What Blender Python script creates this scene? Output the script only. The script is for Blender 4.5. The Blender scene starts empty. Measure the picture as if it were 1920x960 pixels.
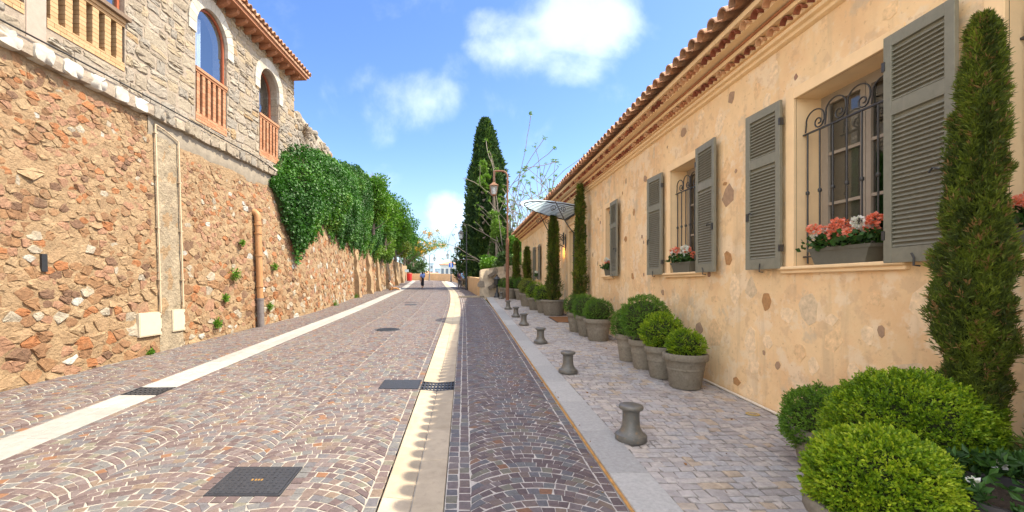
import bpy, math, random
import numpy as np
from mathutils import Vector, noise as mnoise, kdtree

random.seed(7)
RNG = np.random.default_rng(7)
scene = bpy.context.scene
COL = scene.collection
R = math.radians
PI = math.pi

# ------------------------------------------------------------------ camera
F_PX, U0, V0, CH = 830.0, 871.0, 533.0, 1.8
cam = bpy.data.cameras.new('camera')
cam_o = bpy.data.objects.new('camera', cam)
COL.objects.link(cam_o)
cam.sensor_width = 36.0
cam.lens = F_PX / 1920 * 36.0
cam.shift_x = (960 - U0) / 1920
cam.shift_y = (V0 - 480) / 1920
cam.clip_start = 0.05
cam.clip_end = 5000
cam_o.location = (0, 0, CH)
cam_o.rotation_euler = (R(90), 0, 0)
scene.camera = cam_o

# ------------------------------------------------------------------ sun, sky, exposure
SUN_EL, SUN_AZ = R(54), R(88)              # azimuth clockwise from +Y (along the street)
scene.view_settings.view_transform = 'Standard'
scene.view_settings.look = 'None'
scene.view_settings.exposure = 2.32
scene.view_settings.gamma = 1.0
sun = bpy.data.lights.new('sun', 'SUN')
sun.energy = 2.0
sun.angle = R(0.53)
sun.color = (1.0, 0.89, 0.70)
sun_o = bpy.data.objects.new('sun', sun)
COL.objects.link(sun_o)
sd = Vector((math.cos(SUN_EL) * math.sin(SUN_AZ), math.cos(SUN_EL) * math.cos(SUN_AZ), math.sin(SUN_EL)))
sun_o.rotation_euler = (-sd).to_track_quat('-Z', 'Y').to_euler()
sun_o.location = (40, 0, 60)


def N(nt, t, **kw):
    n = nt.nodes.new(t)
    for k, v in kw.items():
        setattr(n, k, v)
    return n


def math_n(nt, op, a, b=None, c=None, clamp=False):
    n = N(nt, 'ShaderNodeMath', operation=op, use_clamp=clamp)
    for i, x in enumerate((a, b, c)):
        if x is None:
            continue
        if isinstance(x, (int, float)):
            n.inputs[i].default_value = x
        else:
            nt.links.new(x, n.inputs[i])
    return n.outputs[0]


def mix_n(nt, fac, a, b, mode='MIX'):
    n = N(nt, 'ShaderNodeMix', data_type='RGBA', blend_type=mode)
    for i, x in ((0, fac), (6, a), (7, b)):
        if isinstance(x, (int, float)):
            n.inputs[i].default_value = x
        elif isinstance(x, tuple):
            n.inputs[i].default_value = x if len(x) == 4 else x + (1,)
        else:
            nt.links.new(x, n.inputs[i])
    return n.outputs[2]


world = bpy.data.worlds.new('World')
scene.world = world
world.use_nodes = True
wt = world.node_tree
wt.nodes.clear()
sky = N(wt, 'ShaderNodeTexSky', sky_type='NISHITA')
sky.sun_disc = False
sky.sun_elevation = SUN_EL
sky.sun_rotation = SUN_AZ
sky.altitude = 50
sky.air_density = 1.0
sky.dust_density = 0.6
sky.ozone_density = 2.0
hs = N(wt, 'ShaderNodeHueSaturation')
hs.inputs['Saturation'].default_value = 1.2
hs.inputs['Value'].default_value = 0.41
hs.inputs['Hue'].default_value = 0.510
wt.links.new(sky.outputs[0], hs.inputs['Color'])
tc = N(wt, 'ShaderNodeTexCoord')
sep = N(wt, 'ShaderNodeSeparateXYZ')
wt.links.new(tc.outputs['Generated'], sep.inputs[0])
dx, dy, dz = sep.outputs
# clouds live on a flat layer high above: direction -> point of the layer
zc = math_n(wt, 'ADD', math_n(wt, 'MAXIMUM', dz, 0.0), 0.12)
lx = math_n(wt, 'DIVIDE', dx, zc)
ly = math_n(wt, 'DIVIDE', dy, zc)
comb = N(wt, 'ShaderNodeCombineXYZ')
wt.links.new(lx, comb.inputs[0])
wt.links.new(ly, comb.inputs[1])
dn = N(wt, 'ShaderNodeTexNoise')
dn.inputs['Scale'].default_value = 5.0
dn.inputs['Detail'].default_value = 8.0
dn.inputs['Roughness'].default_value = 0.62
dn.inputs['Distortion'].default_value = 0.4
wt.links.new(tc.outputs['Generated'], dn.inputs['Vector'])
dn2 = N(wt, 'ShaderNodeTexNoise')
dn2.inputs['Scale'].default_value = 14.0
dn2.inputs['Detail'].default_value = 6.0
wt.links.new(tc.outputs['Generated'], dn2.inputs['Vector'])


def cloud_blob(u, v, ru, rv, gain):
    """a soft lump of cloud round one direction of the sky (a real bearing, not a screen place)"""
    d = Vector(((u - U0) / F_PX, 1.0, (V0 - v) / F_PX)).normalized()
    px = math_n(wt, 'SUBTRACT', math_n(wt, 'DIVIDE', dx, math_n(wt, 'MAXIMUM', dy, 0.05)), d.x / d.y)
    pz = math_n(wt, 'SUBTRACT', math_n(wt, 'DIVIDE', dz, math_n(wt, 'MAXIMUM', dy, 0.05)), d.z / d.y)
    qx = math_n(wt, 'MULTIPLY', px, F_PX / ru)
    qz = math_n(wt, 'MULTIPLY', pz, F_PX / rv)
    r2 = math_n(wt, 'ADD', math_n(wt, 'MULTIPLY', qx, qx), math_n(wt, 'MULTIPLY', qz, qz))
    return math_n(wt, 'MULTIPLY', math_n(wt, 'MAXIMUM', math_n(wt, 'SUBTRACT', 1.0, r2), 0.0), gain)


acc = None
for b in ((1090, 40, 150, 95, 0.85), (990, 85, 130, 90, 0.5), (930, 50, 70, 50, .35), (1060, 115, 120, 55, .5),
          (770, 190, 110, 75, .55), (700, 225, 80, 70, .42), (695, 150, 50, 50, .28), (850, 125, 50, 30, .22), (800, 175, 80, 60, .35),
          (828, 398, 48, 50, .75), (862, 405, 40, 45, .5), (800, 430, 50, 40, .2),
          (1045, 400, 60, 50, .6), (1000, 440, 90, 40, .5), (640, 190, 60, 80, .15), (1210, 60, 60, 60, .18)):
    o = cloud_blob(*b)
    acc = o if acc is None else math_n(wt, 'MAXIMUM', acc, o)
n1 = math_n(wt, 'SUBTRACT', dn.outputs[0], 0.5)
n2 = math_n(wt, 'SUBTRACT', dn2.outputs[0], 0.5)
dens = math_n(wt, 'ADD', acc, math_n(wt, 'ADD', math_n(wt, 'MULTIPLY', n1, 1.5), math_n(wt, 'MULTIPLY', n2, 0.9)))
# outside the view, denser clouds are added to fill the shade with light
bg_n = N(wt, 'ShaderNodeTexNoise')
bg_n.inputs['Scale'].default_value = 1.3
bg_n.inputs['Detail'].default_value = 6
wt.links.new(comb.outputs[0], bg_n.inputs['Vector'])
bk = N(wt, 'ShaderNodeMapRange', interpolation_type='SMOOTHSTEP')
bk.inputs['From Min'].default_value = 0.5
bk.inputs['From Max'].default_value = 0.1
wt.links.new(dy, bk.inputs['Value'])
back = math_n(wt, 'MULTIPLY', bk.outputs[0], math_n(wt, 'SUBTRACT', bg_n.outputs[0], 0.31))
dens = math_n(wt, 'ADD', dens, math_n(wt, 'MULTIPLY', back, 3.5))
mr = N(wt, 'ShaderNodeMapRange', interpolation_type='SMOOTHSTEP')
mr.inputs['From Min'].default_value = 0.10
mr.inputs['From Max'].default_value = 0.95
wt.links.new(dens, mr.inputs['Value'])
cov = math_n(wt, 'MULTIPLY', mr.outputs[0], math_n(wt, 'MULTIPLY_ADD', bk.outputs[0], 0.66, 0.19))  # thin cover in view, heavy cover on the added fill clouds
shade = N(wt, 'ShaderNodeMapRange')
shade.inputs['From Min'].default_value = 0.3
shade.inputs['From Max'].default_value = 1.1
shade.inputs['To Min'].default_value = 0.88
shade.inputs['To Max'].default_value = 1.0
wt.links.new(dens, shade.inputs['Value'])
cl = mix_n(wt, shade.outputs[0], (0, 0, 0, 1), (5.6, 5.5, 5.35, 1))
# pale moisture low over the sea
low = N(wt, 'ShaderNodeMapRange', interpolation_type='SMOOTHSTEP')
low.inputs['From Min'].default_value = 0.30
low.inputs['From Max'].default_value = -0.02
low.inputs['To Max'].default_value = 0.55
wt.links.new(dz, low.inputs['Value'])
skyc = mix_n(wt, low.outputs[0], hs.outputs[0], (.95, 1.2, 1.6, 1))
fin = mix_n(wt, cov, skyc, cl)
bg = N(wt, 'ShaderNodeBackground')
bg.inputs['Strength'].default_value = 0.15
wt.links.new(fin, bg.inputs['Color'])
wo = N(wt, 'ShaderNodeOutputWorld')
wt.links.new(bg.outputs[0], wo.inputs['Surface'])

# ------------------------------------------------------------------ mesh helpers
GY = [-40, 0, 28, 34, 40, 66, 75]
GZ = [-1.6, 0, 1.12, 1.27, 1.42, 2.40, 2.7]


def g(y):
    """height of the street at distance y along it"""
    return np.interp(y, GY, GZ)


def cv(y):
    """the street's slow bend to the left"""
    y = np.asarray(y, float)
    a = np.clip(y - 15, 0, 25)
    return 0.0015 * a * a + np.clip(y - 40, 0, None) * 0.075


def proj(P):
    P = np.asarray(P, float)
    y = np.maximum(P[..., 1], 0.05)
    return np.stack([U0 + P[..., 0] / y * F_PX, V0 - (P[..., 2] - CH) / y * F_PX], -1)


def px_area(V):
    V = np.asarray(V)
    if V[:, 1].min() < 0.3:
        return 0
    q = proj(V)
    c = q.mean(0)
    if c[0] < -10 or c[0] > 1930 or c[1] < -10 or c[1] > 970:
        return 0
    d = q.max(0) - q.min(0)
    return d[0] * d[1]


def make_mesh(name, V, F, mat=None, tone=None, smooth=None):
    V = np.ascontiguousarray(V, dtype=np.float32).reshape(-1, 3)
    me = bpy.data.meshes.new(name)
    if isinstance(F, np.ndarray):
        nf, k = F.shape
        idx = F.ravel().astype(np.int32)
        starts = (np.arange(nf) * k).astype(np.int32)
    else:
        nf = len(F)
        lens = np.fromiter((len(f) for f in F), dtype=np.int32, count=nf)
        idx = np.fromiter((i for f in F for i in f), dtype=np.int32, count=int(lens.sum()))
        starts = np.concatenate([[0], np.cumsum(lens)[:-1]]).astype(np.int32)
    me.vertices.add(len(V))
    me.vertices.foreach_set('co', V.ravel())
    me.loops.add(len(idx))
    me.polygons.add(nf)
    me.polygons.foreach_set('loop_start', starts)
    me.loops.foreach_set('vertex_index', idx)
    me.update(calc_edges=True)
    if tone is not None:
        a = me.attributes.new('tone', 'FLOAT', 'FACE')
        t = np.asarray(tone, dtype=np.float32)
        if t.ndim == 0:
            t = np.full(nf, float(t), dtype=np.float32)
        a.data.foreach_set('value', t)
    if smooth is None:
        me.polygons.foreach_set('use_smooth', np.zeros(nf, dtype=bool))
    if smooth is not None:
        me.polygons.foreach_set('use_smooth', np.ones(nf, dtype=bool))
        if smooth < 179:
            me.set_sharp_from_angle(angle=R(smooth))
    if mat is not None:
        me.materials.append(mat)
    return me


def wloc(o):
    p = Vector((0, 0, 0))
    while o is not None:
        p += o.location
        o = o.parent
    return np.array(p)


def link(name, me, parent=None):
    o = bpy.data.objects.new(name, me)
    COL.objects.link(o)
    if parent is not None:
        o.parent = parent
    return o


def obj(name, V, F, mat, parent=None, tone=0.5, smooth=None, local=False, stuff=False, label=None):
    V = np.asarray(V, float).reshape(-1, 3)
    if parent is not None and not local:
        V = V - wloc(parent)
    o = link(name, make_mesh(name, V, F, mat, tone, smooth), parent)
    if stuff:
        o['kind'] = 'stuff'
    if label:
        o['label'] = label
    return o


class MB:
    def __init__(s):
        s.v = []; s.f = []; s.t = []; s.n = 0

    def add(s, V, F, tone=0.5):
        V = np.asarray(V, float).reshape(-1, 3)
        for f in F:
            s.f.append(tuple(int(i) + s.n for i in f))
            s.t.append(tone)
        s.v.append(V)
        s.n += len(V)
        return s

    def box(s, a, b, tone=0.5, bev=0.0):
        """axis-aligned box between corners a and b; bev chamfers the vertical and top edges a little"""
        x0, y0, z0 = a; x1, y1, z1 = b
        if bev <= 0:
            V = [(x0, y0, z0), (x1, y0, z0), (x1, y1, z0), (x0, y1, z0), (x0, y0, z1), (x1, y0, z1), (x1, y1, z1), (x0, y1, z1)]
            return s.add(V, [(3, 2, 1, 0), (4, 5, 6, 7), (0, 1, 5, 4), (1, 2, 6, 5), (2, 3, 7, 6), (3, 0, 4, 7)], tone)
        def ring(i, z):
            c = bev
            return [(x0 + i + c, y0 + i, z), (x1 - i - c, y0 + i, z), (x1 - i, y0 + i + c, z), (x1 - i, y1 - i - c, z),
                    (x1 - i - c, y1 - i, z), (x0 + i + c, y1 - i, z), (x0 + i, y1 - i - c, z), (x0 + i, y0 + i + c, z)]
        V = ring(bev, z0) + ring(0, z0 + bev) + ring(0, z1 - bev) + ring(bev, z1)
        F = [tuple(range(7, -1, -1)), tuple(range(24, 32))]
        for k in range(3):
            for i in range(8):
                j = (i + 1) % 8
                F.append((k * 8 + i, k * 8 + j, k * 8 + 8 + j, k * 8 + 8 + i))
        return s.add(V, F, tone)

    def tube(s, path, r, n=8, tone=0.5, cap=True):
        P = [Vector(p) for p in path]
        m = len(P)
        rr = r if hasattr(r, '__len__') else [r] * m
        V = []
        up = Vector((0.13, 0.21, 0.97))
        prev = None
        for i, p in enumerate(P):
            d = (P[min(i + 1, m - 1)] - P[max(i - 1, 0)]).normalized()
            if prev is None:
                a = d.cross(up)
                if a.length < 0.1:
                    a = d.cross(Vector((1, 0, 0)))
            else:
                a = prev - d * prev.dot(d)
            a.normalize(); prev = a.copy()
            b = d.cross(a)
            for k in range(n):
                t = 2 * PI * k / n
                q = p + (a * math.cos(t) + b * math.sin(t)) * rr[i]
                V.append((q.x, q.y, q.z))
        F = []
        for i in range(m - 1):
            for k in range(n):
                j = (k + 1) % n
                F.append((i * n + k, i * n + j, (i + 1) * n + j, (i + 1) * n + k))
        if cap:
            F.append(tuple(range(n - 1, -1, -1)))
            F.append(tuple(range((m - 1) * n, m * n)))
        return s.add(V, F, tone)

    def lathe(s, prof, c=(0, 0, 0), n=24, tone=0.5, sq=None):
        V = []
        for (r, z) in prof:
            for k in range(n):
                t = 2 * PI * k / n
                V.append((c[0] + r * math.cos(t), c[1] + r * math.sin(t), c[2] + z))
        F = []
        for i in range(len(prof) - 1):
            for k in range(n):
                j = (k + 1) % n
                F.append((i * n + k, i * n + j, (i + 1) * n + j, (i + 1) * n + k))
        F.append(tuple(range(n - 1, -1, -1)))
        F.append(tuple(range((len(prof) - 1) * n, len(prof) * n)))
        return s.add(V, F, tone)

    def prism(s, pts2, fn, d0, d1, tone=0.5):
        """polygon pts2 mapped by fn(a, b, depth), between two depths"""
        n = len(pts2)
        V = [fn(a, b, d0) for a, b in pts2] + [fn(a, b, d1) for a, b in pts2]
        F = [tuple(range(n - 1, -1, -1)), tuple(range(n, 2 * n))]
        for i in range(n):
            j = (i + 1) % n
            F.append((i, j, n + j, n + i))
        return s.add(V, F, tone)

    def V(s):
        return np.concatenate(s.v) if s.v else np.zeros((0, 3))

    def build(s, name, mat, parent=None, smooth=None, local=False, stuff=False, label=None):
        return obj(name, s.V(), s.f, mat, parent, s.t, smooth, local, stuff, label)


def thing(name, label, cat, loc=(0, 0, 0), group=None):
    o = bpy.data.objects.new(name, None)
    COL.objects.link(o)
    o.empty_display_size = 0.2
    o.location = loc
    return tag(o, label, cat, group)


def tag(o, label, cat, group=None):
    o['label'] = label
    o['category'] = cat
    if group:
        o['group'] = group
    return o


def struct(o):
    o['kind'] = 'structure'
    return o


def dup(root, loc, label=None, rotz=0.0, scale=None):
    def rec(o, parent):
        c = o.copy()
        COL.objects.link(c)
        c.parent = parent
        for ch in o.children:
            rec(ch, c)
        return c
    c = rec(root, None)
    c.location = loc
    c.rotation_euler = (0, 0, rotz)
    if scale:
        c.scale = scale if hasattr(scale, '__len__') else (scale,) * 3
    if label:
        c['label'] = label
    return c


def pieces_out(pieces, name, stuff_name, mat, parent, n=300, smooth=None):
    """pieces = [(V, F, tone)]: the n largest in the picture become parts, the rest one 'stuff' part"""
    area = np.array([px_area(p[0]) for p in pieces])
    order = np.argsort(-area)
    for i in order[:n]:
        V, F, t = pieces[i]
        c = V.mean(0)
        o = link(name, make_mesh(name, V - c, F, mat, t, smooth), parent)
        o.location = c - wloc(parent)
    if len(order) > n:
        Vs = []; Fs = []; Ts = []; k = 0
        for i in order[n:]:
            V, F, t = pieces[i]
            Vs.append(V)
            Fs.extend([tuple(j + k for j in f) for f in F])
            Ts.extend([t] * len(F))
            k += len(V)
        obj(stuff_name, np.concatenate(Vs), Fs, mat, parent, Ts, smooth, stuff=True)


# ------------------------------------------------------------------ materials
def pmat(name, ramp, rough=0.8, ns=8.0, na=0.25, bump=0.25, bs=40.0, spec=0.3, metal=0.0, interp='LINEAR', streak=None,
         fac=None, detail=5.0, stain=None, trans=0.0, bdist=0.01, pick=None):
    m = bpy.data.materials.new(name)
    m.use_nodes = True
    nt = m.node_tree
    b = nt.nodes['Principled BSDF']
    out = nt.nodes['Material Output']
    tcn = N(nt, 'ShaderNodeTexCoord')
    geo = N(nt, 'ShaderNodeNewGeometry')
    if len(ramp) == 1:
        c = N(nt, 'ShaderNodeRGB')
        c.outputs[0].default_value = ramp[0][1] + (1,)
        col = c.outputs[0]
    else:
        rp = N(nt, 'ShaderNodeValToRGB')
        cr = rp.color_ramp
        cr.interpolation = interp
        while len(cr.elements) < len(ramp):
            cr.elements.new(0.5)
        for e, (p, cc) in zip(cr.elements, ramp):
            e.position = p
            e.color = cc + (1,)
        at = N(nt, 'ShaderNodeAttribute', attribute_name='tone')
        nt.links.new(at.outputs['Fac'], rp.inputs[0])
        col = rp.outputs[0]
    if na > 0:
        nz = N(nt, 'ShaderNodeTexNoise')
        nz.inputs['Scale'].default_value = ns
        nz.inputs['Detail'].default_value = detail
        nz.inputs['Roughness'].default_value = 0.65
        nt.links.new(geo.outputs['Position'], nz.inputs['Vector'])
        mrn = N(nt, 'ShaderNodeMapRange')
        mrn.inputs['From Min'].default_value = 0.25
        mrn.inputs['From Max'].default_value = 0.75
        mrn.inputs['To Min'].default_value = 1 - na
        mrn.inputs['To Max'].default_value = 1 + na
        nt.links.new(nz.outputs[0], mrn.inputs[0])
        col = mix_n(nt, 1.0, col, mrn.outputs[0], 'MULTIPLY')
    if stain:
        for (sc, lo, hi, cc, amt) in stain:
            sn = N(nt, 'ShaderNodeTexNoise')
            sn.inputs['Scale'].default_value = sc
            sn.inputs['Detail'].default_value = 6
            sn.inputs['Roughness'].default_value = 0.6
            nt.links.new(geo.outputs['Position'], sn.inputs['Vector'])
            sm = N(nt, 'ShaderNodeMapRange', interpolation_type='SMOOTHSTEP')
            sm.inputs['From Min'].default_value = lo
            sm.inputs['From Max'].default_value = hi
            sm.inputs['To Max'].default_value = amt
            nt.links.new(sn.outputs[0], sm.inputs[0])
            col = mix_n(nt, sm.outputs[0], col, cc)
    if streak:
        vm = N(nt, 'ShaderNodeVectorMath', operation='MULTIPLY')
        vm.inputs[1].default_value = (7, 7, .55)
        nt.links.new(geo.outputs['Position'], vm.inputs[0])
        kn = N(nt, 'ShaderNodeTexNoise')
        kn.inputs['Scale'].default_value = 1.0
        kn.inputs['Detail'].default_value = 5
        nt.links.new(vm.outputs[0], kn.inputs['Vector'])
        km = N(nt, 'ShaderNodeMapRange', interpolation_type='SMOOTHSTEP')
        km.inputs['From Min'].default_value = .54
        km.inputs['From Max'].default_value = .72
        km.inputs['To Max'].default_value = streak[1]
        nt.links.new(kn.outputs[0], km.inputs[0])
        col = mix_n(nt, km.outputs[0], col, streak[0])
    nt.links.new(col, b.inputs['Base Color'])
    b.inputs['Roughness'].default_value = rough
    b.inputs['Specular IOR Level'].default_value = spec
    b.inputs['Metallic'].default_value = metal
    if bump > 0:
        bn = N(nt, 'ShaderNodeTexNoise')
        bn.inputs['Scale'].default_value = bs
        bn.inputs['Detail'].default_value = 6
        bn.inputs['Roughness'].default_value = 0.65
        nt.links.new(geo.outputs['Position'], bn.inputs['Vector'])
        bp = N(nt, 'ShaderNodeBump')
        bp.inputs['Strength'].default_value = bump
        bp.inputs['Distance'].default_value = bdist
        nt.links.new(bn.outputs[0], bp.inputs['Height'])
        nt.links.new(bp.outputs[0], b.inputs['Normal'])
    if trans > 0:
        tr = N(nt, 'ShaderNodeBsdfTranslucent')
        nt.links.new(mix_n(nt, 1.0, col, (1.0, 1.25, 0.45, 1), 'MULTIPLY'), tr.inputs[0])
        ms = N(nt, 'ShaderNodeMixShader')
        ms.inputs[0].default_value = trans
        nt.links.new(b.outputs[0], ms.inputs[1])
        nt.links.new(tr.outputs[0], ms.inputs[2])
        nt.links.new(ms.outputs[0], out.inputs[0])
    return m


def glass_mat(name, tint=(1, 1, 1), body=0.0, body_col=(0.3, 0.4, 0.5), rough=0.02, refl=1.0):
    m = bpy.data.materials.new(name)
    m.use_nodes = True
    nt = m.node_tree
    nt.nodes.clear()
    fr = N(nt, 'ShaderNodeFresnel')
    fr.inputs[0].default_value = 1.5
    tr = N(nt, 'ShaderNodeBsdfTransparent')
    tr.inputs[0].default_value = tint + (1,)
    gl = N(nt, 'ShaderNodeBsdfGlossy')
    gl.inputs['Roughness'].default_value = rough
    ms = N(nt, 'ShaderNodeMixShader')
    f2 = math_n(nt, 'MULTIPLY', math_n(nt, 'ADD', math_n(nt, 'MULTIPLY', fr.outputs[0], 1.5), 0.03), refl, clamp=True)
    nt.links.new(f2, ms.inputs[0])
    base = tr.outputs[0]
    if body > 0:
        tl = N(nt, 'ShaderNodeBsdfTranslucent')
        tl.inputs[0].default_value = body_col + (1,)
        df = N(nt, 'ShaderNodeBsdfDiffuse')
        df.inputs[0].default_value = body_col + (1,)
        m1 = N(nt, 'ShaderNodeMixShader')
        m1.inputs[0].default_value = 0.35
        nt.links.new(tl.outputs[0], m1.inputs[1])
        nt.links.new(df.outputs[0], m1.inputs[2])
        m2 = N(nt, 'ShaderNodeMixShader')
        m2.inputs[0].default_value = body
        nt.links.new(tr.outputs[0], m2.inputs[1])
        nt.links.new(m1.outputs[0], m2.inputs[2])
        base = m2.outputs[0]
    nt.links.new(base, ms.inputs[1])
    nt.links.new(gl.outputs[0], ms.inputs[2])
    out = N(nt, 'ShaderNodeOutputMaterial')
    nt.links.new(ms.outputs[0], out.inputs[0])
    return m


def emit_mat(name, col, strength):
    m = bpy.data.materials.new(name)
    m.use_nodes = True
    nt = m.node_tree
    nt.nodes.clear()
    e = N(nt, 'ShaderNodeEmission')
    e.inputs[0].default_value = col + (1,)
    e.inputs[1].default_value = strength
    out = N(nt, 'ShaderNodeOutputMaterial')
    nt.links.new(e.outputs[0], out.inputs[0])
    return m


M = {}
M['sett'] = pmat('sett_stone', [(0, (0.101, 0.073, 0.071)), (.2, (0.128, 0.094, 0.090)), (.36, (0.144, 0.115, 0.111)), (.5, (0.110, 0.104, 0.111)), (.62, (0.144, 0.108, 0.093)),
                                (.74, (0.128, 0.125, 0.123)), (.86, (0.162, 0.120, 0.090)), (.93, (0.147, 0.136, 0.104)), (.978, (0.188, 0.094, 0.050))],
                 rough=.62, ns=40, na=.3, bump=.35, bs=90, interp='CONSTANT', spec=.4, stain=[(1.2, .5, .8, (0.222, 0.196, 0.174), .35)])
M['joint'] = pmat('pale_joint_mortar', [(0, (0.329, 0.298, 0.257))], rough=.95, ns=25, na=.2, bump=.5, bs=120, stain=[(.8, .5, .8, (0.286, 0.255, 0.222), .5)])
M['joint2'] = pmat('worn_joint_mortar', [(0, (.48, .44, .40))], rough=.95, ns=25, na=.25, bump=.5, bs=120)
M['pave'] = pmat('worn_paving_stone', [(0, (0.336, 0.301, 0.280)), (.25, (0.422, 0.378, 0.345)), (.5, (0.374, 0.354, 0.345)), (.75, (0.451, 0.398, 0.350)), (.92, (0.422, 0.335, 0.245))],
                 rough=.75, ns=22, na=.3, bump=.6, bs=45, interp='CONSTANT', stain=[(2.2, .5, .75, (0.259, 0.228, 0.210), .6), (.9, .5, .7, (0.480, 0.446, 0.430), .4)])
M['slab'] = pmat('pale_limestone_slab', [(0, (0.358, 0.295, 0.213)), (1, (0.427, 0.354, 0.261))], rough=.7, ns=6, na=.15, bump=.3, bs=60,
                 stain=[(2.5, .50, .75, (0.262, 0.210, 0.152), .5), (14, .55, .7, (0.248, 0.203, 0.152), .35)])
M['slab_left'] = pmat('pale_granite_slab', [(0, (0.282, 0.269, 0.249)), (1, (0.363, 0.350, 0.322))], rough=.7, ns=9, na=.16, bump=.3, bs=60,
                      stain=[(3.5, .5, .8, (0.202, 0.188, 0.168), .5), (16, .55, .7, (0.202, 0.188, 0.168), .35)])
M['kerb'] = pmat('blue_grey_kerb_stone', [(0, (.33, .32, .305)), (1, (.43, .415, .39))], rough=.7, ns=30, na=.2, bump=.3, bs=70,
                 stain=[(5, .5, .75, (.34, .33, .31), .5)])
M['rust'] = pmat('rusty_orange_joint', [(0, (.42, .22, .07))], rough=.9, ns=12, na=.4, bump=.4, bs=80)
M['iron'] = pmat('dark_cast_iron', [(0, (.028, .03, .036))], rough=.55, ns=30, na=.3, bump=.3, bs=120, spec=.5)
M['bollard'] = pmat('grey_green_bollard_iron', [(0, (.115, .11, .095))], rough=.42, ns=12, na=.3, bump=.2, bs=60, spec=.6, stain=[(9, .52, .70, (.20, .165, .12), .6), (24, .58, .68, (.26, .15, .07), .5)])
M['rubble'] = pmat('rubble_stone', [(0, (0.260, 0.147, 0.075)), (.14, (0.290, 0.194, 0.111)), (.32, (0.217, 0.120, 0.063)), (.46, (0.310, 0.215, 0.125)), (.60, (0.290, 0.125, 0.053)),
                                    (.70, (0.161, 0.094, 0.059)), (.78, (0.284, 0.160, 0.099)), (.90, (0.334, 0.289, 0.224)), (.97, (0.384, 0.372, 0.337))],
                   rough=.9, ns=14, na=.35, bump=.9, bs=26, interp='CONSTANT', bdist=.03, stain=[(3, .5, .75, (0.290, 0.215, 0.128), .5)])
M['rubble_mortar'] = pmat('ochre_rubble_mortar', [(0, (0.308, 0.211, 0.121))], rough=.95, ns=5, na=.3, bump=1.0, bs=18, bdist=.05,
                          stain=[(1.1, .5, .72, (0.302, 0.198, 0.113), .6), (7, .55, .75, (0.250, 0.167, 0.101), .5)])
M['cement'] = pmat('grey_cement_render', [(0, (0.242, 0.208, 0.162))], rough=.95, ns=6, na=.25, bump=.6, bs=30, stain=[(4, .5, .75, (0.288, 0.237, 0.172), .5)])
M['ashlar'] = pmat('grey_limestone_rubble', [(0, (0.261, 0.220, 0.166)), (.2, (0.302, 0.258, 0.195)), (.4, (0.240, 0.215, 0.179)), (.55, (0.313, 0.254, 0.174)), (.7, (0.281, 0.243, 0.195)), (.85, (0.323, 0.287, 0.232)), (.95, (0.286, 0.201, 0.112))],
                   rough=.9, ns=18, na=.3, bump=.9, bs=30, interp='CONSTANT', bdist=.02, stain=[(9, .52, .72, (0.208, 0.177, 0.137), .5)])
M['ashlar_mortar'] = pmat('cream_wall_mortar', [(0, (0.293, 0.242, 0.190))], rough=.95, ns=10, na=.25, bump=.7, bs=40, bdist=.02)
M['white_stone'] = pmat('white_dressed_stone', [(0, (0.368, 0.334, 0.274)), (1, (0.446, 0.419, 0.369))], rough=.85, ns=14, na=.15, bump=.5, bs=35)
M['yellow_brick'] = pmat('yellow_brick', [(0, (0.367, 0.231, 0.115)), (1, (0.433, 0.286, 0.156))], rough=.85, ns=30, na=.15, bump=.3, bs=70)
M['red_brick'] = pmat('orange_brick', [(0, (0.328, 0.148, 0.073)), (1, (0.420, 0.220, 0.124))], rough=.85, ns=30, na=.18, bump=.3, bs=70)
M['red_wood'] = pmat('red_brown_window_wood', [(0, (.30, .085, .04))], rough=.5, ns=20, na=.2, bump=.1, bs=40)
M['rail_brown'] = pmat('weathered_brown_rail', [(0, (.17, .12, .085))], rough=.8, ns=20, na=.2, bump=.3, bs=40)
M['plaster_pink'] = pmat('pale_pink_render', [(0, (0.350, 0.284, 0.237))], rough=.95, ns=10, na=.1, bump=.4, bs=90)
M['roof_tile'] = pmat('terracotta_tile', [(0, (.40, .19, .10)), (.3, (.48, .26, .15)), (.55, (.34, .20, .13)), (.8, (.55, .33, .20)), (1, (.26, .15, .10))],
                      rough=.85, ns=16, na=.3, bump=.35, bs=50, stain=[(11, .55, .75, (.17, .13, .10), .6)])
M['cornice_tile'] = pmat('cornice_terracotta', [(0, (.19, .055, .03)), (.35, (.28, .085, .045)), (.55, (.42, .17, .08)), (.8, (.56, .30, .16)), (1, (.60, .37, .21))],
                         rough=.85, ns=16, na=.25, bump=.3, bs=50)
M['corbel'] = pmat('terracotta_corbel', [(0, (0.294, 0.122, 0.064)), (1, (0.333, 0.158, 0.087))], rough=.85, ns=16, na=.25, bump=.3, bs=50)
M['plaster'] = pmat('cream_ochre_plaster', [(0, (.88, .62, .335))], rough=.92, streak=((.55, .40, .24), .4), ns=2.2, na=.12, bump=.7, bs=12, bdist=.015,
                    stain=[(1.1, .46, .62, (.74, .46, .23), .6), (3.0, .50, .60, (.88, .70, .47), .65), (5.5, .55, .64, (.66, .44, .25), .5), (2.3, .58, .68, (.56, .46, .33), .55), (17, .60, .68, (.52, .32, .17), .45)])
M['plaster_smooth'] = pmat('smooth_cream_plaster', [(0, (.89, .64, .36))], rough=.9, ns=4, na=.08, bump=.12, bs=60)
M['plaster_ochre'] = pmat('ochre_parapet_render', [(0, (.60, .40, .22))], rough=.95, ns=3, na=.15, bump=.2, bs=40)
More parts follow.
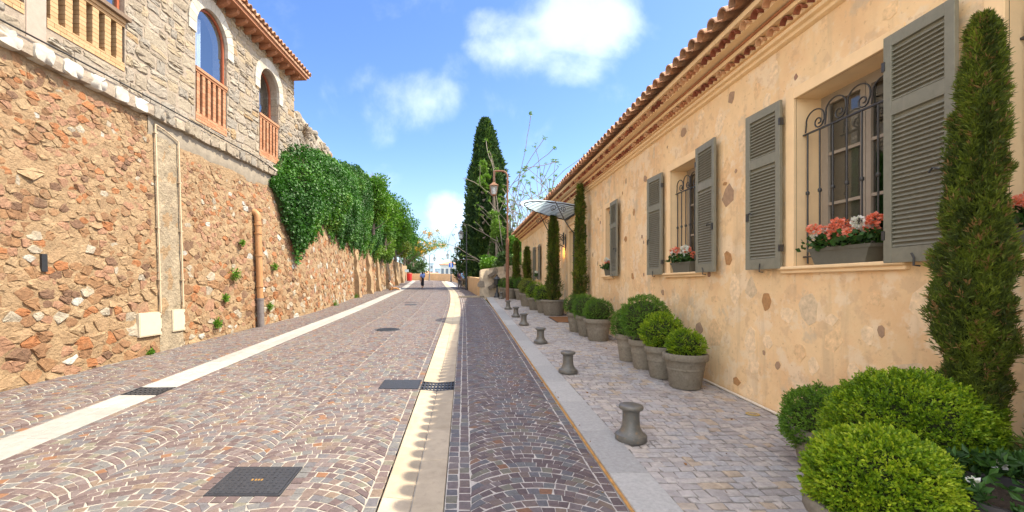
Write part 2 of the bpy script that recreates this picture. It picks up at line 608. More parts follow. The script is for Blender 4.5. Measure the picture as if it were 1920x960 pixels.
M['wall_stone'] = pmat('embedded_wall_stone', [(0, (.84, .58, .31)), (.15, (.79, .53, .28)), (.30, (.86, .64, .39)), (.45, (.70, .53, .33)), (.6, (.76, .55, .33)), (.75, (.40, .26, .16)), (.88, (.45, .24, .10)), (.94, (.33, .19, .13))],
                       rough=.9, ns=16, na=.25, bump=.6, bs=30, interp='CONSTANT')
M['shutter'] = pmat('grey_green_shutter_paint', [(0, (.215, .205, .15))], rough=.55, streak=((.27, .25, .19), .6), stain=[(19, .56, .7, (.15, .14, .10), .4)], ns=12, na=.12, bump=.08, bs=70, spec=.4)
M['frame_paint'] = pmat('grey_casement_paint', [(0, (.34, .29, .225))], rough=.5, ns=12, na=.08, bump=.05, bs=70)
M['wrought'] = pmat('wrought_iron', [(0, (.06, .058, .055))], rough=.45, ns=20, na=.2, bump=.15, bs=90, metal=.3, spec=.5)
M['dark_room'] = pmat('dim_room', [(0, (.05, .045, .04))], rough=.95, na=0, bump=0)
M['curtain'] = pmat('white_curtain_cloth', [(0, (.75, .75, .74))], rough=.9, ns=3, na=.08, bump=0)
M['blind'] = pmat('grey_mesh_blind', [(0, (.20, .18, .15))], rough=.9, ns=60, na=.2, bump=0)
M['glass'] = glass_mat('window_glass', (.72, .80, .88), refl=.26)
M['glass_right'] = glass_mat('casement_glass', (.85, .9, .9), refl=1.0)
M['canopy_glass'] = glass_mat('frosted_canopy_glass', (.80, .92, 1.0), .7, (.72, .90, .98), .15, .15)
M['lamp_glass'] = glass_mat('lantern_glass', (.9, .92, .92), .35, (.7, .75, .78), .1)
M['bronze'] = pmat('brown_lamp_post_paint', [(0, (.20, .095, .055))], rough=.5, ns=14, na=.2, bump=.1, bs=60)
M['copper'] = pmat('brown_copper', [(0, (.24, .13, .075))], rough=.45, ns=14, na=.25, bump=.1, bs=60, metal=.4)
M['black_iron'] = pmat('black_painted_iron', [(0, (.022, .023, .025))], rough=.45, ns=14, na=.2, bump=0, spec=.5)
M['grey_iron'] = pmat('grey_lamp_paint', [(0, (.10, .10, .105))], rough=.5, ns=14, na=.2, bump=0)
M['pot'] = pmat('grey_stone_pot', [(0, (.19, .17, .13)), (1, (.25, .22, .17))], rough=.88, ns=30, na=.25, bump=.4, bs=110, stain=[(7, .5, .72, (.30, .27, .22), .55), (13, .56, .72, (.09, .085, .06), .5)])
M['dark_pot'] = pmat('dark_plastic_pot', [(0, (.045, .04, .04))], rough=.6, ns=20, na=.2, bump=.1)
M['soil'] = pmat('potting_soil', [(0, (.05, .035, .025))], rough=1, ns=40, na=.4, bump=.8, bs=60)
leafr = [(0, (.07, .14, .008)), (.35, (.14, .25, .012)), (.7, (.27, .38, .016)), (1, (.40, .47, .03))]
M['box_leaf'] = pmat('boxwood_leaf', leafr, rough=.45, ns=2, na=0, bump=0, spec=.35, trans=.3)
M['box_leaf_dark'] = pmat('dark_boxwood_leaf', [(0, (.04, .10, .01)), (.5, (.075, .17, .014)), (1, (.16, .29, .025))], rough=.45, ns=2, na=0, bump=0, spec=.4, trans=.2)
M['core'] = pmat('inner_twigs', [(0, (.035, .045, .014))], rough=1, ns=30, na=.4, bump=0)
M['cypress_leaf'] = pmat('cypress_scale_leaf', [(0, (.05, .07, .014)), (.4, (.11, .15, .018)), (.75, (.20, .25, .024)), (.9, (.24, .29, .03)), (1, (.28, .16, .06))], rough=.55, ns=2, na=0, bump=0, trans=.15)
M['tree_cypress'] = pmat('dark_cypress_leaf', [(0, (.018, .045, .014)), (.5, (.04, .09, .02)), (1, (.13, .20, .035))], rough=.6, na=0, bump=0, trans=.12)
M['ivy_leaf'] = pmat('ivy_leaf', [(0, (0.025, 0.085, 0.013)), (.4, (0.043, 0.136, 0.017)), (.75, (0.076, 0.196, 0.025)), (1, (0.170, 0.264, 0.038))], rough=.5, na=0, bump=0, spec=.35, trans=.22)
M['tree_leaf'] = pmat('broad_tree_leaf', [(0, (.05, .13, .014)), (.5, (.09, .21, .018)), (1, (.20, .33, .03))], rough=.5, na=0, bump=0, trans=.25)
M['light_leaf'] = pmat('pale_young_leaf', [(0, (.10, .19, .03)), (1, (.20, .32, .055))], rough=.5, na=0, bump=0, trans=.3)
M['far_leaf'] = pmat('dull_far_leaf', [(0, (.035, .075, .02)), (1, (.09, .15, .035))], rough=.6, na=0, bump=0, trans=.1)
M['orange_flower'] = pmat('orange_blossom', [(0, (.62, .30, .03)), (1, (.75, .45, .06))], rough=.6, na=0, bump=0, trans=.3)
M['bark'] = pmat('grey_bark', [(0, (.16, .13, .10))], rough=.95, ns=14, na=.35, bump=.5, bs=40)
M['pale_bark'] = pmat('pale_bare_bark', [(0, (.25, .21, .17))], rough=.9, ns=14, na=.25, bump=.2, bs=40)
M['dry'] = pmat('dry_twigs', [(0, (.22, .17, .13)), (1, (.34, .27, .21))], rough=1, na=0, bump=0)
M['coral'] = pmat('coral_geranium_petal', [(0, (.82, .17, .09)), (.5, (.88, .28, .18)), (1, (.90, .42, .33))], rough=.6, na=0, bump=0, trans=.25)
M['white_petal'] = pmat('white_geranium_petal', [(0, (.75, .72, .70)), (1, (.85, .83, .82))], rough=.6, na=0, bump=0, trans=.2)
M['gera_leaf'] = pmat('geranium_leaf', [(0, (.02, .055, .012)), (1, (.05, .12, .02))], rough=.5, na=0, bump=0, trans=.15)
M['trough'] = pmat('grey_green_trough', [(0, (.13, .125, .095))], rough=.6, ns=20, na=.1, bump=.1, bs=70)
M['cream_pipe'] = pmat('cream_pvc', [(0, (0.486, 0.384, 0.261))], rough=.5, ns=8, na=.1, bump=0)
M['cream_plate'] = pmat('cream_meter_door', [(0, (0.525, 0.448, 0.331))], rough=.6, ns=8, na=.06, bump=.05)
M['orange_pipe'] = pmat('painted_orange_pipe', [(0, (0.397, 0.207, 0.093))], rough=.55, ns=6, na=.15, bump=.1, bs=50, stain=[(5, .55, .75, (0.422, 0.274, 0.144), .6)])
M['grey_pipe'] = pmat('grey_iron_pipe', [(0, (.16, .14, .135))], rough=.6, ns=12, na=.25, bump=.2, bs=60)
M['white_pipe'] = pmat('white_conduit', [(0, (.70, .62, .50))], rough=.5, na=0, bump=0)
M['mat_brown'] = pmat('coir_mat', [(0, (.24, .11, .045))], rough=1, ns=60, na=.3, bump=.6, bs=150)
M['cable'] = pmat('black_cable', [(0, (.03, .028, .026))], rough=.6, na=0, bump=0)
M['terrain'] = pmat('dry_hillside', [(0, (.12, .13, .06))], rough=1, ns=.2, na=.4, bump=0)
M['rough_cream'] = pmat('rough_cream_render', [(0, (.60, .50, .37))], rough=.95, ns=5, na=.2, bump=.8, bs=12, bdist=.03, stain=[(2.2, .54, .66, (.30, .24, .17), .6)])
M['chase'] = pmat('rough_grey_chase_mortar', [(0, (.30, .245, .17))], rough=.95, ns=5, na=.35, bump=1.0, bs=16, bdist=.05, stain=[(3, .5, .7, (.20, .155, .11), .6), (8, .55, .7, (.40, .32, .22), .5)])
M['pave_joint'] = pmat('grey_pavement_joint', [(0, (.23, .205, .18))], rough=.95, ns=25, na=.25, bump=.5, bs=120)
M['asphalt'] = pmat('worn_grey_paving', [(0, (.24, .21, .20))], rough=.9, ns=3, na=.2, bump=.2)

# ================================================================== GROUND
# left wall's foot line, x as a function of y
WX_Y = [-8, 0, 6, 17, 18.2, 25, 33, 41, 66, 75]
WX_X = [-7.64, -7.1, -6.69, -5.94, -5.95, -6.3, -6.7, -6.95, -8.6, -9.2]


def wx(y):
    return np.interp(y, WX_Y, WX_X)


def ribbon(name, xl, xr, ys, mat, dz=0.0, nx=2, parent=None, bend=True, dish=0.0, tone=.5):
    V = []; F = []
    for y in ys:
        a = xl(y) if callable(xl) else xl
        b = xr(y) if callable(xr) else xr
        o = -float(cv(y)) if bend else 0
        for i in range(nx):
            t = i / (nx - 1)
            V.append((a + (b - a) * t + o, y, float(g(y)) + dz - dish * (1 - abs(2 * t - 1))))
    for j in range(len(ys) - 1):
        for i in range(nx - 1):
            F.append((j * nx + i, j * nx + i + 1, (j + 1) * nx + i + 1, (j + 1) * nx + i))
    return obj(name, V, F, mat, parent, tone)


# one sheet out to the horizon: street level near, dropping to the plain behind the far parapet
ys = [-60, -20, 0, 14, 28, 34, 40, 52, 66, 74, 80, 95, 130, 200, 400, 900, 2500]
zs = [float(g(y)) - .12 if y <= 74 else 0 for y in ys]
for i, y in enumerate(ys):
    if y > 74:
        zs[i] = np.interp(y, [74, 80, 95, 130, 200, 2500], [float(g(74)) - .12, 1.0, -3, -8, -14, -20])
xs = [-2500, -500, -120, -40, -15, 0, 15, 40, 120, 500, 2500]
V = [(x, y, z) for y, z in zip(ys, zs) for x in xs]
F = [(j * 11 + i, j * 11 + i + 1, (j + 1) * 11 + i + 1, (j + 1) * 11 + i) for j in range(len(ys) - 1) for i in range(10)]
struct(obj('terrain', V, F, M['terrain']))

YS = list(np.arange(-6, 66.1, 1.0))
JD = -0.005                                    # joints lie this much below the stone tops
road = struct(ribbon('road', -4.30, -.66, YS, M['joint'], JD))
lane = struct(ribbon('parking_lane', -.15, lambda y: 1.23 if y < 25.6 else 1.23 - min((y - 25.6) * .03, .35) + (cv(y) if y > 25.6 else 0) * .35, YS, M['joint2'], JD))
leftpave = struct(ribbon('left_pavement', lambda y: wx(y) - .3 + float(cv(y)), -4.84, YS, M['joint'], JD))
# the far bay where the street widens, and everything up to the parapet
struct(ribbon('far_paving', -10.5, 2.0, [45, 52, 60, 66, 72], M['asphalt'], -.05, bend=False))
sidewalk = struct(ribbon('sidewalk', 1.58, 3.9, list(np.arange(-6, 26.6, .5)), M['pave_joint'], .03 - .009, bend=False))


def sett_V(Q, y_ref=None, inset=.004, jz=.0022, depth=.03, dz=0.0):
    """Q (n,4,2) plan corners -> (n,12,3) stone: buried skirt, shoulder, top; streets bend and slope applied"""
    n = len(Q)
    c = Q.mean(1, keepdims=True)
    L = np.linalg.norm(Q - c, axis=2, keepdims=True)
    top = c + (Q - c) * np.maximum(.5, (L - inset * 1.6) / L)
    jt = RNG.normal(0, jz * .5, (n, 1)) + RNG.normal(0, jz * .45, (n, 4))
    out = np.zeros((n, 12, 3))
    out[:, 0:4, :2] = Q; out[:, 4:8, :2] = Q; out[:, 8:12, :2] = top
    out[:, 0:4, 2] = -depth
    out[:, 4:8, 2] = -.0035 + jt * .5
    out[:, 8:12, 2] = jt
    y = out[:, :, 1]
    out[:, :, 2] += g(y) + dz
    return out


SF = np.array([[8, 9, 10, 11], [4, 5, 9, 8], [5, 6, 10, 9], [6, 7, 11, 10], [7, 4, 8, 11],
               [0, 1, 5, 4], [1, 2, 6, 5], [2, 3, 7, 6], [3, 0, 4, 7]])


def lay_setts(Q, tone, parent, mat, name='sett', stuff='sett_field', n=300, dz=0.0, bend=True, **kw):
    Vs = sett_V(Q, dz=dz, **kw)
    if bend:
        Vs[:, :, 0] -= cv(Vs[:, :, 1])
    q = proj(Vs)
    area = (q[..., 0].max(1) - q[..., 0].min(1)) * (q[..., 1].max(1) - q[..., 1].min(1))
    cq = q.mean(1)
    area[(cq[:, 0] < 0) | (cq[:, 0] > 1920) | (cq[:, 1] < 0) | (cq[:, 1] > 958) | (Vs[:, :, 1].min(1) < .5)] = 0
    order = np.argsort(-area)
    for i in order[:n]:
        c = Vs[i].mean(0)
        o = link(name, make_mesh(name, Vs[i] - c, SF, mat, tone[i]), parent)
        o.location = c - wloc(parent)
    rest = order[n:]
    F = (SF[None] + (np.arange(len(rest)) * 12)[:, None, None]).reshape(-1, 4)
    obj(stuff, Vs[rest].reshape(-1, 3), F, mat, parent, np.repeat(tone[rest], 9), stuff=True)


def arc_column(cx, hw, y0, y1, size=.098, pitch=.094, joint=.0068, th=R(51)):
    """one column of segmental arcs, each row a copy of the last moved along the street"""
    Rr = hw / math.sin(th)
    Q = []
    rows = int((y1 - y0) / pitch)
    for j in range(rows):
        yb = y0 + j * pitch + .005 * math.sin(j * 2.1)
        cy = yb - Rr
        t = -th
        ph = pitch
        cuts = [t]
        while t < th - .03:
            t += size * random.uniform(.85, 1.2) / Rr
            cuts.append(min(t, th))
        cuts[-1] = th
        if len(cuts) > 2 and cuts[-1] - cuts[-2] < .045:
            cuts.pop(-2)
        w = ph * math.cos(th)
        for a, b in zip(cuts[:-1], cuts[1:]):
            ja = joint / Rr * random.uniform(.3, .6); jb = joint / Rr * random.uniform(.3, .6)
            a2, b2 = a + ja, b - jb
            sk = random.gauss(0, .012)
            pts = []
            e0, e1 = a <= -th + 1e-6, b >= th - 1e-6
            for (tt, inner) in ((a2, 0), (b2, 0), (b2 + sk, 1), (a2 + sk, 1)):
                thick = ph * math.cos(tt) ** .85
                rad = Rr - joint * .8 if not inner else Rr - thick + joint * .8
                rad += random.gauss(0, .0022)
                px_, py_ = cx + rad * math.sin(tt), cy + rad * math.cos(tt)
                if inner and ((e0 and tt < a2 + .02) or (e1 and tt > b2 - .02)):      # end stones run on to the next column
                    px_ = cx + math.copysign(hw - joint * .5 + random.gauss(0, .008), tt)
                    py_ = cy + Rr * math.cos(th) - ph * .9
                pts.append((px_, py_))
            Q.append(pts[::-1])
    return np.array(Q)


def row_setts(x0, x1, y0, y1, size=.105, joint=.007):
    """a straight row of setts laid along the street"""
    Q = []; y = y0
    while y < y1:
        L = size * random.uniform(.75, 1.3)
        e = lambda: random.gauss(0, .003)
        Q.append([(x0 + joint + e(), y + joint + e()), (x1 - joint + e(), y + joint + e()), (x1 - joint + e(), y + L - joint + e()), (x0 + joint + e(), y + L - joint + e())])
        y += L
    return np.array(Q)


def clear_of(Q, rects):
    c = Q.mean(1)
    keep = np.ones(len(Q), bool)
    for (x0, x1, y0, y1) in rects:
        keep &= ~((c[:, 0] > x0 + .03) & (c[:, 0] < x1 - .03) & (c[:, 1] > y0 + .03) & (c[:, 1] < y1 - .03))
    return Q[keep]


def frame_setts(x0, x1, y0, y1, w=.1):
    """the row of setts that frames an iron cover"""
    Q = []
    for (a, b) in ((y0 - w, y0), (y1, y1 + w)):
        n = round((x1 - x0 + 2 * w) / .105)
        xsn = np.linspace(x0 - w, x1 + w, n + 1)
        for i in range(n):
            Q.append([(xsn[i] + .006, a + .006), (xsn[i + 1] - .006, a + .006), (xsn[i + 1] - .006, b - .006), (xsn[i] + .006, b - .006)])
    for (a, b) in ((x0 - w, x0), (x1, x1 + w)):
        n = max(1, round((y1 - y0) / .105))
        yn = np.linspace(y0, y1, n + 1)
        for i in range(n):
            Q.append([(a + .006, yn[i] + .006), (b - .006, yn[i] + .006), (b - .006, yn[i + 1] - .006), (a + .006, yn[i + 1] - .006)])
    return np.array(Q)


COVER = (-2.05, -1.45, 3.47, 3.97)
COVER2 = (-1.27, -.68, 6.50, 7.02)
ROUND = (-2.2, 12.65, .34)
COVER3 = (-2.75, -2.2, 20.6, 21.1)
DR1, DR2 = (.20, .68, 20.4, 20.62), (.76, 1.2, 20.4, 20.62)

q = [arc_column(cx, .575, 0.6, 64.5) for cx in (-3.63, -2.48, -1.33)]
q = [a + RNG.normal(0, .0022, a.shape) + 0 for k, a in enumerate(q)]
Q = clear_of(np.concatenate(q), [(COVER[0] - .1, COVER[1] + .1, COVER[2] - .1, COVER[3] + .1), (COVER2[0] - .1, -.6, COVER2[2] - .1, COVER2[3] + .1), COVER3,
                                 (ROUND[0] - .33, ROUND[0] + .33, ROUND[1] - .33, ROUND[1] + .33)])
E = np.concatenate([row_setts(-4.305, -4.205, .6, 64), row_setts(-.755, -.655, .6, 64)])
E = clear_of(E, [COVER2])
Q = np.concatenate([Q, E])
lay_setts(Q, RNG.random(len(Q)), road, M['sett'], n=250)
fs = frame_setts(*COVER2)
Q = np.concatenate([frame_setts(*COVER), fs[fs[:, :, 0].mean(1) < -.69]])
lay_setts(Q, RNG.random(len(Q)) * .8, road, M['sett'], n=50, dz=.0035)

Q = np.concatenate([arc_column(.583, .535, .6, 44), row_setts(-.15, -.05, .6, 44), row_setts(-.05, .05, .6, 44), row_setts(1.12, 1.215, .6, 25.4)])
Q = clear_of(Q, [DR1, DR2])
lay_setts(Q, RNG.random(len(Q)), lane, M['sett'])

Q = np.concatenate([arc_column(-5.50, .575, 2, 64), arc_column(-6.64, .575, 3, 40), row_setts(-4.94, -4.845, 2, 64)])
Q = Q[Q[:, :, 0].mean(1) - cv(Q[:, :, 1].mean(1)) > wx(Q[:, :, 1].mean(1)) + .0]
lay_setts(Q, RNG.random(len(Q)), leftpave, M['sett'], n=200)

# sidewalk: worn squarish stones in rows across it, drifting in direction as they go
Q = []
y = .8
while y < 26.2:
    h = .098 * random.uniform(.85, 1.2)
    x = 1.60 + random.uniform(-.03, 0)
    while x < 3.78:
        w = .110 * random.uniform(.6, 1.6)
        bow = lambda xx: .035 * math.sin(xx * 1.3 + y * .6) + .01 * math.sin(xx * 4 + y * 1.3)
        e = lambda: random.gauss(0, .0065)
        j = .0045
        P = []
        for xx, yy in ((x + j, y + j), (x + w - j, y + j), (x + w - j, y + h - j), (x + j, y + h - j)):
            P.append((xx + e(), yy + bow(xx) + e()))
        Q.append(P)
        x += w
    y += h
Q = np.array(Q)
lay_setts(Q, RNG.random(len(Q)), sidewalk, M['pave'], 'paving_stone', 'paving_field', 300, dz=.03, bend=False, inset=.009, jz=.006)


# ---- long stone strips
def slab_strip(name, slab, x0, x1, mat, y0, y1, L, dz=0.0, slope=(0, 0), n_part=60, bend=True):
    pcs = []
    y = y0
    while y < y1:
        l = L * random.uniform(.85, 1.15)
        ya, yb = y + .003, min(y + l, y1) - .003
        V = []
        for zz in (-.06, -.004, 0):
            i = .005 if zz == 0 else 0
            for (xx, yy, sl) in ((x0 + .002 + i, ya + i, slope[0]), (x1 - .002 - i, ya + i, slope[1]), (x1 - .002 - i, yb - i, slope[1]), (x0 + .002 + i, yb - i, slope[0])):
                V.append((xx - (float(cv(yy)) if bend else 0), yy, float(g(yy)) + zz + dz + sl))
        pcs.append((np.array(V), [tuple(f) for f in SF], random.random()))
        y += l
    pieces_out(pcs, slab, slab + '_row', mat, name, n_part)


chan = struct(ribbon('drain_channel', -.655, -.155, YS, M['joint'], -.03))
slab_strip(chan, 'channel_slab', -.645, -.408, M['slab'], .6, 6.47, .95, 0, (0, -.02))
slab_strip(chan, 'channel_slab', -.402, -.155, M['slab'], .6, 6.47, .95, 0, (-.02, 0))
slab_strip(chan, 'channel_slab', -.645, -.408, M['slab'], 6.95, 60, .98, 0, (0, -.02))
slab_strip(chan, 'channel_slab', -.402, -.155, M['slab'], 6.95, 60, .98, 0, (-.02, 0))
strip = struct(ribbon('left_stone_strip', -4.84, -4.31, YS, M['joint'], -.03))
slab_strip(strip, 'strip_slab', -4.83, -4.60, M['slab_left'], 1, 6.2, .9)
slab_strip(strip, 'strip_slab', -4.595, -4.315, M['slab_left'], 1, 6.2, .9)
slab_strip(strip, 'strip_slab', -4.83, -4.60, M['slab_left'], 6.62, 62, .98)
slab_strip(strip, 'strip_slab', -4.595, -4.315, M['slab_left'], 6.62, 62, .98)
kerb = struct(ribbon('kerb', 1.235, 1.59, YS[:32], M['joint2'], -.02, bend=False))
slab_strip(kerb, 'kerb_stone', 1.24, 1.585, M['kerb'], .6, 25.6, 1.0, .034, (-.004, 0), bend=False)
ribbon('rust_seam', 1.212, 1.242, YS[:32], M['rust'], .012, parent=kerb, bend=False)

# ---- ironwork in the street
t = thing('manhole_cover', 'large square dark iron manhole cover framed by setts, nearest in the road', 'manhole cover', (-1.75, 3.72, float(g(3.72))))
sl = math.atan(.04)


def plate_box(x0, x1, y0, y1, z0, z1, tone=.5):
    mb = MB()
    V = [(x, y, float(g(y)) + z) for z in (z0, z1) for (x, y) in ((x0, y0), (x1, y0), (x1, y1), (x0, y1))]
    return mb.add(V, [(3, 2, 1, 0), (4, 5, 6, 7), (0, 1, 5, 4), (1, 2, 6, 5), (2, 3, 7, 6), (3, 0, 4, 7)], tone)


plate_box(COVER[0] + .025, COVER[1] - .025, COVER[2] + .025, COVER[3] - .025, -.03, .007).build('plate', M['iron'], t)
fr = MB()
for a in ((COVER[0], COVER[0] + .02, COVER[2], COVER[3]), (COVER[1] - .02, COVER[1], COVER[2], COVER[3]),
          (COVER[0] + .02, COVER[1] - .02, COVER[2], COVER[2] + .02), (COVER[0] + .02, COVER[1] - .02, COVER[3] - .02, COVER[3])):
    b = plate_box(*a, -.03, .005); fr.add(b.V(), b.f)
fr.build('frame', M['iron'], t)
st = MB()
for i in range(11):
    for j in range(9):
        x = COVER[0] + .06 + i * .048; y = COVER[2] + .055 + j * .048
        if abs(x + 1.75) < .09 and abs(y - 3.72) < .03:
            continue
        b = plate_box(x - .012, x + .012, y - .005, y + .005, .0071, .010) if (i + j) % 2 else plate_box(x - .005, x + .005, y - .012, y + .012, .0071, .010)
        st.add(b.V(), b.f)
st.build('tread_studs', M['iron'], t, stuff=True)
mk = MB()
for x in (-1.79, -1.76, -1.735, -1.71):
    b = plate_box(x, x + .014, 3.705, 3.735, .0071, .0095); mk.add(b.V(), b.f)
mk.build('worn_brass_mark', pmat('worn_brass', [(0, (.30, .17, .05))], rough=.5, na=.2), t)

t = thing('manhole_cover', 'smooth rectangular iron cover beside the slotted drain grate', 'manhole cover', (-.97, 6.76, float(g(6.76))))
plate_box(COVER2[0] + .015, COVER2[1] - .015, COVER2[2] + .015, COVER2[3] - .015, -.03, .007).build('plate', M['iron'], t)
fr = MB()
for a in ((COVER2[0], COVER2[0] + .012, COVER2[2], COVER2[3]), (COVER2[1] - .012, COVER2[1], COVER2[2], COVER2[3]),
          (COVER2[0] + .012, COVER2[1] - .012, COVER2[2], COVER2[2] + .012), (COVER2[0] + .012, COVER2[1] - .012, COVER2[3] - .012, COVER2[3])):
    b = plate_box(*a, -.03, .005); fr.add(b.V(), b.f)
fr.build('frame', M['iron'], t)


def grate(name, label, x0, x1, y0, y1, nx, ny, dish, along_x=True):
    t = thing(name, label, 'drain grate', ((x0 + x1) / 2, (y0 + y1) / 2, float(g(y0))))
    z = lambda x: -dish * (1 - abs((x - x0) / (x1 - x0) * 2 - 1) ** 2)
    pit = MB().box((x0, y0, float(g(y0)) - .12), (x1, y1, float(g(y0)) - .05))
    pit.build('sump', M['black_iron'], t)
    bars = MB()
    def seg(xa, xb, ya, yb):
        V = [(x, y, float(g(y)) + z(x) + h) for h in (-.03, .004) for (x, y) in ((xa, ya), (xb, ya), (xb, yb), (xa, yb))]
        bars.add(V, [(3, 2, 1, 0), (4, 5, 6, 7), (0, 1, 5, 4), (1, 2, 6, 5), (2, 3, 7, 6), (3, 0, 4, 7)])
    w = (x1 - x0) / nx; d = (y1 - y0) / ny
    for i in range(nx + 1):
        xa = x0 + i * w
        seg(max(x0, xa - w * .2), min(x1, xa + w * .2), y0, y1)
    for j in range(ny + 1):
        yy = y0 + j * d
        for i in range(nx):
            seg(x0 + i * w + w * .2, x0 + (i + 1) * w - w * .2, max(y0, yy - d * .17), min(y1, yy + d * .17))
    bars.build('grid', M['iron'], t)
    return t


grate('drain_grate', 'dished iron drain grate with square holes set in the pale channel', -.65, -.155, 6.48, 6.94, 10, 3, .022)
grate('drain_grate', 'dark iron grate set across the pale strip by the left wall', -4.83, -4.315, 6.21, 6.61, 8, 4, .02)
t = thing('manhole_cover', 'round iron manhole cover in the middle of the road', 'manhole cover', (ROUND[0], ROUND[1], float(g(ROUND[1]))))
mb = MB(); rs = []
for (r_, z) in ((.36, -.03), (.36, .003), (.33, .003), (.325, -.004), (.315, -.004), (.31, .005), (.0, .005)):
    rs.append((max(r_, .001), z))
mb.lathe(rs, (ROUND[0], ROUND[1], float(g(ROUND[1]))), 32)
V = mb.V(); V[:, 2] += (V[:, 1] - ROUND[1]) * .04
obj('lid', V, mb.f, M['iron'], t, .5)
q = MB()
for i in range(7):
    y = ROUND[1] - .24 + i * .08
    hw = math.sqrt(max(0, .29 ** 2 - (y - ROUND[1]) ** 2))
    b = plate_box(ROUND[0] - hw, ROUND[0] + hw, y - .012, y + .012, .0052, .009); q.add(b.V(), b.f)
q.build('raised_ribs', M['iron'], t, stuff=True)
t = thing('manhole_cover', 'small far iron cover in the road towards the walking woman', 'manhole cover', (-2.5, 20.8, float(g(20.8))))
V = plate_box(*COVER3, -.03, .006).V(); V[:, 0] -= .05
obj('plate', V, plate_box(*COVER3, -.03, .006).f, M['iron'], t)
for D, lab in ((DR1, 'left one of two narrow slot drains crossing the parking lane'), (DR2, 'right one of two narrow slot drains crossing the parking lane')):
    t = thing('slot_drain', lab, 'drain', ((D[0] + D[1]) / 2, 20.5, float(g(20.5))))
    plate_box(D[0], D[1], D[2], D[3], -.06, -.008).build('channel', M['black_iron'], t)
    b = MB()
    for i in range(7):
        x = D[0] + .01 + i * (D[1] - D[0] - .02) / 6
        c = plate_box(x - .01, x + .01, D[2], D[3], -.0079, .003); b.add(c.V(), c.f)
    b.build('bars', M['iron'], t, stuff=True)
# low stone sill across the lane by the ochre parapet
mb = MB().box((-.35, 25.75, float(g(25.7)) - .03), (.95, 26.1, float(g(25.7)) + .10), .6, .015)
tag(mb.build('stone_sill', M['slab']), 'low pale stone sill lying across the lane before the ochre parapet', 'kerb stone')

# ================================================================== LEFT: RETAINING WALL
def batter(z, y):
    return -.03 * np.maximum(0, z - g(y))


def WP(s, z, n):
    """point on the retaining wall: s along the street, z up, n out of the wall"""
    return (float(wx(s)) + float(batter(z, s)) + n, s, z)


def wall_top(y):
    return float(np.interp(y, [-8, 16.2, 17, 24, 32, 42, 52, 70], [5.32, 5.32, 5.3, 5.1, 4.7, 4.4, 4.35, 4.6]))


def poisson(x0, x1, y0, y1, rfn, tries):
    """darts with a spacing that depends on the place"""
    cell = {}
    pts = []
    cs = .25
    for _ in range(tries):
        x = random.uniform(x0, x1); y = random.uniform(y0, y1)
        r = rfn(x, y)
        if r <= 0:
            continue
        kx, ky = int(x / cs), int(y / cs)
        m = int(r * 2 / cs) + 1
        ok = True
        for i in range(kx - m, kx + m + 1):
            for j in range(ky - m, ky + m + 1):
                for (px, py, pr) in cell.get((i, j), ()):
                    if (px - x) ** 2 + (py - y) ** 2 < (max(r, pr) * .5 + min(r, pr) * .5) ** 2:
                        ok = False
                        break
                if not ok: break
            if not ok: break
        if ok:
            cell.setdefault((kx, ky), []).append((x, y, r))
            pts.append((x, y, r))
    return pts


def voronoi(pts, ay=1.0):
    """cells of the points, each clipped by its neighbours"""
    kd = kdtree.KDTree(len(pts))
    for i, p in enumerate(pts):
        kd.insert((p[0], p[1], 0), i)
    kd.balance()
    cells = []
    for i, p in enumerate(pts):
        rr = p[2] * 1.25
        poly = [(p[0] + rr * math.cos(a), p[1] + rr * math.sin(a)) for a in np.linspace(0, 2 * PI, 9)[:-1] + random.random()]
        for co, j, d in kd.find_n((p[0], p[1], 0), 14)[1:]:
            if d > 2 * rr:
                break
            mx, my = (p[0] + co[0]) / 2, (p[1] + co[1]) / 2
            nx, ny = co[0] - p[0], co[1] - p[1]
            new = []
            for k in range(len(poly)):
                a, b = poly[k], poly[(k + 1) % len(poly)]
                da = (a[0] - mx) * nx + (a[1] - my) * ny
                db = (b[0] - mx) * nx + (b[1] - my) * ny
                if da <= 0: new.append(a)
                if (da < 0) != (db < 0) and da != db:
                    t = da / (da - db)
                    new.append((a[0] + (b[0] - a[0]) * t, a[1] + (b[1] - a[1]) * t))
            poly = new
            if len(poly) < 3:
                break
        cells.append(poly if len(poly) >= 3 else None)
    return cells


def chaikin(P, c=.25):
    out = []
    for k in range(len(P)):
        a, b = P[k], P[(k + 1) % len(P)]
        out.append((a[0] + (b[0] - a[0]) * c, a[1] + (b[1] - a[1]) * c))
        out.append((a[0] + (b[0] - a[0]) * (1 - c), a[1] + (b[1] - a[1]) * (1 - c)))
    return out


